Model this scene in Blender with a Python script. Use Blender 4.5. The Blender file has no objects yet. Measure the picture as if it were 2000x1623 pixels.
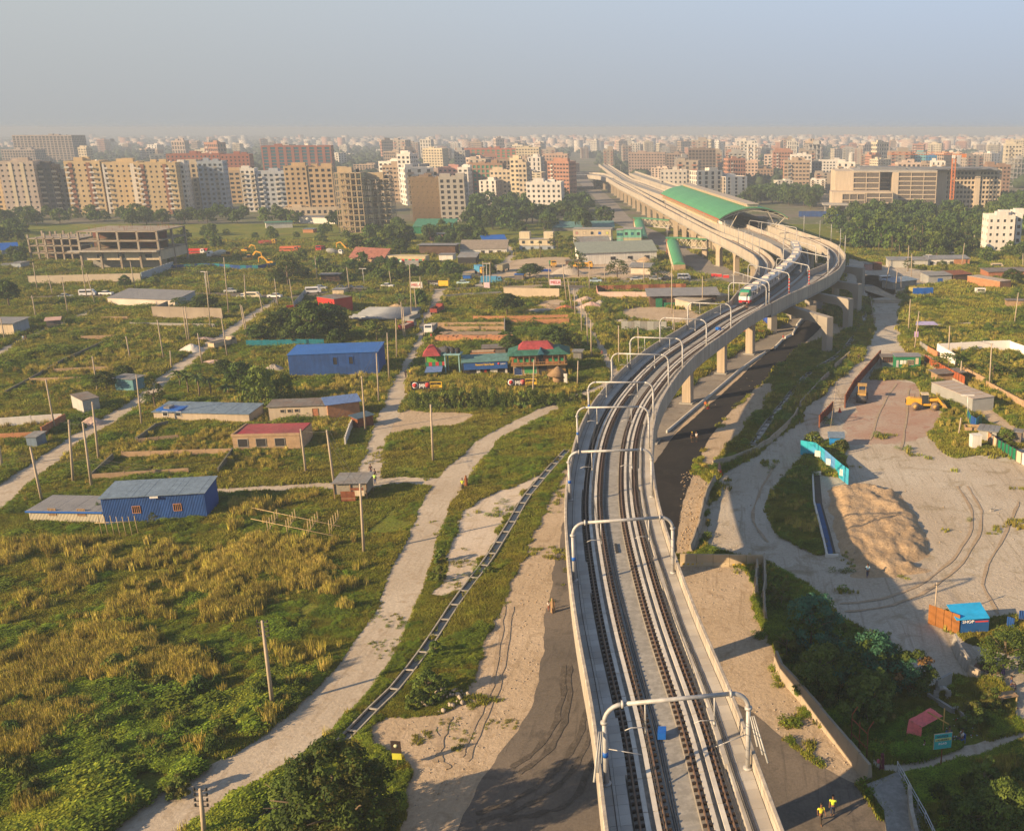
import bpy,bmesh,math,random
import numpy as np
from mathutils import Vector,Matrix
random.seed(7);rng = np.random.default_rng(7)
R_ = math.radians;PI = math.pi
sc = bpy.context.scene;C = sc.collection
# ---------------------------------------------------------------- camera, world, sun, exposure
H = 51.0;PITCH = R_(16.05);FPX = 1950.0;CX = 1400.0;CY = 811.5
cam = bpy.data.cameras.new('camera');camo = bpy.data.objects.new('camera',cam);C.objects.link(camo)
cam.sensor_width = 36;cam.lens = FPX/2000*36;cam.shift_x = -(CX-1000)/2000.0;cam.clip_start = 1;cam.clip_end = 40000
camo.location = (0,0,H);camo.rotation_euler = (PI/2-PITCH,0,0);sc.camera = camo
SUN_EL = R_(22);SUN_AZ = R_(237)          # azimuth clockwise from +Y
w = bpy.data.worlds.new('World');sc.world = w;w.use_nodes = True
nt = w.node_tree;nt.nodes.clear()
o_ = nt.nodes.new('ShaderNodeOutputWorld');bg = nt.nodes.new('ShaderNodeBackground');sky = nt.nodes.new('ShaderNodeTexSky')
sky.sky_type = 'NISHITA';sky.sun_disc = False;sky.sun_elevation = SUN_EL;sky.sun_rotation = SUN_AZ
sky.air_density = 1.0;sky.dust_density = 1.0;sky.ozone_density = 2.0;sky.altitude = 20
bg.inputs['Strength'].default_value = 0.067
def wn(t): return nt.nodes.new(t)
tcw = wn('ShaderNodeTexCoord');sepw = wn('ShaderNodeSeparateXYZ');nt.links.new(tcw.outputs['Generated'],sepw.inputs[0])
def wmap(src,a,b,c=0.0,d=1.0,smooth=True):
 r = wn('ShaderNodeMapRange');r.interpolation_type = 'SMOOTHSTEP' if smooth else 'LINEAR'
 for i,q in enumerate((a,b,c,d)): r.inputs[i+1].default_value = q
 nt.links.new(src,r.inputs[0]);return r.outputs[0]
def wmix(f,A,B):
 x = wn('ShaderNodeMix');x.data_type = 'RGBA';nt.links.new(f,x.inputs[0])
 for i,q in ((6,A),(7,B)):
  if hasattr(q,'links'): nt.links.new(q,x.inputs[i])
  else: x.inputs[i].default_value = (*q,1)
 return x.outputs[2]
# dusty evening air: grey at the horizon, paler and bluer above it, warmer towards the sun's side; the Nishita sky takes over higher up
low = wmix(wmap(sepw.outputs['X'],-.8,.35),(3.05,3.08,3.06),(2.95,3.14,3.42))
mid = wmix(wmap(sepw.outputs['X'],-.8,.35),(3.75,3.98,3.98),(3.60,4.30,5.35))
band = wmix(wmap(sepw.outputs['Z'],-.01,.13,smooth=False),low,mid)
full = wmix(wmap(sepw.outputs['Z'],.10,.6,0,.85),band,sky.outputs[0])
nt.links.new(full,bg.inputs[0]);nt.links.new(bg.outputs[0],o_.inputs[0])
sl = bpy.data.lights.new('sun','SUN');sl.energy = 5.0;sl.angle = R_(0.6);sl.color = (1.0,0.70,0.39)
so = bpy.data.objects.new('sun',sl);C.objects.link(so)
sd = Vector((math.sin(SUN_AZ)*math.cos(SUN_EL),math.cos(SUN_AZ)*math.cos(SUN_EL),math.sin(SUN_EL)))
so.rotation_euler = sd.to_track_quat('Z','Y').to_euler()
vs = sc.view_settings;vs.view_transform = 'Standard';vs.look = 'None';vs.gamma = 1;vs.use_curve_mapping = False;vs.exposure = 1.12
sc.cycles.max_bounces = 5;sc.cycles.diffuse_bounces = 2;sc.cycles.glossy_bounces = 2;sc.cycles.transmission_bounces = 2
sc.cycles.transparent_max_bounces = 4;sc.cycles.volume_bounces = 1;sc.cycles.caustics_reflective = False;sc.cycles.caustics_refractive = False
def G(u,v,z=0.0):
 """the point at height z that the photograph shows at pixel (u, v) of 2000 x 1623"""
 x = (u-CX)/FPX;y = -(v-CY)/FPX
 dy = math.cos(PITCH)+y*math.sin(PITCH);dz = -math.sin(PITCH)+y*math.cos(PITCH)
 t = (z-H)/dz
 return Vector((x*t,dy*t,z))
def ztop(u,v,p):
 """height above ground of pixel row v over ground point p"""
 y = -(v-CY)/FPX
 dy = math.cos(PITCH)+y*math.sin(PITCH);dz = -math.sin(PITCH)+y*math.cos(PITCH)
 return H + dz/dy*p[1]
# ---------------------------------------------------------------- objects
def tag(o,label=None,cat=None,group=None,kind=None):
 if label: o['label'] = label
 if cat: o['category'] = cat
 if group: o['group'] = group
 if kind: o['kind'] = kind
 return o
def thing(name,label,cat,loc=(0,0,0),rz=0.0,group=None):
 o = bpy.data.objects.new(name,None);C.objects.link(o);o.empty_display_size = 0.5
 o.location = loc;o.rotation_euler = (0,0,rz)
 return tag(o,label,cat,group)
def copy_tree(o,parent=None):
 c = o.copy();C.objects.link(c);c.parent = parent
 for ch in list(o.children): copy_tree(ch,c)
 return c
def dup(o,loc,rz=None,label=None,scale=None,group=None):
 c = copy_tree(o);c.location = loc
 if rz is not None: c.rotation_euler = (c.rotation_euler[0],c.rotation_euler[1],rz)
 if label: c['label'] = label
 if group: c['group'] = group
 if scale is not None: c.scale = (scale,)*3 if not hasattr(scale,'__len__') else scale
 return c
def link(name,me,parent=None,loc=None,kind=None):
 o = bpy.data.objects.new(name,me);C.objects.link(o)
 if parent is not None: o.parent = parent
 if loc is not None: o.location = loc
 if kind: o['kind'] = kind
 return o
class MB:
 def __init__(s): s.v = [];s.f = [];s.m = [];s.sm = []
 def add(s,vs,fs,mi=0,smooth=False):
  b = len(s.v);s.v += [tuple(p) for p in vs];s.f += [tuple(i+b for i in f) for f in fs]
  s.m += [mi]*len(fs);s.sm += [smooth]*len(fs);return s
 def box(s,x0,x1,y0,y1,z0,z1,mi=0,rz=0.0,c=(0,0)):
  p = [(x0,y0),(x1,y0),(x1,y1),(x0,y1)]
  if rz or c != (0,0):
   cs,sn = math.cos(rz),math.sin(rz);p = [(c[0]+x*cs-y*sn,c[1]+x*sn+y*cs) for x,y in p]
  return s.add([(x,y,z0) for x,y in p]+[(x,y,z1) for x,y in p],
                     [(3,2,1,0),(4,5,6,7),(0,1,5,4),(1,2,6,5),(2,3,7,6),(3,0,4,7)],mi)
 def hexa(s,p8,mi=0):
  return s.add(p8,[(3,2,1,0),(4,5,6,7),(0,1,5,4),(1,2,6,5),(2,3,7,6),(3,0,4,7)],mi)
 def prism(s,poly,z0,z1,mi=0):
  n = len(poly)
  return s.add([(p[0],p[1],z0) for p in poly]+[(p[0],p[1],z1) for p in poly],
                     [tuple(range(n-1,-1,-1)),tuple(range(n,2*n))]+[(i,(i+1) % n,n+(i+1) % n,n+i) for i in range(n)],mi)
 def prof(s,prof,x0,x1,mi=0,axis='x'):
  """extrude a profile (a,b) along x (a=y,b=z) or y (a=x,b=z)"""
  n = len(prof)
  f = (lambda t,a,b: (t,a,b)) if axis == 'x' else (lambda t,a,b: (a,t,b))
  vs = [f(x0,a,b) for a,b in prof]+[f(x1,a,b) for a,b in prof]
  fs = [tuple(range(n)),tuple(range(2*n-1,n-1,-1))]+[(i,n+i,n+(i+1) % n,(i+1) % n) for i in range(n)]
  return s.add(vs,fs,mi)
 def tube(s,pts,r,n=6,mi=0,cap=True,smooth=True):
  pts = [Vector(p) for p in pts];rr = r if hasattr(r,'__len__') else [r]*len(pts)
  rings = [];up = None
  for i,p in enumerate(pts):
   d = (pts[min(i+1,len(pts)-1)]-pts[max(i-1,0)]).normalized()
   a = Vector((0,0,1)) if abs(d.z) < .9 else Vector((1,0,0))
   x = d.cross(a).normalized();y = d.cross(x).normalized()
   if up is not None and x.dot(up) < 0: x = -x;y = -y
   up = x
   rings.append([p+(x*math.cos(2*PI*k/n)+y*math.sin(2*PI*k/n))*rr[i] for k in range(n)])
  vs = [q for g in rings for q in g];fs = []
  for i in range(len(pts)-1):
   for k in range(n):
    fs.append((i*n+k,i*n+(k+1) % n,(i+1)*n+(k+1) % n,(i+1)*n+k))
  if cap: fs += [tuple(range(n-1,-1,-1)),tuple((len(pts)-1)*n+k for k in range(n))]
  return s.add(vs,fs,mi,smooth)
 def bar(s,a,b,w,h=None,mi=0):
  a = Vector(a);b = Vector(b);h = h or w;d = (b-a).normalized()
  u = Vector((0,0,1)) if abs(d.z) < .95 else Vector((0,1,0))
  x = d.cross(u).normalized()*w/2;y = x.cross(d).normalized()*h/2
  return s.add([a-x-y,a+x-y,a+x+y,a-x+y,b-x-y,b+x-y,b+x+y,b-x+y],
                     [(3,2,1,0),(4,5,6,7),(0,1,5,4),(1,2,6,5),(2,3,7,6),(3,0,4,7)],mi)
 def cyl(s,x,y,z0,z1,r,r1=None,n=10,mi=0):
  return s.tube([(x,y,z0),(x,y,z1)],[r,r if r1 is None else r1],n,mi)
 def wheel(s,x,y,z,r,wd,mi=0,n=14):
  return s.tube([(x-wd/2,y,z),(x+wd/2,y,z)],r,n,mi)
 def blob(s,c,r,mi=0,seg=8,ring=5,jit=0.0,zs=1.0):
  vs = [];fs = []
  for i in range(ring+1):
   th = PI*i/ring
   for k in range(seg):
    ph = 2*PI*k/seg;q = r*(1+random.uniform(-jit,jit))
    vs.append((c[0]+q*math.sin(th)*math.cos(ph),c[1]+q*math.sin(th)*math.sin(ph),c[2]+q*zs*math.cos(th)))
  for i in range(ring):
   for k in range(seg): fs.append((i*seg+k,(i+1)*seg+k,(i+1)*seg+(k+1) % seg,i*seg+(k+1) % seg))
  return s.add(vs,fs,mi,True)
 def mesh(s,name,mats):
  me = bpy.data.meshes.new(name);me.from_pydata(s.v,[],s.f)
  for m in (mats if isinstance(mats,(list,tuple)) else [mats]): me.materials.append(m)
  me.polygons.foreach_set('material_index',s.m);me.polygons.foreach_set('use_smooth',s.sm);me.update();return me
 def build(s,name,mats,parent=None,kind=None,loc=None):
  return link(name,s.mesh(name,mats),parent,loc,kind)
def npmesh(name,verts,faces,mats,mi=None,smooth=False):
 verts = np.asarray(verts,np.float32).reshape(-1,3);faces = np.asarray(faces,np.int32);k = faces.shape[1]
 me = bpy.data.meshes.new(name);me.vertices.add(len(verts));me.vertices.foreach_set('co',verts.ravel())
 me.loops.add(faces.size);me.loops.foreach_set('vertex_index',faces.ravel())
 me.polygons.add(len(faces));me.polygons.foreach_set('loop_start',np.arange(len(faces),dtype=np.int32)*k)
 me.polygons.foreach_set('loop_total',np.full(len(faces),k,np.int32))
 for m in (mats if isinstance(mats,(list,tuple)) else [mats]): me.materials.append(m)
 if mi is not None: me.polygons.foreach_set('material_index',np.asarray(mi,np.int32))
 if smooth: me.polygons.foreach_set('use_smooth',np.ones(len(faces),bool))
 me.update(calc_edges=True);return me
# ---------------------------------------------------------------- materials
MATS = {}
def lin(h):
 if not isinstance(h,str): return tuple(h)
 c = [int(h[i:i+2],16)/255 for i in (0,2,4)]
 return tuple(x/12.92 if x <= .04045 else ((x+.055)/1.055)**2.4 for x in c)
def M(name,col=(.3,.3,.3),rough=.85,var=.18,scale=.8,col2=None,mix=.5,metal=0.0,wave=None,bump=0.0,bscale=6.0,spec=.3,brick=None,trans=0.0,rnd=0.0,c2scale=None,streak=0.0):
 if name in MATS: return MATS[name]
 m = bpy.data.materials.new(name);m.use_nodes = True;n = m.node_tree;N = n.nodes;L = n.links
 b = N['Principled BSDF'];b.inputs['Roughness'].default_value = rough;b.inputs['Metallic'].default_value = metal
 b.inputs['Specular IOR Level'].default_value = spec
 c = lin(col);geo = N.new('ShaderNodeNewGeometry')
 def noise(sc_,det=4,ro=.6,src=None):
  t = N.new('ShaderNodeTexNoise');t.inputs['Scale'].default_value = sc_;t.inputs['Detail'].default_value = det
  t.inputs['Roughness'].default_value = ro;L.new(src or geo.outputs['Position'],t.inputs['Vector']);return t.outputs['Fac']
 def ramp(f,a,bb,lo=.35,hi=.65):
  r = N.new('ShaderNodeMapRange');r.inputs[1].default_value = lo;r.inputs[2].default_value = hi
  r.inputs[3].default_value = a;r.inputs[4].default_value = bb;L.new(f,r.inputs[0]);return r.outputs[0]
 def mixc(fac,A,B,typ='MIX'):
  x = N.new('ShaderNodeMix');x.data_type = 'RGBA';x.blend_type = typ
  if hasattr(fac,'links'): L.new(fac,x.inputs[0])
  else: x.inputs[0].default_value = fac
  for i,q in ((6,A),(7,B)):
   if hasattr(q,'links'): L.new(q,x.inputs[i])
   else: x.inputs[i].default_value = (*q,1)
  return x.outputs[2]
 out = None
 base = c
 if col2 is not None:
  base = mixc(ramp(noise(c2scale or scale*.5,5,.65),0,1,.5-.25*(1-mix)-.02,.5+.12),c,lin(col2))
 v = mixc(ramp(noise(scale,6,.65),0,1,.3,.7),tuple([1-var]*3),tuple([1+var]*3))
 out = mixc(1.0,base,v,'MULTIPLY')
 if streak:
  mp0 = N.new('ShaderNodeMapping');mp0.inputs['Scale'].default_value = (1.6,1.6,.10);L.new(geo.outputs['Position'],mp0.inputs[0])
  out = mixc(1.0,out,mixc(ramp(noise(1.0,5,.65,mp0.outputs[0]),0,1,.42,.66),tuple([1-streak]*3),(1.0,1.0,1.0)),'MULTIPLY')
 if rnd:
  oi = N.new('ShaderNodeObjectInfo')
  hv = N.new('ShaderNodeHueSaturation');L.new(out,hv.inputs['Color'])
  L.new(ramp(oi.outputs['Random'],1-rnd,1+rnd,0,1),hv.inputs['Value'])
  L.new(ramp(oi.outputs['Random'],.5-rnd*.06,.5+rnd*.05,0,1),hv.inputs['Hue']);out = hv.outputs[0]
 L.new(out,b.inputs['Base Color'])
 hgt = None
 if wave:
  tc = N.new('ShaderNodeTexCoord');wv = N.new('ShaderNodeTexWave');wv.wave_type = 'BANDS';wv.bands_direction = wave[0]
  wv.inputs['Scale'].default_value = wave[1];wv.wave_profile = 'SIN';L.new(tc.outputs['Object'],wv.inputs['Vector'])
  bp = N.new('ShaderNodeBump');bp.inputs['Strength'].default_value = .9;bp.inputs['Distance'].default_value = wave[2] if len(wave) > 2 else .06
  L.new(wv.outputs['Fac'],bp.inputs['Height']);L.new(bp.outputs[0],b.inputs['Normal'])
  d = mixc(ramp(wv.outputs['Fac'],0,1,0,.5),tuple([.72]*3),tuple([1.0]*3));o2 = mixc(1.0,out,d,'MULTIPLY');L.new(o2,b.inputs['Base Color'])
 elif bump:
  bp = N.new('ShaderNodeBump');bp.inputs['Strength'].default_value = 1;bp.inputs['Distance'].default_value = bump
  L.new(noise(bscale,6,.7),bp.inputs['Height']);L.new(bp.outputs[0],b.inputs['Normal'])
 if brick:
  tc = N.new('ShaderNodeTexCoord');bt = N.new('ShaderNodeTexBrick')
  mp = N.new('ShaderNodeMapping');mp.inputs['Rotation'].default_value = (PI/2,0,0);L.new(tc.outputs['Object'],mp.inputs[0]);L.new(mp.outputs[0],bt.inputs['Vector'])
  bt.inputs['Scale'].default_value = brick;bt.inputs['Color1'].default_value = (.85,.85,.85,1);bt.inputs['Color2'].default_value = (1.1,1.05,1,1);bt.inputs['Mortar'].default_value = (.65,.65,.65,1)
  o2 = mixc(1.0,out,bt.outputs['Color'],'MULTIPLY');L.new(o2,b.inputs['Base Color'])
 if trans:
  tr = N.new('ShaderNodeBsdfTranslucent');mx = N.new('ShaderNodeMixShader');mx.inputs[0].default_value = trans
  src = b.inputs['Base Color'].links[0].from_socket;L.new(src,tr.inputs[0])
  L.new(b.outputs[0],mx.inputs[1]);L.new(tr.outputs[0],mx.inputs[2]);L.new(mx.outputs[0],N['Material Output'].inputs[0])
 MATS[name] = m;return m
# ---------------------------------------------------------------- haze
hb = MB().box(-9000,9000,-400,14500,-1.0,H+3.0)
hm = bpy.data.materials.new('haze_air');hm.use_nodes = True;hn = hm.node_tree;hn.nodes.clear()
ho = hn.nodes.new('ShaderNodeOutputMaterial');hv = hn.nodes.new('ShaderNodeVolumePrincipled')
hv.inputs['Density'].default_value = 0.00042;hv.inputs['Color'].default_value = (.44,.525,.66,1);hv.inputs['Anisotropy'].default_value = 0.0
hn.links.new(hv.outputs[0],ho.inputs['Volume'])
haze = hb.build('haze',hm);tag(haze,'pale evening haze over the whole city','haze',kind='stuff')
# common materials
conc = M('concrete_pale',(.44,.41,.36),var=.14,scale=.35,col2=(.34,.32,.29),mix=.4,bump=.01,streak=.25)
conc_d = M('concrete_grey',(.27,.265,.25),var=.18,scale=.4,bump=.01)
conc_w = M('concrete_white',(.55,.53,.49),var=.1,scale=.5)
white = M('white_paint',(.72,.70,.66),var=.1,scale=.4,streak=.25)
cream = M('cream_paint',(.60,.50,.36),var=.1,scale=.3,streak=.25)
dark = M('dark_interior',(.025,.025,.028),var=.2,rough=.9)
glass = M('dark_glass',(.03,.04,.05),rough=.15,spec=.6,var=.3,scale=.2)
brick = M('brick_red',(.36,.15,.08),var=.22,scale=1.2,brick=3.0)
brick_o = M('brick_orange',(.46,.22,.11),var=.2,scale=1.0,brick=3.0)
brick_t = M('brick_tan',(.38,.27,.17),var=.2,scale=1.0,brick=3.0)
rust = M('rusty_sheet',(.27,.09,.04),var=.3,streak=.3,scale=1.5,wave=('X',3.0,.04))
tin = M('tin_sheet',(.33,.36,.38),var=.16,scale=.8,rough=.55,wave=('X',2.2,.04),col2=(.26,.24,.22),mix=.3,streak=.25)
tin_d = M('tin_sheet_dull',(.25,.25,.24),var=.2,scale=.8,rough=.65,wave=('X',2.2,.04),col2=(.20,.15,.12),mix=.3,streak=.25)
tin_b = M('blue_grey_sheet',(.20,.28,.38),var=.12,scale=.6,rough=.5,wave=('X',2.2,.04),streak=.25)
blue = M('blue_sheet',(.02,.085,.32),var=.22,scale=.5,rough=.5,wave=('X',1.6,.08),streak=.25)
blue_p = M('blue_plain',(.01,.10,.42),var=.15,scale=.8,rough=.5)
teal = M('teal_sheet',(.01,.24,.33),var=.15,scale=.8,rough=.5,wave=('X',2.0,.05),streak=.25)
green_s = M('green_sheet',(.01,.20,.10),var=.12,scale=.8,rough=.5,wave=('X',2.0,.05),streak=.25)
steel = M('galvanised_steel',(.55,.56,.57),rough=.45,metal=.3,var=.08,scale=1)
steel_d = M('dark_steel',(.10,.095,.09),rough=.55,metal=.3,var=.2,scale=2)
wood = M('weathered_wood',(.28,.19,.11),var=.2,scale=2)
bamboo = M('bamboo',(.42,.32,.17),var=.2,scale=3)
black = M('black_rubber',(.02,.02,.02),rough=.8)
yel = M('yellow_paint',(.62,.33,.03),var=.12,scale=1,rough=.45)
red = M('red_paint',(.45,.03,.025),var=.12,scale=1,rough=.45)
wht = M('vehicle_white',(.72,.72,.72),var=.04,rough=.3,spec=.5)
silv = M('vehicle_silver',(.42,.44,.46),var=.04,rough=.3,spec=.5,metal=.3)
pole_m = M('pole_concrete',(.40,.33,.25),var=.14,scale=1.5)
# ================================================================ ground and roads
def grass_mat():
 m = bpy.data.materials.new('grass_ground');m.use_nodes = True;n = m.node_tree;N = n.nodes;L = n.links
 b = N['Principled BSDF'];b.inputs['Roughness'].default_value = .95;b.inputs['Specular IOR Level'].default_value = .1
 geo = N.new('ShaderNodeNewGeometry')
 def noise(s,d=5,r=.6):
  t = N.new('ShaderNodeTexNoise');t.inputs['Scale'].default_value = s;t.inputs['Detail'].default_value = d;t.inputs['Roughness'].default_value = r
  L.new(geo.outputs['Position'],t.inputs['Vector']);return t.outputs['Fac']
 def rmp(f,lo,hi):
  r = N.new('ShaderNodeMapRange');r.inputs[1].default_value = lo;r.inputs[2].default_value = hi;L.new(f,r.inputs[0]);return r.outputs[0]
 def mx(f,A,B,t='MIX'):
  x = N.new('ShaderNodeMix');x.data_type = 'RGBA';x.blend_type = t;L.new(f,x.inputs[0])
  for i,q in ((6,A),(7,B)):
   if hasattr(q,'links'): L.new(q,x.inputs[i])
   else: x.inputs[i].default_value = (*q,1)
  return x.outputs[2]
 a = mx(rmp(noise(.045),.42,.6),(.11,.135,.02),(.21,.19,.035))
 a = mx(rmp(noise(.35),.4,.62),a,(.13,.165,.022))
 a = mx(rmp(noise(.09,6,.7),.60,.70),a,(.22,.18,.08))
 v = mx(rmp(noise(2.3,6,.75),.3,.7),(.5,.5,.5),(1.5,1.5,1.4));x = N.new('ShaderNodeMix');x.data_type = 'RGBA';x.blend_type = 'MULTIPLY';x.inputs[0].default_value = 1
 L.new(a,x.inputs[6]);L.new(v,x.inputs[7]);L.new(x.outputs[2],b.inputs['Base Color'])
 bp = N.new('ShaderNodeBump');bp.inputs['Distance'].default_value = .35;L.new(noise(1.6,7,.75),bp.inputs['Height']);L.new(bp.outputs[0],b.inputs['Normal'])
 return m
def dirt_mat(name,c1,c2,c3,s=.12,fine=3.0,bump=.06,tracks=0.0):
 m = bpy.data.materials.new(name);m.use_nodes = True;n = m.node_tree;N = n.nodes;L = n.links
 b = N['Principled BSDF'];b.inputs['Roughness'].default_value = .95;b.inputs['Specular IOR Level'].default_value = .1
 geo = N.new('ShaderNodeNewGeometry')
 def noise(s,d=5,r=.6,dist=0.0,vec=None):
  t = N.new('ShaderNodeTexNoise');t.inputs['Scale'].default_value = s;t.inputs['Detail'].default_value = d;t.inputs['Roughness'].default_value = r
  t.inputs['Distortion'].default_value = dist;L.new(vec or geo.outputs['Position'],t.inputs['Vector']);return t.outputs['Fac']
 def rmp(f,lo,hi):
  r = N.new('ShaderNodeMapRange');r.inputs[1].default_value = lo;r.inputs[2].default_value = hi;L.new(f,r.inputs[0]);return r.outputs[0]
 def mx(f,A,B,t='MIX'):
  x = N.new('ShaderNodeMix');x.data_type = 'RGBA';x.blend_type = t;L.new(f,x.inputs[0])
  for i,q in ((6,A),(7,B)):
   if hasattr(q,'links'): L.new(q,x.inputs[i])
   else: x.inputs[i].default_value = (*q,1)
  return x.outputs[2]
 a = mx(rmp(noise(s),.4,.62),c1,c2)
 a = mx(rmp(noise(s*4,6,.7,.6),.52,.68),a,c3)
 if tracks:
  mp = N.new('ShaderNodeMapping');mp.inputs['Rotation'].default_value = (0,0,.5);mp.inputs['Scale'].default_value = (1.3,.09,1);L.new(geo.outputs['Position'],mp.inputs[0])
  a = mx(rmp(noise(tracks,5,.65,1.0,mp.outputs[0]),.54,.80),a,tuple(k*.85 for k in c3))
 v = mx(rmp(noise(fine,7,.75),.3,.7),(.80,.80,.80),(1.2,1.2,1.2));x = N.new('ShaderNodeMix');x.data_type = 'RGBA';x.blend_type = 'MULTIPLY';x.inputs[0].default_value = 1
 L.new(a,x.inputs[6]);L.new(v,x.inputs[7]);L.new(x.outputs[2],b.inputs['Base Color'])
 bp = N.new('ShaderNodeBump');bp.inputs['Distance'].default_value = bump;L.new(noise(fine*.7,7,.7,.4),bp.inputs['Height']);L.new(bp.outputs[0],b.inputs['Normal'])
 return m
m_grass = grass_mat()
m_road = dirt_mat('pale_road_dirt',(.39,.335,.265),(.45,.395,.32),(.33,.265,.19),tracks=.8)
m_dirt = dirt_mat('sandy_dirt',(.40,.315,.22),(.46,.37,.27),(.31,.235,.155),tracks=1.0,bump=.1)
m_sand = dirt_mat('pale_sand',(.50,.44,.37),(.46,.39,.31),(.38,.31,.22),tracks=.7)
m_yard = dirt_mat('cement_dust_yard',(.39,.335,.265),(.45,.41,.345),(.28,.235,.165),s=.06,tracks=.8,bump=.12)
m_red = dirt_mat('brick_dust_dirt',(.33,.22,.17),(.36,.29,.235),(.29,.155,.115),s=.12)
m_asph = dirt_mat('fresh_asphalt',(.022,.022,.024),(.028,.027,.028),(.036,.034,.033),fine=5,bump=.02)
m_asph2 = dirt_mat('dusty_asphalt',(.125,.11,.095),(.17,.145,.12),(.09,.08,.07),s=.08,fine=4,bump=.03,tracks=1.2)
m_conc_road = dirt_mat('concrete_road',(.20,.185,.17),(.26,.235,.205),(.15,.13,.12),fine=4,bump=.02)
m_far = dirt_mat('city_ground',(.16,.14,.11),(.10,.12,.05),(.22,.20,.17),s=.02,fine=.5)
EXCL = []   # polygons (numpy) on which nothing grows
def add_excl(pts): EXCL.append(np.array([(p[0],p[1]) for p in pts]))
def inpoly(P,poly):
 x,y = P[:,0],P[:,1];r = np.zeros(len(P),bool)
 mnx,mny = poly.min(0);mxx,mxy = poly.max(0)
 c = (x >= mnx) & (x <= mxx) & (y >= mny) & (y <= mxy)
 idx = np.nonzero(c)[0]
 if not len(idx): return r
 xx,yy = x[idx],y[idx];q = np.zeros(len(idx),bool);n = len(poly);j = n-1
 for i in range(n):
  xi,yi = poly[i];xj,yj = poly[j]
  if yi != yj:
   t = ((yi > yy) != (yj > yy)) & (xx < (xj-xi)*(yy-yi)/(yj-yi)+xi);q ^= t
  j = i
 r[idx] = q;return r
def ragged(pts,amp=.35,step=None):
 """close outline with uneven worn edges"""
 out = [];n = len(pts)
 for i in range(n):
  a = pts[i];b = pts[(i+1) % n];d = b-a;L_ = d.length
  st = step or max(.7,a.y/180.0);k = max(1,int(L_/st));nn = Vector((-d.y,d.x,0)).normalized()
  for j in range(k):
   p = a+d*(j/k);q = math.sin(p.x*.9+p.y*1.3)*.5+math.sin(p.x*.31-p.y*.47)*.8+random.uniform(-.5,.5)
   out.append(p+nn*q*amp)
 return out
def sheet(name,pts,z,mat,excl=True,kind='structure',parent=None):
 bm = bmesh.new();vs = [bm.verts.new((p.x,p.y,z)) for p in pts]
 es = [bm.edges.new((vs[i],vs[(i+1) % len(vs)])) for i in range(len(vs))]
 bmesh.ops.triangle_fill(bm,use_beauty=True,use_dissolve=False,edges=es)
 for f in bm.faces:
  if f.normal.z < 0: f.normal_flip()
 me = bpy.data.meshes.new(name);bm.to_mesh(me);bm.free();me.materials.append(mat)
 o = link(name,me,parent,kind=kind)
 if excl: add_excl(pts)
 return o
def pxpoly(name,px,z,mat,amp=.35,**k):
 P = [G(u,v) for u,v in px];n = len(P);out = []
 for i in range(n):
  p1,p2 = P[i],P[(i+1) % n]
  for q in range(4): t = q/4;out.append(p1.lerp(p2,t))
 for _ in range(3): out = [(out[i-1]+out[i]*2+out[(i+1) % len(out)])/4 for i in range(len(out))]
 return sheet(name,ragged(out,amp),z,mat,**k)
def catmull(P,n=6):
 P = [Vector(p) for p in P];out = []
 for i in range(len(P)-1):
  p0 = P[max(i-1,0)];p1 = P[i];p2 = P[i+1];p3 = P[min(i+2,len(P)-1)]
  for k in range(n):
   t = k/n
   out.append(.5*((2*p1)+(p2-p0)*t+(2*p0-5*p1+4*p2-p3)*t*t+(3*p1-p0-3*p2+p3)*t**3))
 out.append(P[-1]);return out
def strip(name,px,z,mat,amp=.3,kind='structure'):
 c = [];wd = 4
 for q in px:
  if len(q) > 2: wd = q[2]
  g = G(q[0],q[1]);c.append(Vector((g.x,g.y,wd)))
 c = catmull(c,6);L_ = [];R__ = []
 for i,p in enumerate(c):
  a = c[max(i-1,0)];b = c[min(i+1,len(c)-1)];d = Vector((b.x-a.x,b.y-a.y,0)).normalized();n = Vector((-d.y,d.x,0))
  L_.append(Vector((p.x,p.y,0))+n*p.z/2);R__.append(Vector((p.x,p.y,0))-n*p.z/2)
 # quad strip with worn edges
 vs = [];fs = []
 for i in range(len(c)):
  ja = math.sin(i*1.7)*.5+random.uniform(-.5,.5);jb = math.sin(i*1.3+2)*.5+random.uniform(-.5,.5)
  n = (L_[i]-R__[i]).normalized()
  a = L_[i]+n*ja*amp;b = R__[i]+n*jb*amp;vs += [(a.x,a.y,z),(b.x,b.y,z)]
  if i: fs.append((2*i-2,2*i-1,2*i+1,2*i))
 add_excl(L_+R__[::-1])
 me = bpy.data.meshes.new(name);me.from_pydata(vs,[],[f[::-1] for f in fs] if False else fs);me.materials.append(mat);me.update()
 return link(name,me,kind=kind)
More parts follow.
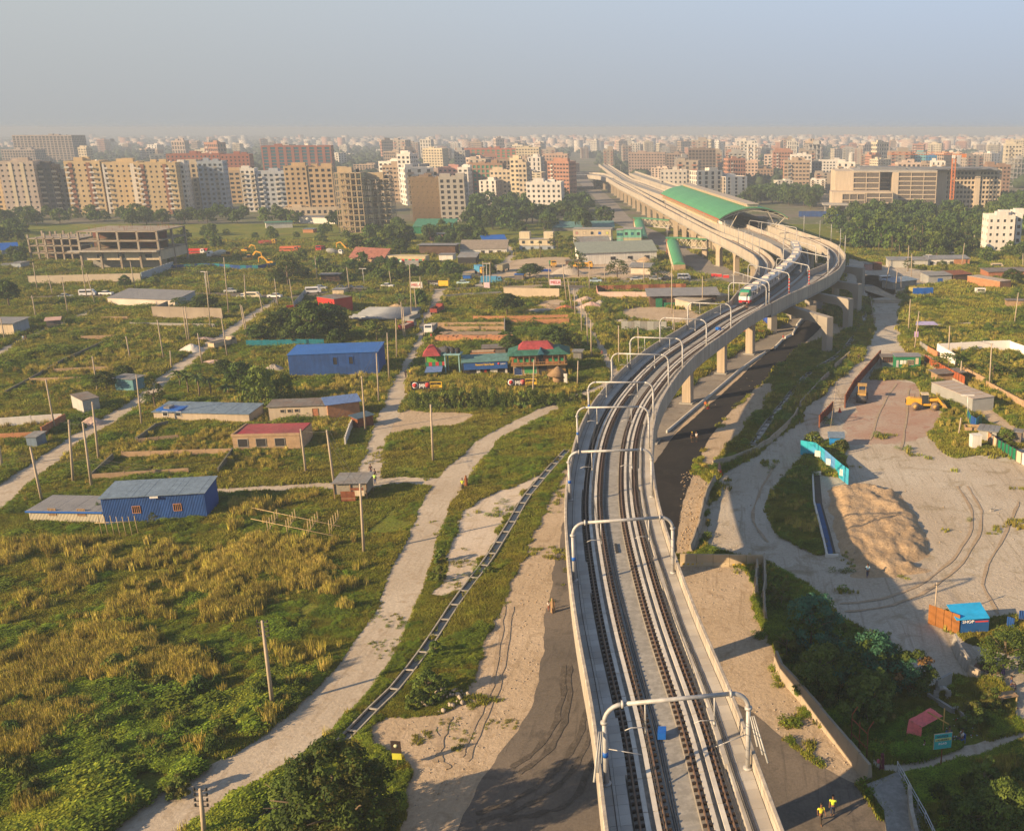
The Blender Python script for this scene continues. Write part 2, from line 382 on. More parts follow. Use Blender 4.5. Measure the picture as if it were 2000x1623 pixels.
# the ground, large enough for the horizon
gs = MB()
xs = [-8900,-3000,-1200,-600,-300,-100,100,300,700,1500,3500,8900];ys = [-350,0,100,200,300,420,560,700,1200,2500,6000,14300]
for i in range(len(xs)-1):
 for j in range(len(ys)-1):
  gs.add([(xs[i],ys[j],0),(xs[i+1],ys[j],0),(xs[i+1],ys[j+1],0),(xs[i],ys[j+1],0)],[(0,1,2,3)],1 if ys[j] >= 560 else 0)
gs.build('ground',[m_grass,m_far],kind='structure')
Z1,Z2,Z3,Z4,Z5 = .012,.024,.036,.048,.060
pxpoly('construction_yard',[(1372,1078),(1382,1010),(1400,960),(1398,930),(1470,893),(1505,866),(1556,830),(1575,795),(1640,738),(1682,702),(1700,662),(1706,640),(1700,600),(1690,565),(1682,535),
 (1740,540),(1762,600),(1757,640),(1755,675),(1800,702),(1815,735),(1835,775),(1850,800),(1820,838),(1830,872),(1900,885),(1960,870),(2100,880),(2160,960),(2140,1205),(1915,1212),(1850,1192),(1825,1205),
 (1850,1245),(1872,1290),(1880,1330),(1830,1345),(1795,1350),(1760,1300),(1690,1245),(1620,1190),(1560,1130),(1500,1098)],Z1,m_yard)
pxpoly('grass_verge',[(1560,905),(1600,870),(1640,850),(1652,935),(1600,925),(1585,935),(1605,1040),(1622,1085),(1590,1083),(1525,1050),(1495,1000),(1505,960),(1540,925)],Z2,m_grass,excl=False)
pxpoly('red_dirt_patch',[(1690,740),(1790,742),(1835,790),(1850,830),(1810,850),(1760,870),(1720,862),(1650,870),(1640,850),(1665,805),(1680,765)],Z2,m_red,amp=.9)
pxpoly('grass_corner',[(1722,722),(1800,715),(1828,772),(1842,800),(1815,800),(1795,742),(1700,742)],Z3,m_grass,excl=False)
pxpoly('grass_corner',[(1815,850),(1845,808),(1910,830),(1985,880),(1900,890),(1865,895),(1835,875)],Z3,m_grass,excl=False)
strip('dirt_lane',[(-120,1075,5),(-60,1020,5),(0,968,4.6),(60,922,4.4),(117,882,4.2),(170,846),(215,820),(262,790),(300,762),(345,722),(395,684),(440,655),(478,627),(515,603),(545,587),(565,580)],Z2,m_road)
strip('dirt_road',[(180,1720,6),(230,1680,6),(300,1612,6),(400,1552,6),(550,1455,6),(640,1375,5.5),(700,1312,5.2),(745,1240,4.8),(777,1180,4.2),(803,1105,4.7),(835,1030,4.0),(856,980,4.5),(885,935,5),(925,890,4.2),(962,855,3.5),(1025,822,3.2),(1100,785,3.1),(1162,762,3.1),(1215,742,3.1)],Z2,m_road)
strip('footpath',[(1205,745,3.0),(1190,710),(1177,685),(1165,665),(1152,642),(1140,615,3.5),(1130,590),(1118,562,4)],Z3,m_road)
strip('dirt_lane',[(890,942,4),(830,941,3.2),(780,939,3.2),(700,948,4.2),(620,950,3.4),(560,953,3.2),(480,957,3),(430,960,3),(380,962,3)],Z3,m_road)
strip('dirt_road',[(718,940,4),(726,905,3.6),(733,880,3.0),(747,835,3.4),(770,785,4.0),(785,735,2.9),(802,700,2.8),(823,660,3.2),(828,635,3.4),(839,610),(852,585,3.6),(858,566,4)],Z4,m_road)
pxpoly('gravel_apron',[(780,797),(842,805),(942,810),(905,830),(805,843),(762,850),(755,830)],Z3,m_dirt,amp=.8)
strip('main_road',[(-90,592,7),(40,583,6.5),(215,579,6.5),(370,575,6.5),(470,577,8),(560,583,7.5),(640,572,7),(760,567,6),(860,566,6),(1000,560,6),(1120,560,6),(1180,563,6)],Z3,m_asph2)
strip('service_road',[(940,535,5),(990,552,6),(1180,551),(1300,549,8),(1440,548,9),(1560,553,12),(1700,562,12)],Z2,m_conc_road)
strip('station_road',[(1130,345,14),(1160,372,12),(1185,395,12),(1215,430,12),(1270,458,12),(1310,485,13),(1360,515,15),(1420,540,16),(1500,562,16),(1580,580,15)],Z3,m_conc_road)
strip('side_lane',[(935,560,4),(960,535,5),(985,515,4),(1000,495,4),(985,480,4),(965,465,4)],Z3,m_road)
pxpoly('dirt_lot',[(885,532),(960,520),(1010,505),(1110,500),(1240,520),(1300,525),(1330,545),(1240,547),(1000,548),(900,545)],Z1,m_dirt,amp=.6)
pxpoly('dirt_verge',[(1330,925),(1350,880),(1385,840),(1430,796),(1500,738),(1545,694),(1580,668),(1640,660),(1660,640),(1600,625),(1540,640),(1400,735),(1290,850),(1250,1000),(1300,1085),(1345,1085),(1372,1078),(1382,1005),(1398,930)],Z1,m_dirt)
pxpoly('dirt_verge',[(1398,930),(1385,905),(1440,860),(1470,815),(1520,760),(1500,735),(1350,880)],Z2,m_dirt)
strip('concrete_road',[(1245,900,6.0),(1290,838,6.2),(1330,795),(1380,752),(1430,715),(1480,680),(1530,648),(1560,625),(1590,600),(1605,578)],Z3,m_conc_road,amp=.08)
pxpoly('asphalt_road',[(1250,1090),(1235,960),(1284,899),(1306,861),(1340,830),(1385,791),(1425,757),(1452,730),(1497,690),(1542,656),(1565,634),(1587,613),(1625,612),(1610,634),(1576,667),(1549,690),(1504,735),(1464,769),(1434,796),(1394,843),(1371,881),(1355,920),(1340,962),(1327,1005),(1322,1060),(1318,1090)],Z4,m_asph,amp=.1)
pxpoly('dirt_yard',[(1104,905),(1088,950),(1062,1000),(1035,1060),(1015,1105),(990,1160),(955,1240),(928,1300),(905,1365),(870,1398),(800,1405),(760,1395),(715,1440),(745,1480),(800,1500),(800,1560),(770,1640),(750,1720),(1200,1720),(1300,1300),(1250,900)],Z1,m_dirt)
pxpoly('sand_strip',[(1015,947),(960,962),(915,985),(890,1030),(877,1075),(870,1110),(862,1140),(840,1163),(880,1160),(905,1146),(930,1108),(960,1060),(990,1010),(1020,965),(1062,925),(1030,938)],Z2,m_sand)
pxpoly('dusty_asphalt',[(1106,1000),(1098,1035),(1088,1080),(1075,1150),(1063,1220),(1058,1290),(1052,1345),(1030,1395),(985,1460),(945,1520),(905,1590),(860,1680),(1220,1700),(1220,1450),(1200,1250),(1180,1100)],Z2,m_asph2,amp=.15)
pxpoly('dirt_ground',[(1322,1100),(1465,1100),(1482,1200),(1502,1262),(1560,1345),(1640,1445),(1692,1520),(1692,1545),(1500,1425),(1440,1390),(1340,1300),(1250,1150)],Z2,m_dirt)
pxpoly('asphalt_road',[(1420,1355),(1500,1416),(1550,1457),(1600,1497),(1675,1535),(1690,1541),(1725,1590),(1770,1680),(1400,1720),(1380,1500)],Z3,m_asph2,amp=.12)
pxpoly('footpath',[(1685,1462),(1722,1490),(1790,1488),(1850,1468),(1920,1447),(2000,1424),(2100,1398),(2100,1425),(2000,1453),(1900,1482),(1850,1498),(1810,1516),(1750,1520),(1700,1512)],Z2,m_road,amp=.15)
pxpoly('dirt_path',[(1840,1232),(1870,1240),(1892,1258),(1950,1272),(1990,1278),(2120,1262),(2120,1400),(2000,1425),(1975,1395),(1975,1350),(1940,1330),(1905,1325),(1880,1340),(1850,1290)],Z2,m_yard,amp=.2)
strip('garden_path',[(-60,745,2.5),(0,690),(45,664),(85,646),(140,625),(180,606),(210,595),(230,583)],Z2,m_road)
strip('garden_path',[(1745,636,2.6),(1790,636,2.2),(1860,633),(1940,630),(2000,627),(2120,620)],Z2,m_road)
strip('service_lane',[(1690,560,7),(1760,587,3),(1800,586,2.5),(1880,582)],Z3,m_dirt)
pxpoly('dirt_lot',[(1650,500),(1700,515),(1830,530),(1900,545),(1800,560),(1700,590),(1640,560)],Z1,m_yard,amp=.5)
strip('dirt_lane',[(1740,690,3.5),(1800,695),(1850,735,3.5),(1905,790),(1960,830),(2040,880),(2100,920)],Z3,m_dirt)
pxpoly('cleared_lot',[(1215,600),(1300,598),(1385,615),(1400,640),(1290,632),(1210,625)],Z1,m_dirt,amp=.6)
pxpoly('dirt_patch',[(1110,582),(1100,612),(1060,612),(1040,590)],Z1,m_dirt,amp=.6)
# spilled earth and grass breaking the asphalt edge, tyre marks
m_tyre = dirt_mat('tyre_marks',(.08,.07,.06),(.11,.095,.08),(.14,.12,.10),s=.6,fine=3)
for k,px in enumerate(([(1150,1380),(1125,1450),(1080,1510),(1010,1560),(930,1590)],[(1160,1400),(1138,1470),(1090,1535),(1015,1580),(930,1606)],[(1100,1300),(1095,1380),(1060,1450),(1000,1500)],[(1112,1300),(1108,1385),(1075,1460),(1015,1512)],[(1160,1480),(1120,1560),(1050,1590),(980,1600)])): strip('tyre_mark',[(u,v,.5) for u,v in px],.05+.004*k,m_tyre,amp=.2)
m_rut = dirt_mat('rut_earth',(.32,.25,.17),(.37,.29,.21),(.27,.21,.145),s=.6,fine=3)
for k,px in enumerate(([(985,1180),(975,1260),(960,1340),(925,1420),(900,1480)],[(1000,1185),(990,1262),(972,1345),(938,1425),(912,1488)],[(880,1400),(865,1440),(860,1480),(880,1500)],[(845,1420),(858,1450),(850,1490)],[(1520,900),(1490,950),(1470,1010),(1500,1060)],[(1640,1180),(1720,1170),(1800,1140),(1870,1080),(1900,1010),(1870,950)],[(1650,1195),(1730,1185),(1815,1152),(1888,1088),(1918,1010),(1890,950)],[(1950,1200),(1920,1130),(1960,1050),(1990,980)],[(1700,860),(1720,800),(1750,750)],[(1760,880),(1770,820),(1775,760)])): strip('wheel_rut',[(u,v,.36) for u,v in px],.062+.003*k,m_rut,amp=.16)
# ================================================================ viaduct
ZT = 12.3;ZW = 11.25;ZD = 10.75;ZU = 8.55     # parapet top, walkway, track bed, underside
def W(px,z=ZT): return [G(u,v,z) for u,v in px]
def V2(p): return Vector((p[0],p[1],0))
def resample(P,step=2.5):
 P = [V2(p) for p in P];d = [0]
 for a,b in zip(P,P[1:]): d.append(d[-1]+(b-a).length)
 n = max(2,int(d[-1]/step));out = [];j = 0
 for i in range(n+1):
  t = d[-1]*i/n
  while j < len(P)-2 and d[j+1] < t: j += 1
  k = (t-d[j])/max(1e-6,d[j+1]-d[j]);out.append(P[j]+(P[j+1]-P[j])*min(1,max(0,k)))
 return out
def smooth(P,it=3):
 P = [p.copy() for p in P]
 for _ in range(it):
  Q = [p.copy() for p in P]
  for i in range(1,len(P)-1): Q[i] = (P[i-1]+P[i]*2+P[i+1])/4
  P = Q
 return P
def curve_of(px,z=ZT,step=2.5,it=4): return smooth(resample(catmull([V2(p) for p in W(px,z)],5),step),it)
def normals(P):
 out = []
 for i in range(len(P)):
  d = (P[min(i+1,len(P)-1)]-P[max(i-1,0)]).normalized();out.append(Vector((-d.y,d.x,0)))   # left of travel
 return out
def offset(P,o):
 return [p+n*o for p,n in zip(P,normals(P))]
def sweep(mb,P,prof,mi=0,i0=0,i1=None,close=True,zf=None):
 """sweep profile [(offset to the left, z)] along P"""
 N_ = normals(P);i1 = len(P)-1 if i1 is None else i1;k = len(prof);vs = [];fs = []
 for i in range(i0,i1+1):
  dz = zf(i) if zf else 0
  for o,z in prof: q = P[i]+N_[i]*o;vs.append((q.x,q.y,z+dz))
 m = i1-i0+1
 for i in range(m-1):
  for j in range(k if close else k-1):
   fs.append((i*k+j,i*k+(j+1) % k,(i+1)*k+(j+1) % k,(i+1)*k+j))
 if close: fs += [tuple(range(k)),tuple((m-1)*k+j for j in range(k-1,-1,-1))]
 mb.add(vs,fs,mi);return mb
m_deck = M('deck_concrete',(.36,.35,.32),var=.16,streak=.3,scale=.5,col2=(.30,.29,.27),mix=.45,bump=.01)
m_par = M('parapet_concrete',(.50,.45,.38),var=.14,streak=.34,scale=.3,col2=(.42,.38,.33),mix=.4)
m_pier = M('pier_concrete',(.48,.39,.28),var=.12,streak=.25,scale=.4,col2=(.40,.33,.25),mix=.4)
m_bed = M('track_slab',(.36,.36,.34),var=.2)
m_plinth = M('track_plinth',(.20,.185,.165),var=.2,scale=1.2)
m_walk = M('walkway_panel',(.42,.41,.39),var=.2,scale=.9,col2=(.32,.30,.27),mix=.4,rnd=.12)
m_rail = M('rail_steel',(.20,.13,.09),var=.2,rough=.45,metal=.4,scale=2)
m_fast = M('fastener_black',(.03,.02,.016),var=.3,rough=.7)
m_beam = M('guard_beam',(.50,.48,.44),var=.16,scale=.9,rnd=.10)
m_cable = M('cable_black',(.03,.03,.032),rough=.6)
Rpx = [(1535,1623),(1500,1552),(1455,1400),(1382,1240),(1350,1162),(1322,1087),(1290,990),(1280,937),(1275,865),(1279,825),(1293,780),(1311,751),(1340,712),(1376,679),(1425,645),(1458,619),(1500,596),(1540,575),(1580,558),(1617,540),(1640,524),(1651,506),(1652,497),(1646,489),(1636,479),(1620,471),(1596,463),(1556,450)]
WD = 10.2
Rfull = curve_of(Rpx)
# extend towards and below the camera
d0 = (Rfull[0]-Rfull[4]).normalized()
Rfull = [Rfull[0]+d0*(2.5*k) for k in range(10,0,-1)]+Rfull
iy = min(range(len(Rfull)),key=lambda i: abs(Rfull[i].y-228) if Rfull[i].x < 14 else 1e9)
Rmain = Rfull[:iy+1]
cen = smooth(offset(Rmain,WD/2),3)         # centreline of the main deck
viaduct = thing('metro_viaduct','long curving concrete railway viaduct carrying two tracks from under the camera to the green-roofed station','viaduct',(0,0,0))
wv_ = WD/2
sweep(MB(),cen,[(wv_-.02,ZU+1.2),(wv_-1.6,ZU+.7),(wv_-2.6,ZU),(-wv_+2.6,ZU),(-wv_+1.6,ZU+.7),(-wv_+.02,ZU+1.2),(-wv_+.02,ZD),(wv_-.02,ZD)]).build('deck',m_deck,viaduct)
NSEG = 4     # parapet lengths of about 10 m, each cast separately
def parapets(P,off,par,side):
 a = 0
 while a < len(P)-1:
  b = min(a+NSEG,len(P)-1)
  mb = MB();N_ = normals(P)
  t0,t1 = .012,.012
  Q = [p.copy() for p in P[a:b+1]]
  if len(Q) > 1:
   Q[0] = Q[0]+(Q[1]-Q[0])*t0;Q[-1] = Q[-1]+(Q[-2]-Q[-1])*t1
   vs = [];fs = [];k = 6
   prof = [(off,ZU+1.15),(off,ZT-.1),(off-.06*side,ZT),(off-.26*side,ZT),(off-.28*side,ZD+.003),(off-.05*side,ZU+1.15)]
   for i,q in enumerate(Q):
    nn = N_[a+i]
    for o,z in prof: r = q+nn*o;vs.append((r.x,r.y,z))
   for i in range(len(Q)-1):
    for j in range(k):
     f = (i*k+j,i*k+(j+1) % k,(i+1)*k+(j+1) % k,(i+1)*k+j);fs.append(f if side < 0 else f[::-1])
   e0 = tuple(range(k));e1 = tuple((len(Q)-1)*k+j for j in range(k-1,-1,-1));fs += [e0,e1]
   MB().add(vs,fs).build('parapet',m_par,par)
  a = b
parapets(cen,wv_,viaduct,1);parapets(cen,-wv_,viaduct,-1)
# track furniture: offsets measured from the left inner parapet face
def L2O(x): return wv_-.28-x
rails = [1.95,3.50,5.95,7.50]
fine = smooth(resample(cen,1.0),2)
for x in rails:
 o = L2O(x)
 sweep(MB(),fine,[(o+.36,ZD),(o+.32,ZD+.16),(o-.32,ZD+.16),(o-.36,ZD)]).build('track_plinth',m_plinth,viaduct)
 sweep(MB(),fine,[(o+.07,ZD+.20),(o+.035,ZD+.34),(o-.035,ZD+.34),(o-.07,ZD+.20)]).build('rail',m_rail,viaduct)
# fasteners: the nearest ones are parts, the rest one mass
fm = MB().box(-.09,.09,-.10,.10,0,.16).box(-.055,.055,-.055,.055,.16,.20).mesh('rail_fastener',m_fast)
near_f = 0;rest = MB();fpos = []
dd = resample(cen,.68);nn_ = normals(dd)
for i,(p,n) in enumerate(zip(dd,nn_)):
 if p.y < 36: continue
 ang = math.atan2(-n.x,n.y)
 for x in rails:
  for s in (-.20,.20):
   q = p+n*(L2O(x)+s);fpos.append((q,ang))
for q,ang in fpos:
 if q.y < 68 and near_f < 290 and q.y > 46:
  o = link('rail_fastener',fm,viaduct);o.location = (q.x,q.y,ZD+.16);o.rotation_euler = (0,0,ang);near_f += 1
 else: rest.box(-.09,.09,-.10,.10,ZD+.16,ZD+.34,0,ang,(q.x,q.y))
rest.build('rail_fastener',m_fast,viaduct,kind='stuff')
# guard beams between the rails, cast in lengths
gb = 0
gl = resample(cen,3.3);gn = normals(gl)
far_beam = MB()
for i in range(len(gl)-1):
 for x in (2.42,3.04,6.42,7.04):
  a = gl[i]+gn[i]*L2O(x);b = gl[i+1]+gn[i+1]*L2O(x);d = (b-a).normalized()*.05
  if a.y < 36: continue
  m = MB() if gb < 200 else far_beam
  m.bar((a.x+d.x,a.y+d.y,ZD+.16),(b.x-d.x,b.y-d.y,ZD+.16),.30,.30)
  if gb < 200: m.build('guard_beam',m_beam,viaduct);gb += 1
far_beam.build('guard_beam',m_beam,viaduct,kind='stuff')
# walkways: cable trough covers
pn = 0;farp = MB();wl = resample(cen,.95);wn_ = normals(wl);jog = lambda i: .16 if (i//7) % 4 == 1 else 0
for i in range(len(wl)-1):
 if wl[i].y < 36: continue
 for (x0,x1,z) in ((.03,.78,ZW),(.80,1.48,ZW-.02),(8.14,8.82,ZW-.02),(8.84,9.60,ZW)):
  jj = jog(i)*(1 if x1 == 1.48 else (-1 if x0 == 8.14 else 0))
  xa,xb = (x0,x1+jj) if jj >= 0 else (x0+jj,x1)
  a,b = wl[i],wl[i+1];g = (b-a)*.012
  pts = [a+g+wn_[i]*L2O(xa),a+g+wn_[i]*L2O(xb),b-g+wn_[i+1]*L2O(xb),b-g+wn_[i+1]*L2O(xa)]
  m = MB() if pn < 260 else farp
  dz = random.uniform(-.008,.008)
  m.hexa([(p.x,p.y,ZD) for p in pts]+[(p.x,p.y,z+dz) for p in pts])
  if pn < 260: m.build('walkway_panel',m_walk,viaduct);pn += 1
farp.build('walkway_panel',m_walk,viaduct,kind='stuff')
# drain covers, cross channels and cables in the middle
cm = MB()
for x,r in ((4.05,.03),(4.18,.03),(4.32,.025),(.55,.025),(8.35,.03),(8.47,.03),(8.60,.025)):
 z = ZW+.04 if (x < 1 or x > 8) else ZD+.03
 P = [p+n*(L2O(x)+.03*math.sin(i*.35+x)) for i,(p,n) in enumerate(zip(fine,normals(fine)))]
 cm.tube([(p.x,p.y,z) for p in P if p.y > 36],r,4,cap=False)
cm.build('cable',m_cable,viaduct)
gr = resample(cen,4.6);gn2 = normals(gr)
for i,(p,n) in enumerate(zip(gr,gn2)):
 if 44 < p.y < 120:
  q = p+n*L2O(5.05);ang = math.atan2(-n.x,n.y)
  MB().box(-.17,.17,-1.1,1.1,ZD,ZD+.012,0,ang,(q.x,q.y)).build('drain_cover',conc_d,viaduct)
for yy in (92.5,):
 i = min(range(len(cen)),key=lambda k: abs(cen[k].y-yy));p,n = cen[i],normals(cen)[i];ang = math.atan2(-n.x,n.y)
 q = p+n*L2O(4.7);MB().box(-1.1,1.1,-.12,.12,ZD,ZD+.14,0,ang,(q.x,q.y)).build('cross_pipe',m_cable,viaduct)
# blue balise box on the slab
bx = thing('signal_box','small blue equipment cabinet standing between the two tracks beyond the nearest gantry','signal box',tuple(G(1293,1440,ZD)))
MB().box(-.28,.28,-.42,.42,.12,.62).build('cabinet',blue_p,bx);MB().box(-.2,.2,-.3,.3,0,.12).build('base',steel_d,bx)
b2 = dup(bx,tuple(G(1403,647,ZD)),.6,'blue equipment cabinet on the slab just before the stopped train',1.3)
# --- piers
def pier(p,n,half,top=ZU,par=None,w=1.05,d=.85,capw=None):
 t = MB();ang = math.atan2(-n.x,n.y);cs,sn = math.cos(ang),math.sin(ang)
 prof = [(w,0),(w,top-2.6),(w+.25,top-1.7),(half,top-.02),(-half,top-.02),(-w-.25,top-1.7),(-w,top-2.6),(-w,0)]
 vs = [];k = len(prof)
 for s in (-d,d):
  for a,z in prof: vs.append((p.x+a*cs-s*sn,p.y+a*sn+s*cs,z))
 fs = [tuple(range(k)),tuple(range(2*k-1,k-1,-1))]+[(i,k+i,k+(i+1) % k,(i+1) % k) for i in range(k)]
 t.add(vs,fs)
 o = t.build('pier',m_pier,par)
 MB().box(-w-.5,w+.5,-d-.5,d+.5,0,.25,0,ang,(p.x,p.y)).build('footing',conc_d,o)
def near_on(P,pt):
 i = min(range(len(P)),key=lambda k: (P[k]-V2(pt)).length);return P[i],normals(P)[i]
for (u,v) in ((1302,866),(1372,788),(1440,730),(1497,686)):
 g = G(u,v);p,n = near_on(cen,g);pier(p,n,2.6,par=viaduct)
for yy in (60,84,104): p,n = near_on(cen,(cen[min(range(len(cen)),key=lambda k: abs(cen[k].y-yy))].x,yy));pier(p,n,2.6,par=viaduct)
# --- portal frames carrying the widened deck
def portal(a,b,zt=8.5,par=None,w=1.7,h=2.1):
 a = V2(a);b = V2(b);d = (b-a).normalized();n = Vector((-d.y,d.x,0));L_ = (b-a).length
 prof = [(-1.0,0),(1.0,0),(1.0,zt-h-1.6),(1.5,zt-h-.5),(3.2,zt-h),(L_-3.2,zt-h),(L_-1.5,zt-h-.5),(L_-1.0,zt-h-1.6),(L_-1.0,0),(L_+1.0,0),(L_+1.0,zt),(-1.0,zt)]
 k = len(prof);vs = []
 for s in (-w/2,w/2):
  for x,z in prof: q = a+d*x+n*s;vs.append((q.x,q.y,z))
 # caps triangulated as quads: leg, haunch, beam, haunch, leg
 def cap(o): return [(o+0,o+1,o+2,o+11),(o+2,o+3,o+4,o+11),(o+4,o+5,o+10,o+11),(o+5,o+6,o+7,o+10),(o+7,o+8,o+9,o+10)]
 fs = cap(0)+[f[::-1] for f in cap(k)]+[(i,k+i,k+(i+1) % k,(i+1) % k) for i in range(k)]
 return MB().add(vs,fs).build('portal_frame',M('portal_concrete',(.33,.30,.26),var=.12,scale=.4,col2=(.25,.23,.2),mix=.4),par)
for c,l in (((1615,688),(1508,650)),((1655,646),(1545,622)),((1673,612),(1580,596)),((1680,575),(1600,566))):
 portal(G(*l),G(*c),par=viaduct)
# --- decks beyond: outline between left and right parapets
def deck(name,lp,rp,par,dz=0.0,pos=True,piers=None,pw=2.2):
 n = max(len(lp),len(rp));A = resample(lp,1e9);B = resample(rp,1e9)
 def rs(P,k):
  P = [V2(p) for p in P];d = [0]
  for a,b in zip(P,P[1:]): d.append(d[-1]+(b-a).length)
  out = []
  for i in range(k+1):
   t = d[-1]*i/k;j = 0
   while j < len(P)-2 and d[j+1] < t: j += 1
   out.append(P[j]+(P[j+1]-P[j])*((t-d[j])/max(1e-6,d[j+1]-d[j])))
  return out
 ln = sum((b-a).length for a,b in zip(lp,lp[1:]));k = max(4,int(ln/5))
 A = rs(lp,k);B = rs(rp,k);m = MB()
 for i in range(k):
  a0,a1,b0,b1 = A[i],A[i+1],B[i],B[i+1]
  zf = (lambda t: t) if not callable(dz) else None
  z0 = dz(i/k) if callable(dz) else dz;z1 = dz((i+1)/k) if callable(dz) else dz
  m.hexa([(a0.x,a0.y,ZU+.4+z0),(b0.x,b0.y,ZU+.4+z0),(b1.x,b1.y,ZU+.4+z1),(a1.x,a1.y,ZU+.4+z1),(a0.x,a0.y,ZD+z0),(b0.x,b0.y,ZD+z0),(b1.x,b1.y,ZD+z1),(a1.x,a1.y,ZD+z1)])
 m.build('deck',m_deck,par)
 for P,s in ((A,1),(B,-1)):
  Nn = normals(P);mb = MB()
  for i in range(k):
   z0 = dz(i/k) if callable(dz) else dz;z1 = dz((i+1)/k) if callable(dz) else dz
   a,b = P[i],P[i+1];c = a-Nn[i]*.28*s;d = b-Nn[i+1]*.28*s;e = a+Nn[i]*.03*s;f = b+Nn[i+1]*.03*s
   mb.hexa([(e.x,e.y,ZU+1.0+z0),(c.x,c.y,ZU+1.0+z0),(d.x,d.y,ZU+1.0+z1),(f.x,f.y,ZU+1.0+z1),(e.x,e.y,ZT+z0),(c.x,c.y,ZT+z0),(d.x,d.y,ZT+z1),(f.x,f.y,ZT+z1)])
  mb.build('parapet',m_par,par)
 if piers:
  acc = 0
  for i in range(k):
   acc += (A[i+1]-A[i]).length
   if acc > piers:
    acc = 0;mid = (A[i]+B[i])/2;nn = (A[i]-B[i]).normalized();pier(mid,nn,pw,par=par)
 return A,B
Lw = [cen[-1]+normals(cen)[-1]*wv_]+W([(1440,569),(1460,553),(1473,537),(1479,523)])
Rw = [cen[-1]-normals(cen)[-1]*wv_]+W([(1500,596),(1540,575),(1580,558),(1617,540),(1634,529)])
LDl = W([(1479,523),(1481,511),(1470,497),(1444,482),(1412,466),(1380,450),(1330,424),(1285,400),(1255,384),(1210,362),(1187,348),(1170,344),(1150,342),(1068,345)])
LDr = W([(1508,528),(1515,515),(1508,502),(1492,489),(1460,473),(1417,457),(1390,447),(1345,423),(1303,401),(1262,379),(1222,357),(1200,346),(1180,338.5),(1155,337),(1068,340)])
CDl = W([(1510,528),(1520,515),(1530,504),(1524,487),(1500,473),(1454,455),(1400,436)])
CDr = W([(1578,528),(1580,510),(1577,492),(1564,482),(1540,471),(1513,458),(1455,437)])
RDl = W([(1580,528),(1612,516),(1620,503),(1617,490),(1604,479),(1572,466),(1540,455),(1500,441)])
RDr = W([(1634,529),(1640,524),(1651,506),(1652,497),(1646,489),(1636,479),(1620,471),(1596,463),(1556,450),(1516,437)])
deck('wide',Lw,Rw,viaduct)
va_l = thing('bypass_viaduct','curving single-track viaduct left of the green station roof that branches off far away','viaduct')
deck('l',LDl,LDr,va_l,piers=24,pw=3.0)
deck('c',CDl,CDr,viaduct)
va_r = thing('siding_viaduct','outermost curved track deck swinging right around the junction before the station','viaduct')
deck('r',RDl,RDr,va_r,piers=26,pw=2.4)
# far lines beyond the station
FLl = W([(1296,383),(1240,363),(1215,352),(1190,335),(1169,320)]);FLr = W([(1320,378),(1262,356),(1237,349),(1210,334),(1188,320)])
va_f = thing('distant_viaduct','pale twin-track viaduct running from behind the station to the horizon','viaduct')
deck('f',FLl,FLr,va_f,piers=30,pw=3)
F2l = W([(1328,371),(1290,360),(1255,348),(1228,338)]);F2r = W([(1342,366),(1306,355),(1268,343),(1240,334)])
va_g = thing('distant_siding','short pale siding deck right of the distant twin-track viaduct','viaduct')
deck('g',F2l,F2r,va_g,piers=30,pw=2)
# rails on the branching decks
def track(px,par):
 P = curve_of(px,ZD+.3,3.0,3)
 for s in (-.78,.78):
  sweep(MB(),P,[(s+.3,ZD+.01),(s+.26,ZD+.15),(s-.26,ZD+.15),(s-.3,ZD+.01)]).build('track_plinth',m_plinth,par)
  sweep(MB(),P,[(s+.08,ZD+.15),(s+.05,ZD+.33),(s-.05,ZD+.33),(s-.08,ZD+.15)]).build('rail',m_rail,par)
 sweep(MB(),P,[(.32,ZD+.01),(.30,ZD+.28),(.06,ZD+.28),(.04,ZD+.01)]).build('guard_beam',m_beam,par)
 sweep(MB(),P,[(-.04,ZD+.01),(-.06,ZD+.28),(-.30,ZD+.28),(-.32,ZD+.01)]).build('guard_beam',m_beam,par)
 return P
e1 = cen[-1]+normals(cen)[-1]*L2O(2.72);e2 = cen[-1]+normals(cen)[-1]*L2O(6.72)
def topx(p,z):
 d = p.y*math.cos(PITCH)-(z-H)*math.sin(PITCH);up = p.y*math.sin(PITCH)+(z-H)*math.cos(PITCH);return (CX+FPX*p.x/d,CY-FPX*up/d)
T1 = track([topx(e1,ZD+.3),(1490,573),(1527,546),(1550,523),(1558,506),(1549,489),(1528,474),(1490,456),(1440,438)],viaduct)
T2 = track([topx(e2,ZD+.3),(1540,558),(1566,536),(1576,520),(1575,506),(1562,490),(1540,477),(1508,464),(1460,446)],viaduct)
T3 = track([(1468,566),(1489,545),(1497,527),(1497,512),(1485,497),(1462,483),(1430,467),(1385,449),(1340,427),(1295,405),(1240,374),(1190,348)],va_l)
T4 = track([(1530,585),(1580,560),(1615,537),(1632,518),(1635,505),(1628,491),(1612,480),(1588,469),(1550,456),(1515,444)],va_r)
T5 = track([(1310,381),(1250,359),(1226,350),(1202,335),(1178,320)],va_f)
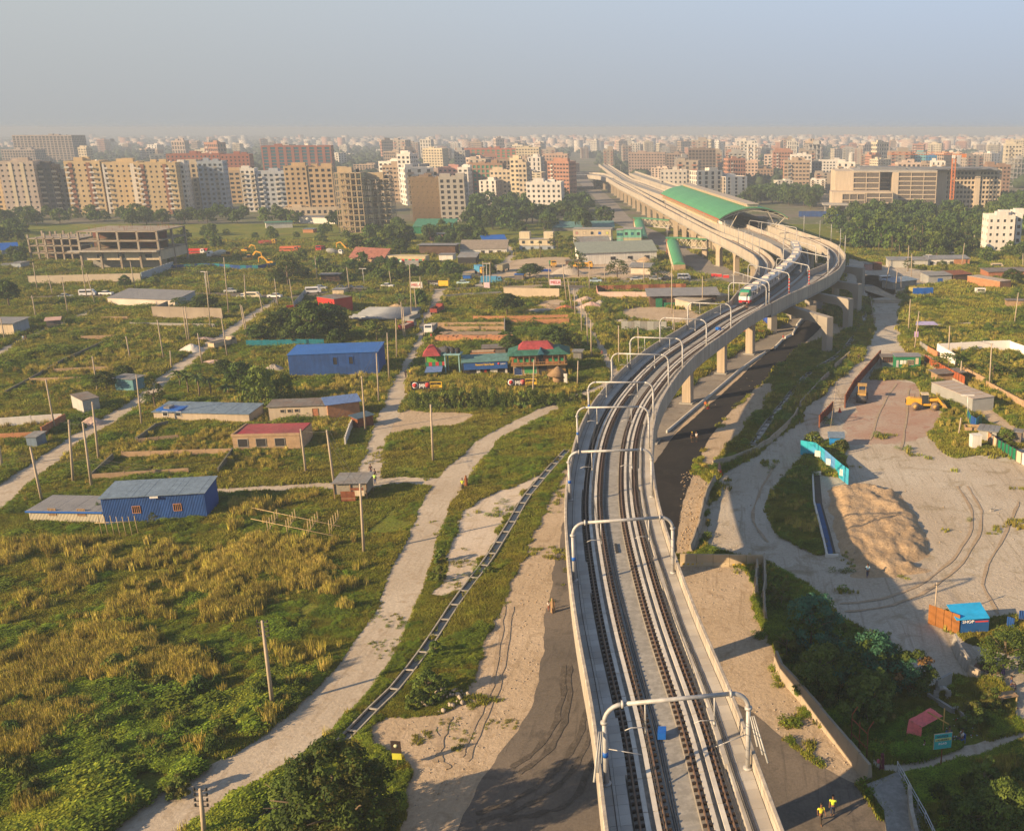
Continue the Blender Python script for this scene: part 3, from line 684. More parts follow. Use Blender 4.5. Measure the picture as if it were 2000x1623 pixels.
# ---------------------------------------------------------------- overhead line gantries
m_gal = M('gantry_steel',(.46,.46,.46),rough=.55,metal=.15,var=.14,scale=2,streak=.25)
m_redp = M('red_stripe',(.5,.05,.04),var=.2)
def gantry(l,r,hgt,label,near=False,arms=2,sign=False,redpost=False,stubs=True):
 l = V2(l);r = V2(r);c = (l+r)/2;d = (r-l);L_ = d.length;ang = math.atan2(d.y,d.x)
 t = thing('catenary_gantry',label,'gantry',(c.x,c.y,ZW),ang,'overhead line gantries along the viaduct')
 n = 12 if near else 6;rad = .165 if near else .15;rr = 1.15
 for s in (-1,1):
  x = s*L_/2
  MB().cyl(x,0,0,hgt-rr,rad,rad*.92,n).build('post',m_gal,t)
  arc = [(x-s*rr*(1-math.cos(a)),0,hgt-rr+rr*math.sin(a)) for a in [PI/2*k/6 for k in range(7)]]
  MB().tube(arc,rad*.9,n).build('bend',m_gal,t)
  if near or True: MB().cyl(x,0,hgt-rr-.08,hgt-rr+.08,rad*1.5,n=n).build('flange',m_gal,t)
  if near:
   MB().cyl(x,0,0,.12,rad*1.9,n=n).build('base_plate',m_gal,t)
   MB().tube([(s*(L_/2-rr)-.08,0,hgt),(s*(L_/2-rr)+.08,0,hgt)],rad*1.5,n).build('flange',m_gal,t)
 MB().tube([(-L_/2+rr,0,hgt),(L_/2-rr,0,hgt)],rad*.85,n).build('crossbeam',m_gal,t)
 for k in range(arms):
  x = (-.22 if k == 0 else .26)*L_
  MB().cyl(x,0,hgt-1.9,hgt,.06,n=6).cyl(x,0,hgt-2.2,hgt-1.9,.10,n=6).build('dropper',m_gal,t)
  MB().tube([(x,0,hgt-1.8),(x-.9,.05,hgt-1.75),(x-1.3,.05,hgt-1.9)],.035,5).build('registration_arm',m_gal,t)
 if sign:
  MB().cyl(-L_/2,0,2.0,2.35,rad*1.08,n=n,mi=0).build('warning_band',blue_p,t)
 if redpost:
  for k in range(5): MB().cyl(L_/2,0,.6+k*.8,1.0+k*.8,rad*1.25,n=8).build('red_band',m_redp,t)
 return t
def on_deck(u1,v1,u2,v2): return G(u1,v1,ZW),G(u2,v2,ZW)
def perp(vpx,l_u,hgt=5.6,**k):
 """gantry square to the deck at the left post base pixel"""
 g = G(l_u,vpx,ZW);p,n = near_on(cen,g);lp = p+n*(wv_-.55);rp = p-n*(wv_-.55)
 return gantry(lp,rp,hgt,**k)
glab = ['nearest tall pipe gantry with hanging insulators at the bottom of the picture','second nearest pipe gantry spanning both tracks, blue band on its left post','pipe gantry standing where the grass verge meets the parapet','pipe gantry just beyond the end of the long drain','pipe gantry beside the bend where the footpath meets the viaduct','pipe gantry above the tight curve opposite the straw hut',
  'pipe gantry on the curve beside the first lit pier','pipe gantry on the curve before the grey sheet fence','pipe gantry behind the grey sheet fence','pipe gantry nearest the front of the train']
bases = [(1178,1515),(1117,1125),(1108,972),(1121,884),(1150,822),(1190,757),(1233,722),(1285,675),(1343,644),(1416,600)]
for k,(u,v) in enumerate(bases):
 gt = perp(v,u,label=glab[k],near=k < 3,sign=k < 5)
 if k == 0:
  for s in (-1,1):
   x = s*4.55
   for q in range(3):
    MB().tube([(x+s*(.1+q*.12),-.1,3.9),(x+s*(.35+q*.25),-1.2-q*.4,2.4-q*.35)],[.035,.07],8).build('insulator',M('insulator_grey',(.42,.42,.40),rough=.4),gt)
   MB().tube([(x,0,2.6),(x-s*2.2,-.6,2.3)],.035,5).build('stay',m_gal,gt)
farg = [((1433,573),(1502,597),'gantry arching over the front car of the train',False),((1461,556),(1541,577),'gantry with red banded post over the train',True),((1516,543),(1580,560),'gantry with tall red banded post behind the second train car',True),((1530,520),(1617,541),'gantry over the tracks where the decks part',False),((1530,497),(1593,517),'gantry beyond the parting decks, below the station',False),((1463,458),(1533,470),'gantry right in front of the station hall',False),((1487,462),(1556,475),'second gantry in front of the station hall',False)]
for a,b,lb,rp in farg: gantry(G(*a,ZW),G(*b,ZW),5.4,lb,redpost=rp)
# single masts on the outer decks
def mast(g,h,label,z=ZW):
 t = thing('catenary_mast',label,'mast',(g.x,g.y,z),group='single masts along the outer decks')
 MB().cyl(0,0,0,h,.14,.10,6).build('post',m_gal,t);MB().tube([(0,0,h-1.2),(-1.6,0,h-1.0)],.04,4).build('arm',m_gal,t)
for i,(u,v) in enumerate([(1570,454),(1601,465),(1623,474),(1641,484),(1650,500),(1616,528),(1638,520)]):
 mast(G(u,v,ZW),6.5,'slim grey mast on the rim of the outermost curved deck')
for i,(u,v) in enumerate([(1415,462),(1442,478),(1455,486),(1470,492),(1483,503),(1375,444),(1340,428),(1300,407),(1268,390),(1240,374),(1210,358)]):
 mast(G(u,v,ZW),6.0,'slim grey mast on the deck passing left of the station')
for i,(u,v) in enumerate([(1290,366),(1270,358),(1250,352),(1230,343),(1212,335),(1200,326),(1188,322),(1172,322)]):
 mast(G(u,v,ZW),6.5,'tiny mast on the distant viaduct beyond the station')
# contact wires along both tracks
wm = MB()
for x in (2.72,6.72):
 P = [p+n*L2O(x) for p,n in zip(cen,normals(cen))];P = [p for p in P if p.y > 40]
 wm.tube([(p.x,p.y,ZW+3.7) for p in P],.028,3,cap=False);wm.tube([(p.x,p.y,ZW+4.6-.35*abs(math.sin(i*.19))) for i,p in enumerate(P)],.028,3,cap=False);wm.tube([(p.x+.5,p.y,ZW+4.3) for p in P],.02,3,cap=False)
 for i in range(0,len(P),2): p = P[i];wm.tube([(p.x,p.y,ZW+3.7),(p.x,p.y,ZW+4.3)],.015,3,cap=False)
ww = wm.build('contact_wire',steel_d,None);tag(ww,'thin overhead contact wires strung under the gantries','wire')
# ---------------------------------------------------------------- the train
m_tr = M('train_steel',(.40,.41,.43),rough=.35,metal=.5,var=.05);m_trg = M('train_green',(.01,.22,.13),rough=.35,var=.05);m_trr = M('train_red',(.5,.02,.03),rough=.35,var=.05)
m_roofc = M('train_roof',(.30,.31,.32),rough=.6,var=.1);m_ac = M('roof_unit',(.60,.55,.48),var=.1)
train = thing('metro_train','metro train with a green, white and red nose and steel-grey cars leaving the station','train')
Lc = 17.6;P = T1;dist = [0]
for a,b in zip(P,P[1:]): dist.append(dist[-1]+(b-a).length)
def at(s):
 j = 0
 while j < len(P)-2 and dist[j+1] < s: j += 1
 return P[j]+(P[j+1]-P[j])*((s-dist[j])/(dist[j+1]-dist[j]))
zr = ZD+.36
s0 = 1.5;body_prof = [(-1.32,.95),(-1.40,1.2),(-1.42,3.0),(-1.15,3.45),(1.15,3.45),(1.42,3.0),(1.40,1.2),(1.32,.95)]
for c in range(6):
 a = at(s0+c*(Lc+.5));b = at(min(dist[-1],s0+c*(Lc+.5)+Lc))
 if (b-a).length < Lc*.9: break
 d = (b-a).normalized();ang = math.atan2(d.y,d.x)-PI/2;mid = a
 par = MB().prof([(x,z) for x,z in body_prof],0.0 if c else 1.6,Lc,axis='y').build('car_body',m_tr,train)
 par.location = (mid.x,mid.y,zr);par.rotation_euler = (0,0,ang)
 MB().box(-1.3,1.3,.3,Lc-.2,.35,.95).build('underframe',steel_d,par)
 for k in range(8):
  y = 3.0+k*1.9
  for s in (-1,1): MB().box(s*1.40-.03,s*1.40+.03,y,y+1.05,1.85,2.75).build('window',glass,par)
 for y in (1.9,6.7,10.5,14.9):
  for s in (-1,1): MB().box(s*1.415-.02,s*1.415+.02,y+.05,y+.75,1.05,2.95).build('door',m_roofc,par)
 for y in (3.2,11.0): MB().prof([(-.9,3.45),(-.75,3.75),(.75,3.75),(.9,3.45)],y,y+3.4,axis='y').build('roof_unit',m_ac,par)
 for y in (2.0,4.2,13.0,15.2):
  MB().wheel(0,y,.42,.42,2.2).build('wheelset',black,par)
 if c == 0:
  nose = [(-1.35,.7),(-1.42,1.2),(-1.42,3.0),(-1.15,3.45),(1.15,3.45),(1.42,3.0),(1.42,1.2),(1.35,.7)]
  def ring(y,sc_,zt,zb): return [(x*sc_,y,min(zt,max(zb,z))) for x,z in nose]
  # layered nose: red skirt, white band, green crown
  MB().hexa([(-1.42,1.6,.55),(1.42,1.6,.55),(1.25,.15,.55),(-1.25,.15,.55),(-1.42,1.6,1.15),(1.42,1.6,1.15),(1.28,.05,1.15),(-1.28,.05,1.15)][0:4][::-1]+[(-1.42,1.6,1.15),(1.42,1.6,1.15),(1.28,.05,1.15),(-1.28,.05,1.15)][::-1]).build('nose_skirt',m_trr,par)
  MB().hexa([(-1.28,.04,1.15),(1.28,.04,1.15),(1.42,1.6,1.15),(-1.42,1.6,1.15),(-1.28,.10,2.05),(1.28,.10,2.05),(1.42,1.6,2.05),(-1.42,1.6,2.05)]).build('nose_band',wht,par)
  MB().hexa([(-1.28,.10,2.05),(1.28,.10,2.05),(1.42,1.6,2.05),(-1.42,1.6,2.05),(-1.05,.75,3.35),(1.05,.75,3.35),(1.25,1.62,3.5),(-1.25,1.62,3.5)]).build('nose_crown',m_trg,par)
  MB().hexa([(-1.05,.10,2.15),(1.05,.10,2.15),(1.05,.16,2.15),(-1.05,.16,2.15),(-.92,.46,2.95),(.92,.46,2.95),(.92,.56,2.95),(-.92,.56,2.95)]).build('windscreen',M('windscreen',(.25,.22,.17),rough=.1,spec=.8),par)
  for s in (-1,1): MB().box(s*.85-.2,s*.85+.2,-.02,.06,1.25,1.45).build('headlight',m_ac,par)
  MB().box(-.4,.4,-.25,.1,.55,.85).build('coupler',black,par)
# ================================================================ station
A0 = G(1399,426,15);B0 = G(1290,379,15)
ax = V2(B0)-V2(A0);SL = ax.length;ax.normalize();sa = math.atan2(ax.y,ax.x)-PI/2
SWD = 29.5
stn = thing('metro_station','elevated station hall under a long arched green roof with a grey ridge vent','station',(A0.x,A0.y,0),sa)
m_groof = M('green_roof',(.075,.30,.13),var=.12,streak=.15,scale=.1,rough=.5,wave=('X',.6,.03))
m_gutter = M('roof_edge',(.30,.10,.05),var=.1)  # brown-red gutter colour
zR = 19.6;zE = 15.0
def arch(t): return zE+(zR-zE)*(1-(2*t-1)**2)**.85 if 0 < t < 1 else zE
ns = 16;mb = MB();vs = [];fs = []
for y in (-6.0,SL):
 for k in range(ns+1):
  t = k/ns;vs.append((t*SWD,y,arch(t)))
for y in (-6.0,SL):
 for k in range(ns+1):
  t = k/ns;vs.append((t*SWD,y,arch(t)-.35))
n1 = ns+1
for k in range(ns):
 fs.append((k,k+1,n1+k+1,n1+k));fs.append((2*n1+k,3*n1+k,3*n1+k+1,2*n1+k+1));fs.append((k,2*n1+k,2*n1+k+1,k+1));fs.append((n1+k,n1+k+1,3*n1+k+1,3*n1+k))
fs += [(0,n1,3*n1,2*n1),(ns,2*n1+ns,3*n1+ns,n1+ns)]
mb.add(vs,fs).build('roof',m_groof,stn)
MB().box(SWD/2-2.2,SWD/2+2.2,-3,SL-2,zR-.6,zR+.9).box(SWD/2-2.6,SWD/2+2.6,-3.6,SL-1.5,zR+.9,zR+1.15).build('ridge_vent',M('ridge_grey',(.36,.32,.27),var=.1),stn)
lv = MB()
for k in range(int(SL/3)):
 y = k*3.0
 lv.box(SWD/2-2.26,SWD/2-2.2,y,y+1.6,zR-.2,zR+.7)
lv.build('vent_louvre',brick_t,stn,kind='stuff')
MB().box(-.25,.05,-6,SL,zE-.5,zE+.1).build('gutter',m_gutter,stn);MB().box(SWD-.05,SWD+.25,-6,SL,zE-.5,zE+.1).build('gutter',m_gutter,stn)
m_truss = M('truss_cream',(.55,.50,.40),var=.06)
for y in (-5.0,-1.0):
 tr = MB();prev = None
 for k in range(13):
  t = k/12;p = (t*SWD,y,arch(t)-.5);q = (t*SWD,y,arch(t)-1.6 if 0 < k < 12 else zE-.6)
  if prev: tr.bar(prev[0],p,.28);tr.bar(prev[1],q,.22);tr.bar(prev[1],p,.12)
  prev = (p,q)
 for x0 in (5.0,SWD-5.0):
  tr.bar((x0,y+1,11.2),(x0-3.8,y,arch((x0-3.8)/SWD)-.8),.26);tr.bar((x0,y+1,11.2),(x0+3.8,y,arch((x0+3.8)/SWD)-.8),.26)
 tr.build('roof_truss',m_truss,stn)
# platforms, end rooms, concourse, columns
for x0,x1 in ((2.2,7.6),(SWD-7.6,SWD-2.2)):
 MB().box(x0,x1,0,SL,8.6,11.7).build('platform',conc,stn);MB().box(x0+.3,x1-.3,.2,9,11.7,14.0).build('end_room',white,stn)
MB().box(7.6,SWD-7.6,.5,SL,8.6,10.4).build('track_slab',m_deck,stn)
MB().box(-.5,SWD+.5,6,SL,5.6,8.55).build('concourse',M('concourse_buff',(.46,.34,.22),var=.15,scale=.2),stn)
cl = MB();st = MB();br = MB()
for k in range(int(SL/7.2)):
 y = 7+k*7.2
 for x in (-.2,10,20,SWD-.4): MB().box(x,x+1.0,y,y+1.2,0,5.55).build('column',m_pier,stn) if x < 12 else cl.box(x,x+1.0,y,y+1.2,0,5.55)
 st.box(1.2,1.7,y,y+.5,11.7,14.8);st.box(1.2,1.7,y+3.6,y+4.1,11.7,14.8);br.box(-.6,-.5,y,y+4.6,6.3,7.7)
cl.build('column',m_pier,stn,kind='stuff');st.build('roof_post',M('post_buff',(.55,.40,.24),var=.1),stn,kind='stuff');br.build('brick_panel',brick_o,stn,kind='stuff')
MB().box(1.3,1.6,6,SL,11.7,12.5).build('balustrade',cream,stn)
add_excl([V2(A0),V2(A0)+ax*SL,V2(A0)+ax*SL+Vector((ax.y,-ax.x,0))*SWD,V2(A0)+Vector((ax.y,-ax.x,0))*SWD])
# covered stairs and foot bridges
def stair(u0,v0,zt,u1,v1,zb,ub,vb,zbr,label,wd=4.4):
 a = G(u0,v0,zt);b = G(u1,v1,zb);c = G(ub,vb,zbr)
 t = thing('entrance_stair',label,'stairway',(b.x,b.y,0));d = Vector((a.x-b.x,a.y-b.y,0));L_ = d.length;an = math.atan2(d.y,d.x)-PI/2;t.rotation_euler = (0,0,an)
 nn = 8;vs = [];fs = []
 for (y,z) in ((0,zb),(L_,zt)):
  for k in range(nn+1):
   q = PI*k/nn;vs.append((-wd/2*math.cos(q),y,z-1.3+1.3*math.sin(q)))
 for k in range(nn): fs.append((k,k+1,nn+1+k+1,nn+1+k))
 MB().add(vs,fs+[tuple(range(nn+1)),tuple(range(2*nn+1,nn,-1))]).build('arched_roof',m_groof,t)
 for s in (-1,1):
  x = s*wd/2
  MB().hexa([(x-.1,0,0),(x+.1,0,0),(x+.1,L_,zt-3.9),(x-.1,L_,zt-3.9),(x-.1,0,zb-1.3),(x+.1,0,zb-1.3),(x+.1,L_,zt-1.3),(x-.1,L_,zt-1.3)]).build('side_wall',brick_t if s > 0 else cream,t)
 MB().box(-wd/2,wd/2,-.1,.1,0,zb-1.0).build('gate',brick_t,t)
 MB().box(-wd/2-.3,wd/2+.3,L_,L_+3.4,zt-.2,zt+.3).build('landing_roof',m_groof,t)
 for x in (-wd/2,wd/2):
  for y in (L_+.2,L_+3.0): MB().box(x-.2,x+.2,y-.2,y+.2,0,zt-.2).build('landing_post',brick if x < 0 else cream,t)
 # bridge towards the station
 cs,sn = math.cos(-an),math.sin(-an);dx,dy = c.x-b.x,c.y-b.y;e = Vector((dx*cs-dy*sn,dx*sn+dy*cs,0));f = Vector((wd/2,L_+1.6,0))
 MB().bar((f.x,f.y,zt+.1),(e.x,e.y,zt+.1),3.2,.35).build('bridge_roof',m_groof,t)
 MB().bar((f.x,f.y,zt-3.6),(e.x,e.y,zt-3.6),3.0,.5).build('bridge_deck',conc,t)
 for s in (-1.4,1.4):
  tr = MB();m = 6;dirn = (e-f)/m;nv = Vector((-dirn.y,dirn.x,0)).normalized()*s
  for k in range(m):
   p = f+dirn*k+nv;q = f+dirn*(k+1)+nv
   tr.bar((p.x,p.y,zt-3.4),(q.x,q.y,zt-.2),.14);tr.bar((p.x,p.y,zt-.2),(q.x,q.y,zt-3.4),.14);tr.bar((q.x,q.y,zt-3.4),(q.x,q.y,zt-.2),.14)
  tr.build('bridge_truss',m_truss,t)
stair(1313,466,7.6,1327,512,3.6,1383,468,7.6,'nearer covered stair with arched green roof and truss bridge to the station')
stair(1247,427,7.6,1257,462,3.6,1310,431,7.6,'farther covered stair with arched green roof beside the mint green house')
# ================================================================ trees
def leaf_mat(name,c,var=.35,tr=.25,rnd=.22): return M(name,c,rough=.7,var=var,scale=.9,trans=tr,rnd=rnd,spec=.15)
lf_dark = leaf_mat('foliage_dark',(.048,.082,.018));lf_mid = leaf_mat('foliage_mid',(.080,.125,.022));lf_light = leaf_mat('foliage_light',(.14,.19,.035))
lf_skylit = leaf_mat('foliage_skylit_shade',(.05,.145,.08));lf_olive = leaf_mat('foliage_olive',(.13,.135,.03));lf_dry = leaf_mat('foliage_dry',(.30,.19,.06));bark = M('bark',(.16,.12,.08),var=.25,scale=3)  # blue-green leaves: skylit shade is put into the foliage colour
def quads(cent,nrm,size,asp=.55,up=None):
 """leaf quads at centres with random roll"""
 n = len(cent);a = rng.normal(size=(n,3));nrm = nrm/np.linalg.norm(nrm,axis=1,keepdims=True)
 t = np.cross(nrm,a);t /= np.linalg.norm(t,axis=1,keepdims=True)+1e-9;b = np.cross(nrm,t)
 s = np.asarray(size).reshape(-1,1)*np.ones((n,1));t = t*s;b = b*s*asp
 V = np.stack([cent-t-b*.3,cent+b*-1.0,cent+t-b*.3,cent+b*1.0],1)
 V = np.stack([cent-t,cent-b,cent+t,cent+b],1)
 return V.reshape(-1,3)
def crown_mesh(name,mat,clumps,per,leaf,shape=(1,1,.8),hollow=.35,mats=None,droop=0.0,csize=.34,bottom=-.35):
 """unit crown: clumps spread over an uneven ellipsoid, leaves over each clump"""
 cs = [];nr = [];mi = []
 th = rng.uniform(0,2*PI,clumps);zz = rng.uniform(bottom,1,clumps);rr = np.sqrt(np.maximum(0,1-zz**2))*rng.uniform(.55,1.0,clumps)
 base = np.stack([np.cos(th)*rr,np.sin(th)*rr,zz*rng.uniform(.75,1.0,clumps)],1)
 base[:,0] += .15*np.sin(base[:,1]*3+1);lumps = rng.uniform(.6,1.25,clumps)
 for c,l in zip(base,lumps):
  k = max(3,int(per*l*l));d = rng.normal(size=(k,3));d /= np.linalg.norm(d,axis=1,keepdims=True);d[:,2] = np.abs(d[:,2])*.9-.25*rng.random(k)
  r = csize*l*rng.uniform(.55,1.0,(k,1));p = c*(1-csize*.4)+d*r*np.array([1,1,.75]);p[:,2] -= droop*rng.random(k)*.3
  cs.append(p);nr.append(d+rng.normal(size=(k,3))*.5+np.array([0,0,.4]));mi.append(np.full(k,rng.integers(0,len(mats or [mat]))))
 cs = np.concatenate(cs)*np.array(shape);nr = np.concatenate(nr);mi = np.concatenate(mi)
 V = quads(cs,nr,rng.uniform(.6,1.25,len(cs))*leaf);F = np.arange(len(V)).reshape(-1,4)
 return npmesh(name,V,F,mats or [mat],mi)
def trunk_mesh(h,r,limbs=4,spread=.5):
 m = MB();m.tube([(0,0,-.1),(.03*h,.02*h,h*.45),(0,.03*h,h*.8)],[r,r*.75,r*.4],6)
 for k in range(limbs):
  a = 2*PI*k/limbs+random.uniform(-.4,.4);z = h*random.uniform(.35,.6)
  m.tube([(0,0,z),(math.cos(a)*spread*.4,math.sin(a)*spread*.4,z+h*.15),(math.cos(a)*spread,math.sin(a)*spread,z+h*.3)],[r*.5,r*.35,r*.12],4)
 return m.mesh('trunk',bark)
CROWN = {}
def get_crown(kind):
 if kind in CROWN: return CROWN[kind]
 v = []
 for i in range(3):
  if kind == 'mango': v.append(crown_mesh('crown',None,95,34,.075,(1,1,.82),mats=[lf_dark,lf_dark,lf_mid],csize=.30))
  if kind == 'far': v.append(crown_mesh('crown',None,42,17,.13,(1,1,.8),mats=[lf_dark,lf_mid,lf_dark],csize=.36))
  if kind == 'farlight': v.append(crown_mesh('crown',None,42,17,.13,(1,1,.85),mats=[lf_mid,lf_light,lf_mid],csize=.36))
  if kind == 'light': v.append(crown_mesh('crown',None,80,30,.075,(1,1,.9),mats=[lf_light,lf_mid,lf_olive],csize=.30))
  if kind == 'sparse': v.append(crown_mesh('crown',None,55,22,.07,(1,1,1.0),mats=[lf_mid,lf_olive,lf_dark],csize=.28))
  if kind == 'bush': v.append(crown_mesh('crown',None,50,26,.11,(1,1,.8),mats=[lf_light,lf_mid,lf_olive],csize=.34,bottom=0))
  if kind == 'bushdark': v.append(crown_mesh('crown',None,50,26,.11,(1,1,.8),mats=[lf_mid,lf_dark,lf_mid],csize=.34,bottom=0))
  if kind == 'bamboo': v.append(crown_mesh('crown',None,90,30,.06,(1,1,1.1),mats=[lf_light,lf_mid,lf_light],csize=.26,droop=.8,bottom=-.1))
 CROWN[kind] = v;return v
TRUNK = [trunk_mesh(1.0,.035,4,.35) for _ in range(3)]
def tree(p,h,r,kind,label,group=None,cat='tree',name='tree',trunk=.35,zs=None):
 t = thing(name,label,cat,(p[0],p[1],0),random.uniform(0,6.28),group)
 m = random.choice(get_crown(kind));c = link('crown',m,t)
 zc = h*trunk;lo_ = .35 if 'bush' not in kind and kind != 'bamboo' else .12;sz = (h-zc)/(1+lo_)/.88;c.location = (0,0,zc+lo_*sz*.9);c.scale = (r,r*random.uniform(.88,1.1),sz)
 if trunk > 0.02:
  k = link('trunk',random.choice(TRUNK),t);k.scale = (h*.9,h*.9,h*.85)
 return t
def ptree(u,v,vt,rpx,kind,label,**k):
 """tree standing at pixel (u,v), top at row vt, crown radius in pixels"""
 g = G(u,v);d = g.y*math.cos(PITCH)+H*math.sin(PITCH);h = max(1.0,ztop(u,vt,g));return tree(g,h,rpx*d/FPX,kind,label,**k)
GM = 'mango trees beside the teal fence'
mango = [(505,668,632,25,'round mango tree at the left end above the teal fence'),(540,665,612,28,'mango tree behind the teal fence, second in the clump'),(560,640,600,30,'low spreading mango at the back of the clump near the red wall'),(575,672,622,32,'mango tree in the front middle of the dark clump'),
         (612,670,584,46,'largest domed mango tree, tallest of the dark clump'),(655,668,604,30,'dark mango tree at the right of the clump against the grey pipe stacks'),(640,640,590,36,'mango crown behind the tallest one'),(660,690,640,20,'small mango at the right foot of the clump')]
for u,v,vt,r,lb in mango: ptree(u,v,vt,r,'mango',lb,group=GM,trunk=.22)
ones = [(736,668,622,27,'light','bright green tree in front of the pipe stack shed'),(990,618,570,30,'mango','rounded dark tree in the walled plot right of the north road'),(563,560,500,38,'sparse','tall grey-green tree beside the main road left of the parked cars'),
  (18,602,545,26,'mango','dark tree cut by the left edge below the panelled wall'),(246,568,536,12,'mango','small dark tree in front of the panelled boundary wall'),(300,560,540,14,'light','bushy tree at the right end of the panelled wall'),
  (400,608,574,26,'mango','spreading tree behind the brick compound wall'),(352,606,582,18,'sparse','shrubby tree right of the white warehouse'),(998,690,652,22,'mango','dark tree behind the red-roofed eatery, left one'),(1085,690,632,32,'mango','broad dark tree behind the red-roofed eatery, right one'),
  (1118,690,645,22,'light','feathery light tree beside the narrow footpath'),(515,790,716,40,'bamboo','tall light bamboo clump left of the blue warehouse'),(556,785,730,26,'bamboo','small bamboo clump against the corner of the blue warehouse'),(470,760,705,30,'mango','dark tree between the banana palms and the bamboo'),
  (440,745,700,22,'mango','dark tree behind the banana palms'),(305,800,742,22,'sparse','scrubby tree at the end of the long corrugated roof'),(208,765,722,22,'mango','dark tree behind the grey block hut'),(245,750,712,20,'mango','dark tree left of the teal hut'),
  (820,600,560,18,'bushdark','bush where the north road leaves the main road'),(870,470,440,26,'far','dark tree beside the pink house'),(784,500,464,22,'mango','dark tree behind the wall of round painted signs'),(700,500,455,26,'far','tree at the foot of the bare concrete frame'),
  (735,500,460,26,'far','broad tree in front of the bare concrete frame'),(1130,540,492,22,'sparse','round tree in front of the long white warehouse'),(1205,545,508,26,'sparse','bushy tree by the white warehouse with many branches'),(1285,552,515,24,'sparse','tree beside the stalls left of the station road'),(1035,545,513,28,'mango','flat-topped tree above the blue tarpaulin'),
  (1118,500,462,18,'sparse','layered tree in front of the cream two storey house'),(1088,492,455,14,'sparse','slim tree between the two pale houses'),(985,660,645,14,'bushdark','bush at the corner of the planked yard'),(960,545,515,14,'mango','round shrub beside the ochre truck'),
  (1775,530,505,12,'sparse','small tree in front of the white roadside rooms'),(1977,560,523,22,'mango','dark round tree at the end of the red brick shed'),(1840,540,510,14,'sparse','slender tree half hiding the white roadside rooms'),(1850,730,690,32,'sparse','straggly shrub tree below the white boundary wall'),(1940,740,695,36,'sparse','wide shrub tree right of the white boundary wall'),
  (1965,868,835,16,'light','young leafy tree between the tin huts at the yard edge'),(1615,830,815,16,'sparse','feathery shrub behind the turquoise fence'),(1590,868,840,20,'bush','green bush between the turquoise fence and blue cabin'),(1640,880,855,18,'bush','leafy bush right in front of the blue cabin')]
for u,v,vt,r,kd,lb in ones: ptree(u,v,vt,r,kd,lb,trunk=.3 if kd not in ('bush','bushdark','bamboo') else .0)
# foreground trees with fine leaves
def big_tree(u,v,vt,rpx,mats,label,clumps,per,leaf,shape=(1,1,.85),trunkh=.3,name='tree',cs=.26,palm=False):
 g = G(u,v);d = g.y*math.cos(PITCH)+H*math.sin(PITCH);h = ztop(u,vt,g);r = rpx*d/FPX
 t = thing(name,label,'tree' if name == 'tree' else 'shrub',(g.x,g.y,0));sz = h*(1-trunkh)/1.45
 c = link('crown',crown_mesh('crown',None,clumps,per,leaf/r,(1,1,sz/r),mats=mats,csize=cs,bottom=-.45),t);c.location = (0,0,h*trunkh+.42*sz);c.scale = (r,r,r)
 k = link('trunk',trunk_mesh(1.0,.03,5,.5),t);k.scale = (h*.7,h*.7,h*.85)
 return t
big_tree(668,1700,1428,108,[lf_dark,lf_mid,lf_dark,lf_olive],'large feathery tree at the bottom edge left of the asphalt, nearest tree of all',190,130,.15,(1,1,1.0),.1,cs=.2)
big_tree(590,1650,1485,60,[lf_mid,lf_light,lf_dark],'paler leafy tree overlapping the nearest tree on its left',90,90,.15,trunkh=.05)
big_tree(1582,1270,1155,60,[lf_skylit,lf_skylit,lf_mid],'blue-green shrub tree highest in the row by the curved wall',110,110,.16,(1,1,1.1),trunkh=.02,name='shrub')
big_tree(1690,1350,1232,76,[lf_skylit,lf_skylit,lf_mid],'blue-green shrub tree in the middle of the row, broad top',130,110,.16,(1,1,1.0),trunkh=.02,name='shrub')
big_tree(1775,1355,1268,52,[lf_skylit,lf_mid,lf_dry],'shrub tree with dead golden leaves on its right side',55,110,.16,trunkh=.2,name='shrub')
big_tree(1692,1415,1300,56,[lf_mid,lf_light,lf_mid],'yellow-green shrub tree standing in front of the broad blue-green one',60,110,.16,trunkh=.15,name='shrub')
big_tree(1598,1350,1250,58,[lf_mid,lf_light,lf_light],'dark shrub tree just inside the curved wall',60,90,.15,trunkh=.05,name='shrub')
big_tree(1535,1290,1225,30,[lf_light,lf_mid,lf_olive],'yellow-green bush at the upper end of the curved wall',40,80,.14,trunkh=.0,name='shrub')
big_tree(1525,1190,1130,24,[lf_olive,lf_light,lf_mid],'spindly bush beside the short standing wall slabs',30,60,.13,trunkh=.1,name='shrub')
big_tree(1890,1640,1548,56,[lf_dark,lf_mid,lf_dark],'dark bush at the bottom right beside the railing',80,80,.14,trunkh=.0,name='shrub')
big_tree(1950,1630,1520,70,[lf_mid,lf_light,lf_mid],'bright bush in the bottom right corner',90,80,.14,trunkh=.0,name='shrub')
big_tree(1920,1550,1480,36,[lf_light,lf_mid,lf_light],'light green shrub below the path on the right',45,70,.13,trunkh=.0,name='shrub')
big_tree(1960,1310,1222,60,[lf_mid,lf_mid,lf_dark],'weedy thicket behind the blue booth',70,70,.14,trunkh=.0,name='shrub')
big_tree(1900,1420,1372,36,[lf_light,lf_olive,lf_mid],'bush with pale flowers beside the drain mouth',40,70,.13,trunkh=.0,name='shrub')
big_tree(1940,1385,1345,30,[lf_mid,lf_olive,lf_dark],'bush in front of the bamboo table',36,70,.13,trunkh=.0,name='shrub')
big_tree(862,1100,1070,15,[lf_light,lf_mid,lf_light],'upper round bush on the strip between road and sand',26,60,.12,trunkh=.0,name='shrub')
big_tree(858,1135,1100,16,[lf_light,lf_mid,lf_light],'lower round bush on the strip between road and sand',26,60,.12,trunkh=.0,name='shrub')
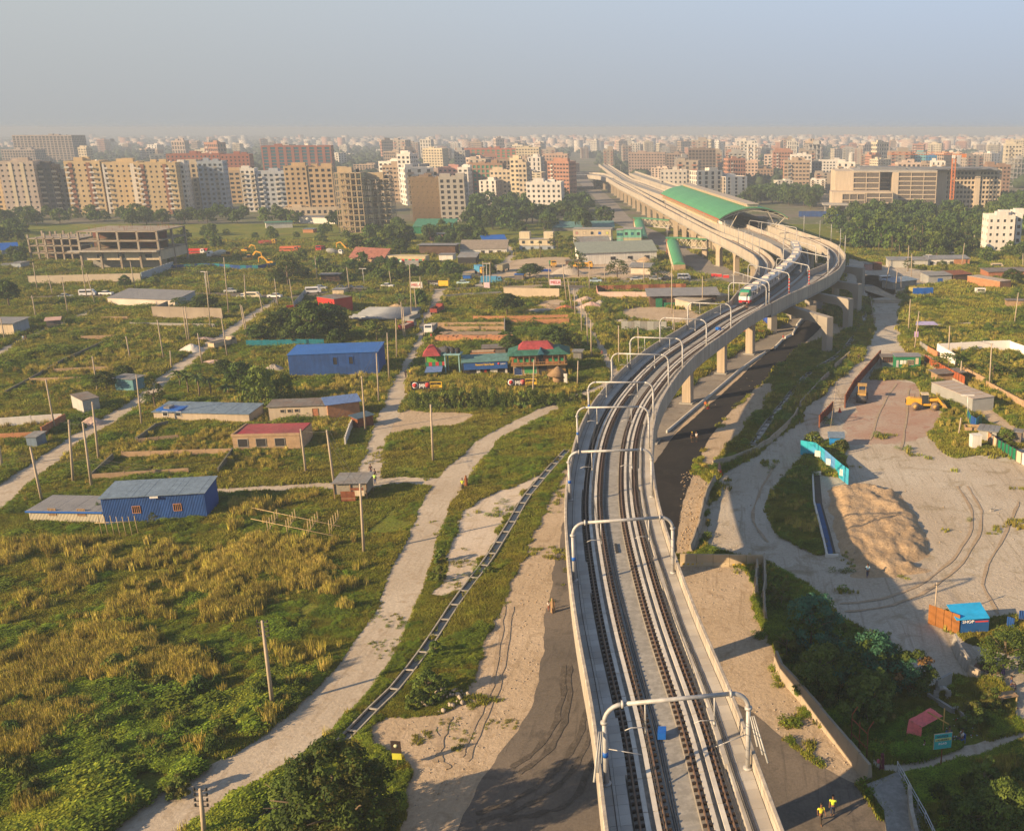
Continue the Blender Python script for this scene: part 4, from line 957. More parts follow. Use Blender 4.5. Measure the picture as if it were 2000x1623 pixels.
big_tree(838,1365,1305,36,[lf_light,lf_mid,lf_mid],'leafy bush beside the drain left of the stone heap',50,80,.13,trunkh=.0,name='shrub')
big_tree(812,1380,1345,22,[lf_mid,lf_mid,lf_light],'smaller bush growing over the drain',30,80,.13,trunkh=.0,name='shrub')
big_tree(850,1280,1252,18,[lf_light,lf_mid,lf_mid],'bush at the edge of the long drain',24,60,.12,trunkh=.0,name='shrub')
big_tree(955,1120,1105,12,[lf_mid,lf_mid,lf_light],'little bush right of the drain struts',18,50,.12,trunkh=.0,name='shrub')
big_tree(352,1555,1510,24,[lf_light,lf_olive,lf_mid],'pale broad-leaved bush beside the dirt road at the bottom',30,60,.17,trunkh=.0,name='shrub')
big_tree(60,1560,1515,26,[lf_light,lf_olive,lf_mid],'pale broad-leaved bush in the bottom left thicket',30,60,.17,trunkh=.0,name='shrub')
# hedge of tall weeds along the eateries
for i,u in enumerate(range(812,1150,19)):
 v = 798-abs(u-960)*.03-(u-960)*.03;ptree(u,v,v-random.uniform(24,38)*(1 if u < 1080 else .7)*(1.25 if 880 < u < 985 else 1),random.uniform(13,18),random.choice(['bamboo','bush','bamboo']),'tall weedy bush in the hedge below the two drink signboards',group='hedge below the signboards',cat='bush',name='hedge_bush',trunk=0)
# palms and bananas
def frond_tree(p,h,n,L_,label,mat,banana=False,group=None):
 t = thing('banana_plant' if banana else 'coconut_palm',label,'banana plant' if banana else 'palm tree',(p[0],p[1],0),group=group)
 m = MB();tips = []
 for k in range(n):
  a = 2*PI*k/n+random.uniform(-.25,.25);el = random.uniform(.15,1.1);wd = L_*(.14 if banana else .09)
  for s in range(5):
   def P(q):
    r = L_*q*math.cos(el)*.9;z = h+L_*(q*math.sin(el)-q*q*(.75 if not banana else .6));return Vector((math.cos(a)*r,math.sin(a)*r,z))
   a0,a1 = P(s/5),P((s+1)/5);sd_ = Vector((-math.sin(a),math.cos(a),0));w0 = wd*math.sin(PI*min(1,.12+s/5*.9));w1 = wd*math.sin(PI*min(1,.12+(s+1)/5*.88))
   dz = Vector((0,0,-wd*.45))
   m.add([a0,a1,a1+sd_*w1+dz,a0+sd_*w0+dz,a1-sd_*w1+dz,a0-sd_*w0+dz],[(0,1,2,3),(1,0,5,4)])
 m.build('frond',mat,t,kind='stuff')
 MB().tube([(0,0,-.1),(h*.04,0,h*.5),(0,0,h)],[.16 if not banana else .14,.13,.11],6).build('trunk',bark,t)
 return t
lf_ban = leaf_mat('banana_leaf',(.085,.13,.03),rnd=.15)
for i,(u,v,vt,lb) in enumerate([(368,772,715,'leftmost banana plant of the clump above the long roof'),(390,778,712,'largest banana plant above the long corrugated roof'),(412,775,722,'banana plant right of the largest one'),(352,758,712,'banana plant at the back of the clump by the lane'),(446,772,748,'small banana plant near the bamboo'),(298,790,765,'banana plant left of the long corrugated roof')]):
 g = G(u,v);frond_tree(g,ztop(u,vt,g)*.62,12,2.7,lb,lf_ban,True)
for i,(u,v,vt,lb) in enumerate([(780,598,565,'pale banana plant beside the main road, left one'),(792,600,568,'pale banana plant beside the main road, right one'),(705,592,572,'banana plant beside the red building'),(1073,745,728,'small palm-like plant in front of the eatery')]):
 g = G(u,v);frond_tree(g,ztop(u,vt,g)*.6,10,2.6 if i < 3 else 1.6,lb,lf_ban,True)
for i,(u,v,vt,lb) in enumerate([(1055,505,462,'tall thin palm with small crown beside the pale two storey house'),(1030,470,430,'coconut palm in front of the dark trees, left of the pair'),(1062,465,428,'coconut palm in front of the dark trees, right of the pair'),(868,545,520,'coconut palm by the tin-roofed open shed'),(1740,500,440,'coconut palm in the jungle right of the tracks'),(1755,470,428,'coconut palm highest on the jungle edge'),(1800,475,425,'coconut palm in the jungle with yellow fronds'),
        (1780,480,432,'coconut palm near the middle of the jungle'),(1715,495,455,'coconut palm beside the small green roof'),(1538,395,372,'coconut palm behind the station roof'),(1755,505,462,'low palm in the jungle undergrowth'),(1985,590,563,'palm at the right edge beyond the brick shed'),(1100,665,638,'palm between the dark trees and the footpath')]):
 g = G(u,v);hh = ztop(u,vt,g);frond_tree(g,max(1.5,hh*.72),14,2.6 if i else 1.6,lb,lf_mid)
# wooded belts: individual trees sharing a few crowns
WOOD = {}
def belt(poly,n,hr,kinds,label,group,keep=999,name=None):
 P = np.array([tuple(G(u,v))[:2] for u,v in poly]);lo,hi = P.min(0),P.max(0);Q = lo+(hi-lo)*rng.random((n*60,2));Q = Q[inpoly(Q,P)]
 bad = np.zeros(len(Q),bool)
 for e in EXCL: bad |= inpoly(Q,e)
 Q = Q[~bad][:n*6];pts = [];md = 14 if hr[1] > 3 else 3
 for q in Q:
  if len(pts) >= n: break
  if all((q[0]-a)**2+(q[1]-b)**2 > md for a,b in pts): pts.append((float(q[0]),float(q[1])))
 pts.sort(key=lambda p: p[1])
 for k,q in enumerate(pts):
  h = random.uniform(*hr);r = h*random.uniform(.42,.6);kd = random.choice(kinds);bush = hr[1] <= 3
  if k < keep: tree(q,h,r,kd,label+(', lighter leaves' if kd in ('farlight','bush') else ''),group,trunk=.12 if not bush else 0,name='bush' if bush else 'tree',cat='bush' if bush else 'tree')
  else: WOOD.setdefault(kd,[]).append((q[0],q[1],h,r))
def woodland():
 for kd,L_ in WOOD.items():
  vs = [];fs = [];mi = [];b = 0;cm_ = []
  for m in get_crown(kd):
   v = np.empty(len(m.vertices)*3,np.float32);m.vertices.foreach_get('co',v);f = np.empty(len(m.loops),np.int32);m.loops.foreach_get('vertex_index',f);q = np.empty(len(m.polygons),np.int32);m.polygons.foreach_get('material_index',q);cm_.append((v.reshape(-1,3),f.reshape(-1,4),q))
  for x,y,h,r in L_:
   v,f,q = random.choice(cm_);a = random.uniform(0,6.28);c,s_ = math.cos(a),math.sin(a);sz = h*.88/1.35/.88
   vs.append(np.column_stack([(v[:,0]*c-v[:,1]*s_)*r+x,(v[:,0]*s_+v[:,1]*c)*r+y,v[:,2]*sz+h*.12+.35*sz*.9]));fs.append(f+b);mi.append(q);b += len(v)
  o = link('woodland',npmesh('woodland',np.concatenate(vs),np.concatenate(fs),list(get_crown(kd)[0].materials),np.concatenate(mi)),kind='stuff');tag(o,'closed mass of tree crowns filling the far wooded belts','woodland')
# ================================================================ buildings
m_wall = {}
def wallmat(col,var=.08):
 k = 'wall_%02d%02d%02d' % tuple(int(c*99) for c in col)
 return M(k,col,var=var+.05,scale=.25,col2=tuple(c*.78 for c in col),mix=.35,streak=.16)
def tower(t,w,d,fl,fh,nb,ns_,wall,core=None,pier=.45,span=.5,depth=.35,accent=None,acc_cols=(),parapet=1.0,roofthings=2,balcony=None,skeleton=False,side=None,fins=True,detail=True):
 """storeys built as spandrel bands and piers standing proud of a recessed glazed core; front face is at y=0, building goes back to y=d"""
 core = core or glass;side = side or wall;hh = fl*fh;bw = w/nb;sw = d/ns_
 if not skeleton: MB().box(-w/2+depth,w/2-depth,depth,d-depth,0,hh-.1).build('window',core,t,kind='stuff')
 wb = MB()
 for k in range(fl+1):
  z0 = max(0,k*fh-span*fh*.5);z1 = min(hh,k*fh+span*fh*.5) if k < fl else hh
  if z1 <= z0: continue
  if skeleton: z0 = max(0,k*fh-.35);z1 = k*fh if k else .1
  if skeleton: wb.box(-w/2,w/2,0,d,z0,z1)
  else:
   wb.box(-w/2,w/2,0,depth,z0,z1);wb.box(-w/2,w/2,d-depth,d,z0,z1)
   wb.box(-w/2,-w/2+depth,depth,d-depth,z0,z1,1);wb.box(w/2-depth,w/2,depth,d-depth,z0,z1,1)
 e = .004
 for k in range(nb+1):
  x = -w/2+k*bw;pw = pier*bw/2;x0 = max(-w/2-e,x-pw);x1 = min(w/2+e,x+pw)
  if skeleton:
   for y in np.linspace(0,d,ns_+1): wb.box(max(-w/2,x-.28),min(w/2,x+.28),max(0,y-.28),min(d,y+.28),0,hh)
  else:
   mi = 2 if k in acc_cols else 0
   wb.box(x0,x1,-e-(.25 if mi else 0),depth+e,0,hh+e,mi);wb.box(x0,x1,d-depth-e,d+e,0,hh+e)
 if not skeleton:
  for k in range(1,ns_):
   y = k*sw;pw = pier*sw/2
   for s in (-1,1): wb.box(min(s*(w/2+e),s*(w/2-depth-e)),max(s*(w/2+e),s*(w/2-depth-e)),y-pw,y+pw,0,hh+e,1)
  wb.box(-w/2+.02,w/2-.02,.02,d-.02,hh-.12,hh)
 wb.build('wall' if not skeleton else 'concrete_frame',[wall,side,accent or wall],t)
 if parapet and not skeleton:
  p = MB();p.box(-w/2,w/2,0,.2,hh,hh+parapet).box(-w/2,w/2,d-.2,d,hh,hh+parapet).box(-w/2,-w/2+.2,.2,d-.2,hh,hh+parapet).box(w/2-.2,w/2,.2,d-.2,hh,hh+parapet);p.build('parapet',wall,t)
 for k in range(roofthings):
  x = random.uniform(-w*.3,w*.3);y = random.uniform(d*.25,d*.7);q = random.uniform(1.5,3.2)
  MB().box(x-q,x+q,y-q*.8,y+q*.8,hh-.05,hh+random.uniform(2.0,3.2)).build('stair_head',wall,t)
 if detail and roofthings:
  MB().cyl(w*.28,d*.6,hh,hh+1.5,.8,n=8).build('water_tank',black if random.random() < .5 else white,t)
 if balcony:
  bm_ = MB();mat,cols = balcony
  for k in range(1,fl):
   for c in cols:
    x = -w/2+(c+.5)*bw;bm_.box(x-bw*.38,x+bw*.38,-1.0,-.01,k*fh-.12,k*fh+.02).box(x-bw*.38,x+bw*.38,-1.0,-.9,k*fh+.02,k*fh+.95)
  bm_.build('balcony',mat,t,kind='stuff')
 return hh
def bplace(u0,u1,vb,vt,label,cat='apartment building',name='apartment_building',fh=3.0,rz=0.0,group=None):
 """footprint between pixel columns u0..u1 on ground row vb, roof at row vt -> thing, width, storeys"""
 a = G(u0,vb);b = G(u1,vb);wd = (b-a).length;c = (a+b)/2;h = ztop(u0,vt,c)
 t = thing(name,label,cat,(c.x,c.y,0),rz,group);return t,wd,h
def B(u0,u1,vb,vt,d,label,wall,fh=3.0,nb=None,ns_=None,rz=0.0,cat='apartment building',name='apartment_building',**k):
 t,wd,h = bplace(u0,u1,vb,vt,label,cat,name,fh,rz);fl = max(1,round(h/fh));fh2 = h/fl
 tower(t,wd/max(.5,math.cos(rz)),d,fl,fh2,nb or max(2,round(wd/3.2)),ns_ or max(2,round(d/3.5)),wall,**k)
 c = t.location;cs,sn = math.cos(rz),math.sin(rz)
 add_excl([Vector((c.x+x*cs-y*sn,c.y+x*sn+y*cs,0)) for x,y in ((-wd/2-1,-1),(wd/2+1,-1),(wd/2+1,d+1),(-wd/2-1,d+1))])
 return t
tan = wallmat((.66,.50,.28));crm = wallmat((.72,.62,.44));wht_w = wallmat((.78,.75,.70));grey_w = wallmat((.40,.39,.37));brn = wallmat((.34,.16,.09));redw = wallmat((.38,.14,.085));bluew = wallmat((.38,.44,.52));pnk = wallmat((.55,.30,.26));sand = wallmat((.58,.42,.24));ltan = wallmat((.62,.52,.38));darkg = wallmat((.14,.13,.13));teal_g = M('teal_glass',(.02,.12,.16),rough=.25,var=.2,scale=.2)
rr = R_(14)
# left row of apartment towers
B(-30,18,418,335,14,'cream tower cut by the left edge with a brown banner wall',tan,rz=rr)
B(20,78,421,318,16,'pale pink-grey tower with a cream stair shaft, left of the row',wallmat((.56,.47,.40)),rz=rr,pier=.62,span=.62,accent=crm,acc_cols=(2,4))
B(78,112,419,326,16,'dark shaded grey tower with stacked balconies',darkg,rz=rr,balcony=(ltan,(1,3)))  # the tower's shade is put into its dark wall colour
B(112,142,416,340,14,'slate grey slab between the dark tower and the tan row',grey_w,rz=rr)
B(146,206,418,318,17,'tan tower with brown recessed strips, first of the three alike',tan,rz=rr,pier=.66,span=.60,accent=brn,acc_cols=(1,4),balcony=(wht_w,(0,4)))
B(219,279,417,320,17,'tan tower with white corner strips, middle of the three alike',tan,rz=rr,pier=.66,span=.60,accent=wht_w,acc_cols=(0,5),balcony=(wht_w,(0,5)))
B(285,352,419,321,17,'tan tower with brown balcony strips, last of the three alike',tan,rz=rr,pier=.66,span=.60,accent=brn,acc_cols=(1,5),balcony=(wht_w,(0,5)))
B(352,372,416,322,12,'narrow white end tower beside the tan row',wht_w,rz=rr,pier=.6)
B(366,402,412,320,14,'cream block with dark open windows behind the narrow white tower',ltan,rz=rr,pier=.4,span=.4)
B(400,444,412,318,14,'blue-shaded balcony block facing right',bluew,rz=rr,balcony=(grey_w,(1,3)))  # blue wall colour carries the shade of this right-facing block
B(444,474,398,336,14,'ochre office block with dark window columns',sand,rz=rr,pier=.35)
B(480,505,414,332,12,'white tower with red balconies, left half of a pair',wht_w,rz=rr,balcony=(ltan,(0,2)))
B(503,562,413,338,14,'pale blue-white apartment block in shade',wallmat((.52,.56,.62)),rz=rr,balcony=(wht_w,(1,4)))  # wall cooled to blue-white; the shade is in the colour
B(566,606,420,326,13,'unfinished tan block with scaffolded top, left half',sand,rz=rr,pier=.55,span=.5,parapet=.4,core=dark)
B(612,655,419,328,13,'unfinished tan block with open stair bay, right half',sand,rz=rr,pier=.45,span=.45,parapet=.4,core=dark)
B(560,658,421,408,16,'low podium with a wide projecting canopy under the unfinished tan blocks',ltan,rz=rr,fh=3.4)
fr1 = B(664,714,455,338,14,'bare concrete frame of a tower, taller left wing',M('raw_concrete_tan',(.40,.32,.21),var=.12,scale=.5),skeleton=True,nb=5,ns_=3,cat='building frame',name='building_frame',rz=R_(8))
fr2 = B(720,768,452,350,13,'bare concrete frame of a tower, lower right wing with balconies',MATS['raw_concrete_tan'],skeleton=True,nb=4,ns_=3,cat='building frame',name='building_frame',rz=R_(8))
for fr,w_,hh in ((fr1,11,30),(fr2,10,27)):
 m = MB()
 for k in range(1,9): x = random.uniform(-w_*.4,w_*.2);m.box(x,x+2.2,4,4.2,k*3.0,k*3.0+2.4);m.box(x+1,x+1.15,4.2,9,k*3.0,k*3.0+2.4)
 m.build('infill_wall',brick_t,fr,kind='stuff')
B(745,782,392,318,14,'white apartment block with a dark central slot, left part',wht_w,rz=R_(-6),span=.45);B(782,808,396,304,14,'white apartment tower, taller right part above the dark slot',wht_w,rz=R_(-6),span=.45)
bt = B(808,862,432,350,14,'tower wrapped in brown bamboo scaffolding',M('scaffold_mesh',(.20,.14,.095),var=.2,scale=1.5),rz=R_(6),pier=.8,span=.8,nb=6)
m = MB()
for k in range(28): x = -9+k*.66;m.tube([(x,-.5,0),(x+.1,-.5,25)],.07,4)
m.build('bamboo_pole',bamboo,bt,kind='stuff')
B(863,911,433,349,14,'grey concrete block with rows of square black openings',M('block_grey',(.33,.31,.28),var=.1),rz=R_(6),nb=4,pier=.5,span=.42,core=dark)
B(524,647,355,287,24,'brick office building with broad teal glass bays',redw,core=teal_g,rz=rr,nb=9,pier=.38,span=.22,cat='office building',name='office_building')
B(340,432,370,303,20,'long red brick block with flat pale roof behind the tan towers',redw,rz=rr,pier=.6,core=teal_g,cat='office building',name='office_building')
B(442,492,372,304,18,'red brick block beside the long one, narrower',redw,rz=rr,pier=.6,cat='office building',name='office_building')
B(828,868,345,292,16,'cream tower seen behind the white apartment block',crm,rz=R_(-10))
B(893,1010,342,292,20,'wide brown brick building with green netting in its bays',redw,core=M('green_netting',(.03,.20,.13),var=.3),rz=0,nb=12,pier=.42,span=.35)
B(1010,1055,345,290,16,'cream tower with narrow windows beside the wide brown building',wallmat((.62,.54,.38)),span=.55)
B(860,905,392,330,12,'white blocks with a coral pink stair wall, left',pnk,span=.5);B(898,918,395,330,12,'white stair block right of the coral pink wall',wht_w)
B(918,985,390,322,14,'orange-topped unfinished block with green netting',wallmat((.34,.22,.15)),core=M('green_netting',(.03,.20,.13)),nb=8,pier=.4,span=.35)
B(960,1000,395,335,14,'grey-cream narrow tower in front of the orange-topped block',ltan,span=.5)
B(1000,1018,400,312,12,'slim cream tower with rounded balconies',crm);B(1016,1032,404,320,12,'slim tan tower next to the rounded balconies',ltan)
B(1030,1098,418,359,13,'white five storey building with arched windows in front of the depot branch',wht_w,nb=7,pier=.55)
B(1062,1110,350,303,14,'peach block left of the distant viaduct',wallmat((.52,.36,.27)))
B(1290,1342,385,335,13,'pale block with arched windows right of the distant viaduct',wallmat((.60,.56,.50)),pier=.6)
B(1228,1300,345,300,16,'pinkish unfinished building above the viaduct',wallmat((.40,.30,.25)),skeleton=False,core=dark)
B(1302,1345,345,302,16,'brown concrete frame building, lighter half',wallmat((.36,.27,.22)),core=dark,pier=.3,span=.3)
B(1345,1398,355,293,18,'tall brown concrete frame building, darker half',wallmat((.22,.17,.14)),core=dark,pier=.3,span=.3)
B(1440,1480,362,318,13,'pink-cream block above the station roof',wallmat((.62,.46,.36)),span=.5);B(1478,1510,362,332,12,'half-finished brick block beside the pink-cream one',wallmat((.34,.24,.17)),core=dark)
B(1544,1584,364,305,12,'tall white tower with dark balcony strip right of the station',wht_w,acc_cols=(),nb=5,span=.35);B(1584,1604,362,318,12,'shaded grey side tower joined to the tall white one',wallmat((.16,.18,.2)))  # side tower's wall is darkened: its shade is put into the colour
B(1600,1650,355,315,12,'white stepped block left of the large institute',wht_w);B(1735,1782,345,300,14,'ochre concrete block behind the institute',sand,core=dark)
B(1786,1806,345,300,12,'turquoise and white slim tower behind the institute',wallmat((.20,.50,.56)));B(1806,1828,345,306,12,'bright blue slim tower behind the institute',wallmat((.02,.22,.50)))
B(1966,2010,318,275,16,'cream tower on the right skyline',crm);B(1925,1970,385,325,14,'brown half-finished block right of the institute',wallmat((.30,.2,.15)),core=dark)
w5 = B(1926,1978,492,425,10,'small white five storey house standing in the jungle at right',wht_w,nb=4,pier=.62,span=.6,fh=3.0,cat='house',name='house');w6 = B(1980,1992,490,423,9,'white stair tower attached to the house in the jungle',wht_w,nb=1,pier=.5,cat='house',name='house')
B(35,150,330,266,30,'big hazy concrete building on the left skyline',wallmat((.34,.29,.26)),core=dark,pier=.3,span=.3,nb=16);B(10,75,338,294,20,'lower hazy concrete building left of the big one',wallmat((.36,.31,.28)),core=dark,pier=.3,span=.3)
B(160,176,340,290,12,'small cream tower right of the big hazy building',crm)
# the institute
inst = thing('institute_building','large beige institute building with screened bays, an open atrium slot and a lower front wing','institute',tuple(G(1725,412)),R_(-2));g0 = G(1725,412);sc_ = (g0.y*math.cos(PITCH)+H*math.sin(PITCH))/FPX
beige = wallmat((.52,.44,.34));screen = M('screen_panel',(.15,.13,.115),var=.2,scale=1.5,wave=('X',4,.05));hI = ztop(0,333,g0)
def ibay(x0,x1,y0,z0,z1,nx,nz,dpt=.5,par=inst):
 MB().box(x0,x1,y0+dpt,y0+dpt+.3,z0,z1).build('screen',screen,par)
 w_ = MB();dx = (x1-x0)/nx;dz = (z1-z0)/nz
 for k in range(nx+1): w_.box(x0+k*dx-.22,x0+k*dx+.22,y0,y0+dpt+.3,z0,z1)
 for k in range(nz+1): w_.box(x0-.22,x1+.22,y0-.01,y0+dpt+.3,z0+k*dz-.35,z0+k*dz+.35)
 w_.build('bay_frame',beige,par)
X = lambda u: (u-1725)*sc_
MB().box(X(1630),X(1665),0,40,0,hI-.6).build('end_wall',wallmat((.60,.50,.38)),inst)
MB().box(X(1665),X(1718),2,40,0,hI-1).box(X(1740),X(1825),2,40,0,hI-1).box(X(1718),X(1740),14,40,0,hI-1).build('core_wall',beige,inst)
MB().box(X(1665),X(1826),.3,40,hI-1.2,hI).build('roof',grey_w,inst);MB().box(X(1680),X(1770),10,30,hI,hI+1.6).box(X(1780),X(1950),12,34,hI-.3,hI+1.0).build('roof_plant',M('roof_plant_grey',(.16,.17,.19)),inst)
ibay(X(1665),X(1715),0,hI*.42,hI-1.2,2,4);ibay(X(1752),X(1825),0,hI*.18,hI-1.2,3,7);ibay(X(1718),X(1740),10,hI*.2,hI*.8,1,5)
MB().box(X(1740),X(1752),-.2,14,0,hI-1.2).build('atrium_fin',wallmat((.60,.50,.38)),inst)
MB().box(X(1620),X(1735),-16,2,0,hI*.50).build('front_wing',wallmat((.60,.50,.38)),inst);ibay(X(1640),X(1683),-16.6,hI*.15,hI*.46,3,2);ibay(X(1686),X(1735),-16.6,hI*.12,hI*.48,2,3)
MB().box(X(1602),X(1650),-26,-14,hI*.2,hI*.24).box(X(1605),X(1607),-25,-24,0,hI*.2).box(X(1625),X(1627),-25,-24,0,hI*.2).box(X(1645),X(1647),-25,-24,0,hI*.2).build('porch',grey_w,inst)
i2 = thing('hostel_building','long beige block of stacked balconies joined to the right of the institute','hostel',tuple(G(1890,408)),R_(-2));s2 = (G(1890,408).y*math.cos(PITCH)+H*math.sin(PITCH))/FPX;X2 = lambda u: (u-1890)*s2
h2 = ztop(0,334,G(1890,408));tower(i2,X2(1952)-X2(1830),26,8,h2/8,17,5,wallmat((.58,.48,.36)),core=dark,pier=.28,span=.42,depth=1.4,roofthings=0)
MB().box(X2(1900),X2(1910),-1.2,2,0,h2+1).box(X2(1826),X2(1846),-1.6,3,0,h2).build('stair_wall',wallmat((.60,.50,.38)),i2)
add_excl([G(1600,425),G(1960,425),G(1960,385),G(1600,385)])
for (u0,u1,v,lb) in ((1560,1655,424,'blue site hoarding left of the institute entrance'),(1676,1770,428,'blue site hoarding in front of the institute')):
 a = G(u0,v);b = G(u1,v);t = thing('hoarding',lb,'hoarding',tuple((a+b)/2));L_ = (b-a).length
 for k in range(12): MB().box(-L_/2+k*L_/12,-L_/2+(k+1)*L_/12-.05,0,.12,.1,3.4+random.uniform(-.1,.1)).build('panel',blue,t)
# tower crane
cr = thing('tower_crane','orange tower crane standing in front of the hostel block','crane',tuple(G(1857,413)));gc = G(1857,413);hc = ztop(0,303,gc);org = M('crane_orange',(.50,.17,.06))
m = MB()
for x in (-1,1):
 for y in (-1,1): m.bar((x,y,0),(x,y,hc),.32)
for k in range(int(hc/2.2)):
 z = k*2.2
 for s in (-1,1): m.bar((-s,-1,z),(s,-1,z+2.2),.2);m.bar((s,-1,z),(s,1,z+2.2),.2)
m.build('mast',org,cr);m = MB()
for k in range(14):
 x = -k*3.0;m.bar((x,-.7,hc+.2),(x-3,-.7,hc+.2),.22);m.bar((x,.7,hc+.2),(x-3,.7,hc+.2),.22);m.bar((x,0,hc+1.6),(x-3,0,hc+1.6),.22);m.bar((x,-.7,hc+.2),(x-1.5,0,hc+1.6),.15);m.bar((x-1.5,0,hc+1.6),(x-3,.7,hc+.2),.15)
m.build('jib',org,cr);MB().box(0,7,-.6,.6,hc,hc+.5).box(5,7.5,-.9,.9,hc-1.6,hc+.6).build('counter_jib',org,cr);MB().box(-1.6,.4,-1.8,-.9,hc-2,hc).build('cab',white,cr)
# ---- distant city: single blocks near enough to tell apart, the rest as one mass
far_walls = [wallmat(c) for c in ((.60,.54,.42),(.68,.65,.58),(.44,.34,.25),(.36,.31,.26),(.60,.48,.40),(.36,.36,.36),(.42,.22,.15),(.76,.73,.68))]
cn = ['pale beige','off-white','brownish','raw concrete','pinkish','grey','brick red','white']
proto = {}
def far_proto(i):
 if i in proto: return proto[i]
 t = bpy.data.objects.new('city_block',None);C.objects.link(t);t['label'] = 'x';t['category'] = 'building'
 tower(t,14,12,(7,6,8)[i % 3],(3.2,3.7,2.8)[i % 3],(5,4,7,3)[i % 4],3+i % 3,far_walls[i % 8],core=dark if i % 3 else glass,pier=(.42,.65,.3,.55)[(i*7) % 4],span=(.42,.6,.3)[(i*5) % 3],roofthings=1+i % 3,detail=i % 2 == 0,parapet=(.9,.4)[i % 2],balcony=(far_walls[(i+3) % 8],(0,2) if i % 2 else (1,)) if i % 3 != 1 else None,skeleton=i == 13,side=far_walls[(i+4) % 8] if i % 5 == 2 else None);proto[i] = t;t['used'] = 0;return t
zone_names = [(-9999,300,'at the far left'),(300,760,'behind the tan towers'),(760,1060,'behind the brown brick building'),(1060,1240,'along the distant viaduct'),(1240,1450,'behind the brown frame building'),(1450,1640,'behind the tall white tower'),(1640,1840,'above the institute'),(1840,9999,'on the right skyline')]
rows = [(700,1000,40),(1000,1500,85),(1500,2300,135)]
cnt = 0;farpts = []
def blocked(x,y):
 q = np.array([[x,y]]);return any(inpoly(q,e)[0] for e in EXCL)
for d0_,d1_,n in rows:
 k = 0;tr_ = 0
 while k < n and tr_ < 6000:
  tr_ += 1;y = random.uniform(d0_,d1_);u = random.triangular(-60,2060,1600);x = (u-CX)/FPX*y*1.02
  if y < 1000 and (u < 760 or 1130 < u < 1330): continue
  if 1090 < u < 1330 and y < 1700 and random.random() < .75: continue
  if u < 760 and random.random() < .35: continue
  if any(abs(x-a) < 19 and abs(y-b) < 17 for a,b in farpts) or blocked(x,y): continue
  farpts.append((x,y));i = random.randrange(16);pr = far_proto(i)
  zn = [z for a,b,z in zone_names if a <= u < b][0];hs = random.choice([.45,.6,.8,.9,1.0,1.2,1.5]) if y > 1000 else random.choice([.5,.7,.9,1.1])
  hs = min(hs,(40 if y < 1300 else 33 if y < 1800 else 27)/((7,6,8)[i % 3]*(3.2,3.7,2.8)[i % 3]));lb = '%s %s %s in the hazy city %s' % (['low','mid-height','tall'][0 if hs < .65 else 1 if hs < 1.05 else 2],cn[i % 8],'block',zn);gp = lb+' group'
  scl = (random.uniform(.8,1.7),random.uniform(.9,1.4),hs)
  if not pr['used']: pr['used'] = 1;o = pr
  else: o = copy_tree(pr)
  o.location = (x,y,0);o.rotation_euler = (0,0,random.choice([R_(14),R_(-6),0,R_(30),R_(-20)]));o.scale = scl;o['label'] = lb;o['group'] = '%s %s blocks %s' % (['low','mid-height','tall'][0 if hs < .65 else 1 if hs < 1.05 else 2],cn[i % 8],zn);k += 1
  if 'used' in o: pass
for p_ in proto.values():
 del p_['used']
for o in C.objects:
 if 'used' in o.keys(): del o['used']
V = [];F = [];MI = []
n = 2200;ys = 2300+rng.random(n)**.9*2400;us = np.where(rng.random(n) < .6,rng.uniform(1050,2080,n),rng.uniform(-80,2080,n));xs_ = (us-CX)/FPX*ys*1.02
W_ = rng.uniform(9,30,n);D_ = rng.uniform(10,24,n);Hh = np.minimum(rng.gamma(3,3.4,n)+4,25);an = rng.uniform(-.5,.5,n)
cube = np.array([(-.5,-.5,0),(.5,-.5,0),(.5,.5,0),(-.5,.5,0),(-.5,-.5,1),(.5,-.5,1),(.5,.5,1),(-.5,.5,1)])
ff = np.array([(4,5,6,7),(0,1,5,4),(1,2,6,5),(2,3,7,6),(3,0,4,7)])
L3 = cube[None]*np.stack([W_,D_,Hh],1)[:,None];ca,sa_ = np.cos(an)[:,None],np.sin(an)[:,None]
X_ = L3[...,0]*ca-L3[...,1]*sa_+xs_[:,None];Y_ = L3[...,0]*sa_+L3[...,1]*ca+ys[:,None]
V = np.stack([X_,Y_,L3[...,2]],-1).reshape(-1,3);F = (ff[None]+np.arange(n)[:,None,None]*8).reshape(-1,4);MI = np.repeat(rng.integers(0,8,n),5)
def far_wall(i):
 m = bpy.data.materials.new('far_wall_%d' % i);m.use_nodes = True;nn = m.node_tree;b = nn.nodes['Principled BSDF'];b.inputs['Roughness'].default_value = .9
 g = nn.nodes.new('ShaderNodeNewGeometry');mp = nn.nodes.new('ShaderNodeMapping');mp.inputs['Scale'].default_value = (.28,.28,.31);nn.links.new(g.outputs['Position'],mp.inputs[0])
 ch = nn.nodes.new('ShaderNodeTexChecker');ch.inputs['Scale'].default_value = 1;nn.links.new(mp.outputs[0],ch.inputs[0]);c = [(.56,.48,.40),(.62,.58,.52),(.50,.38,.30),(.44,.34,.28),(.60,.50,.44),(.40,.38,.36),(.52,.30,.22),(.66,.62,.56)][i]
 ch.inputs[1].default_value = (*c,1);ch.inputs[2].default_value = (*[q*.6 for q in c],1);nn.links.new(ch.outputs[0],b.inputs['Base Color']);return m
fc = link('distant_city',npmesh('distant_city',V,F,[far_wall(i) for i in range(8)],MI),kind='stuff');tag(fc,'thousands of tiny hazy blocks merging into the horizon','city')
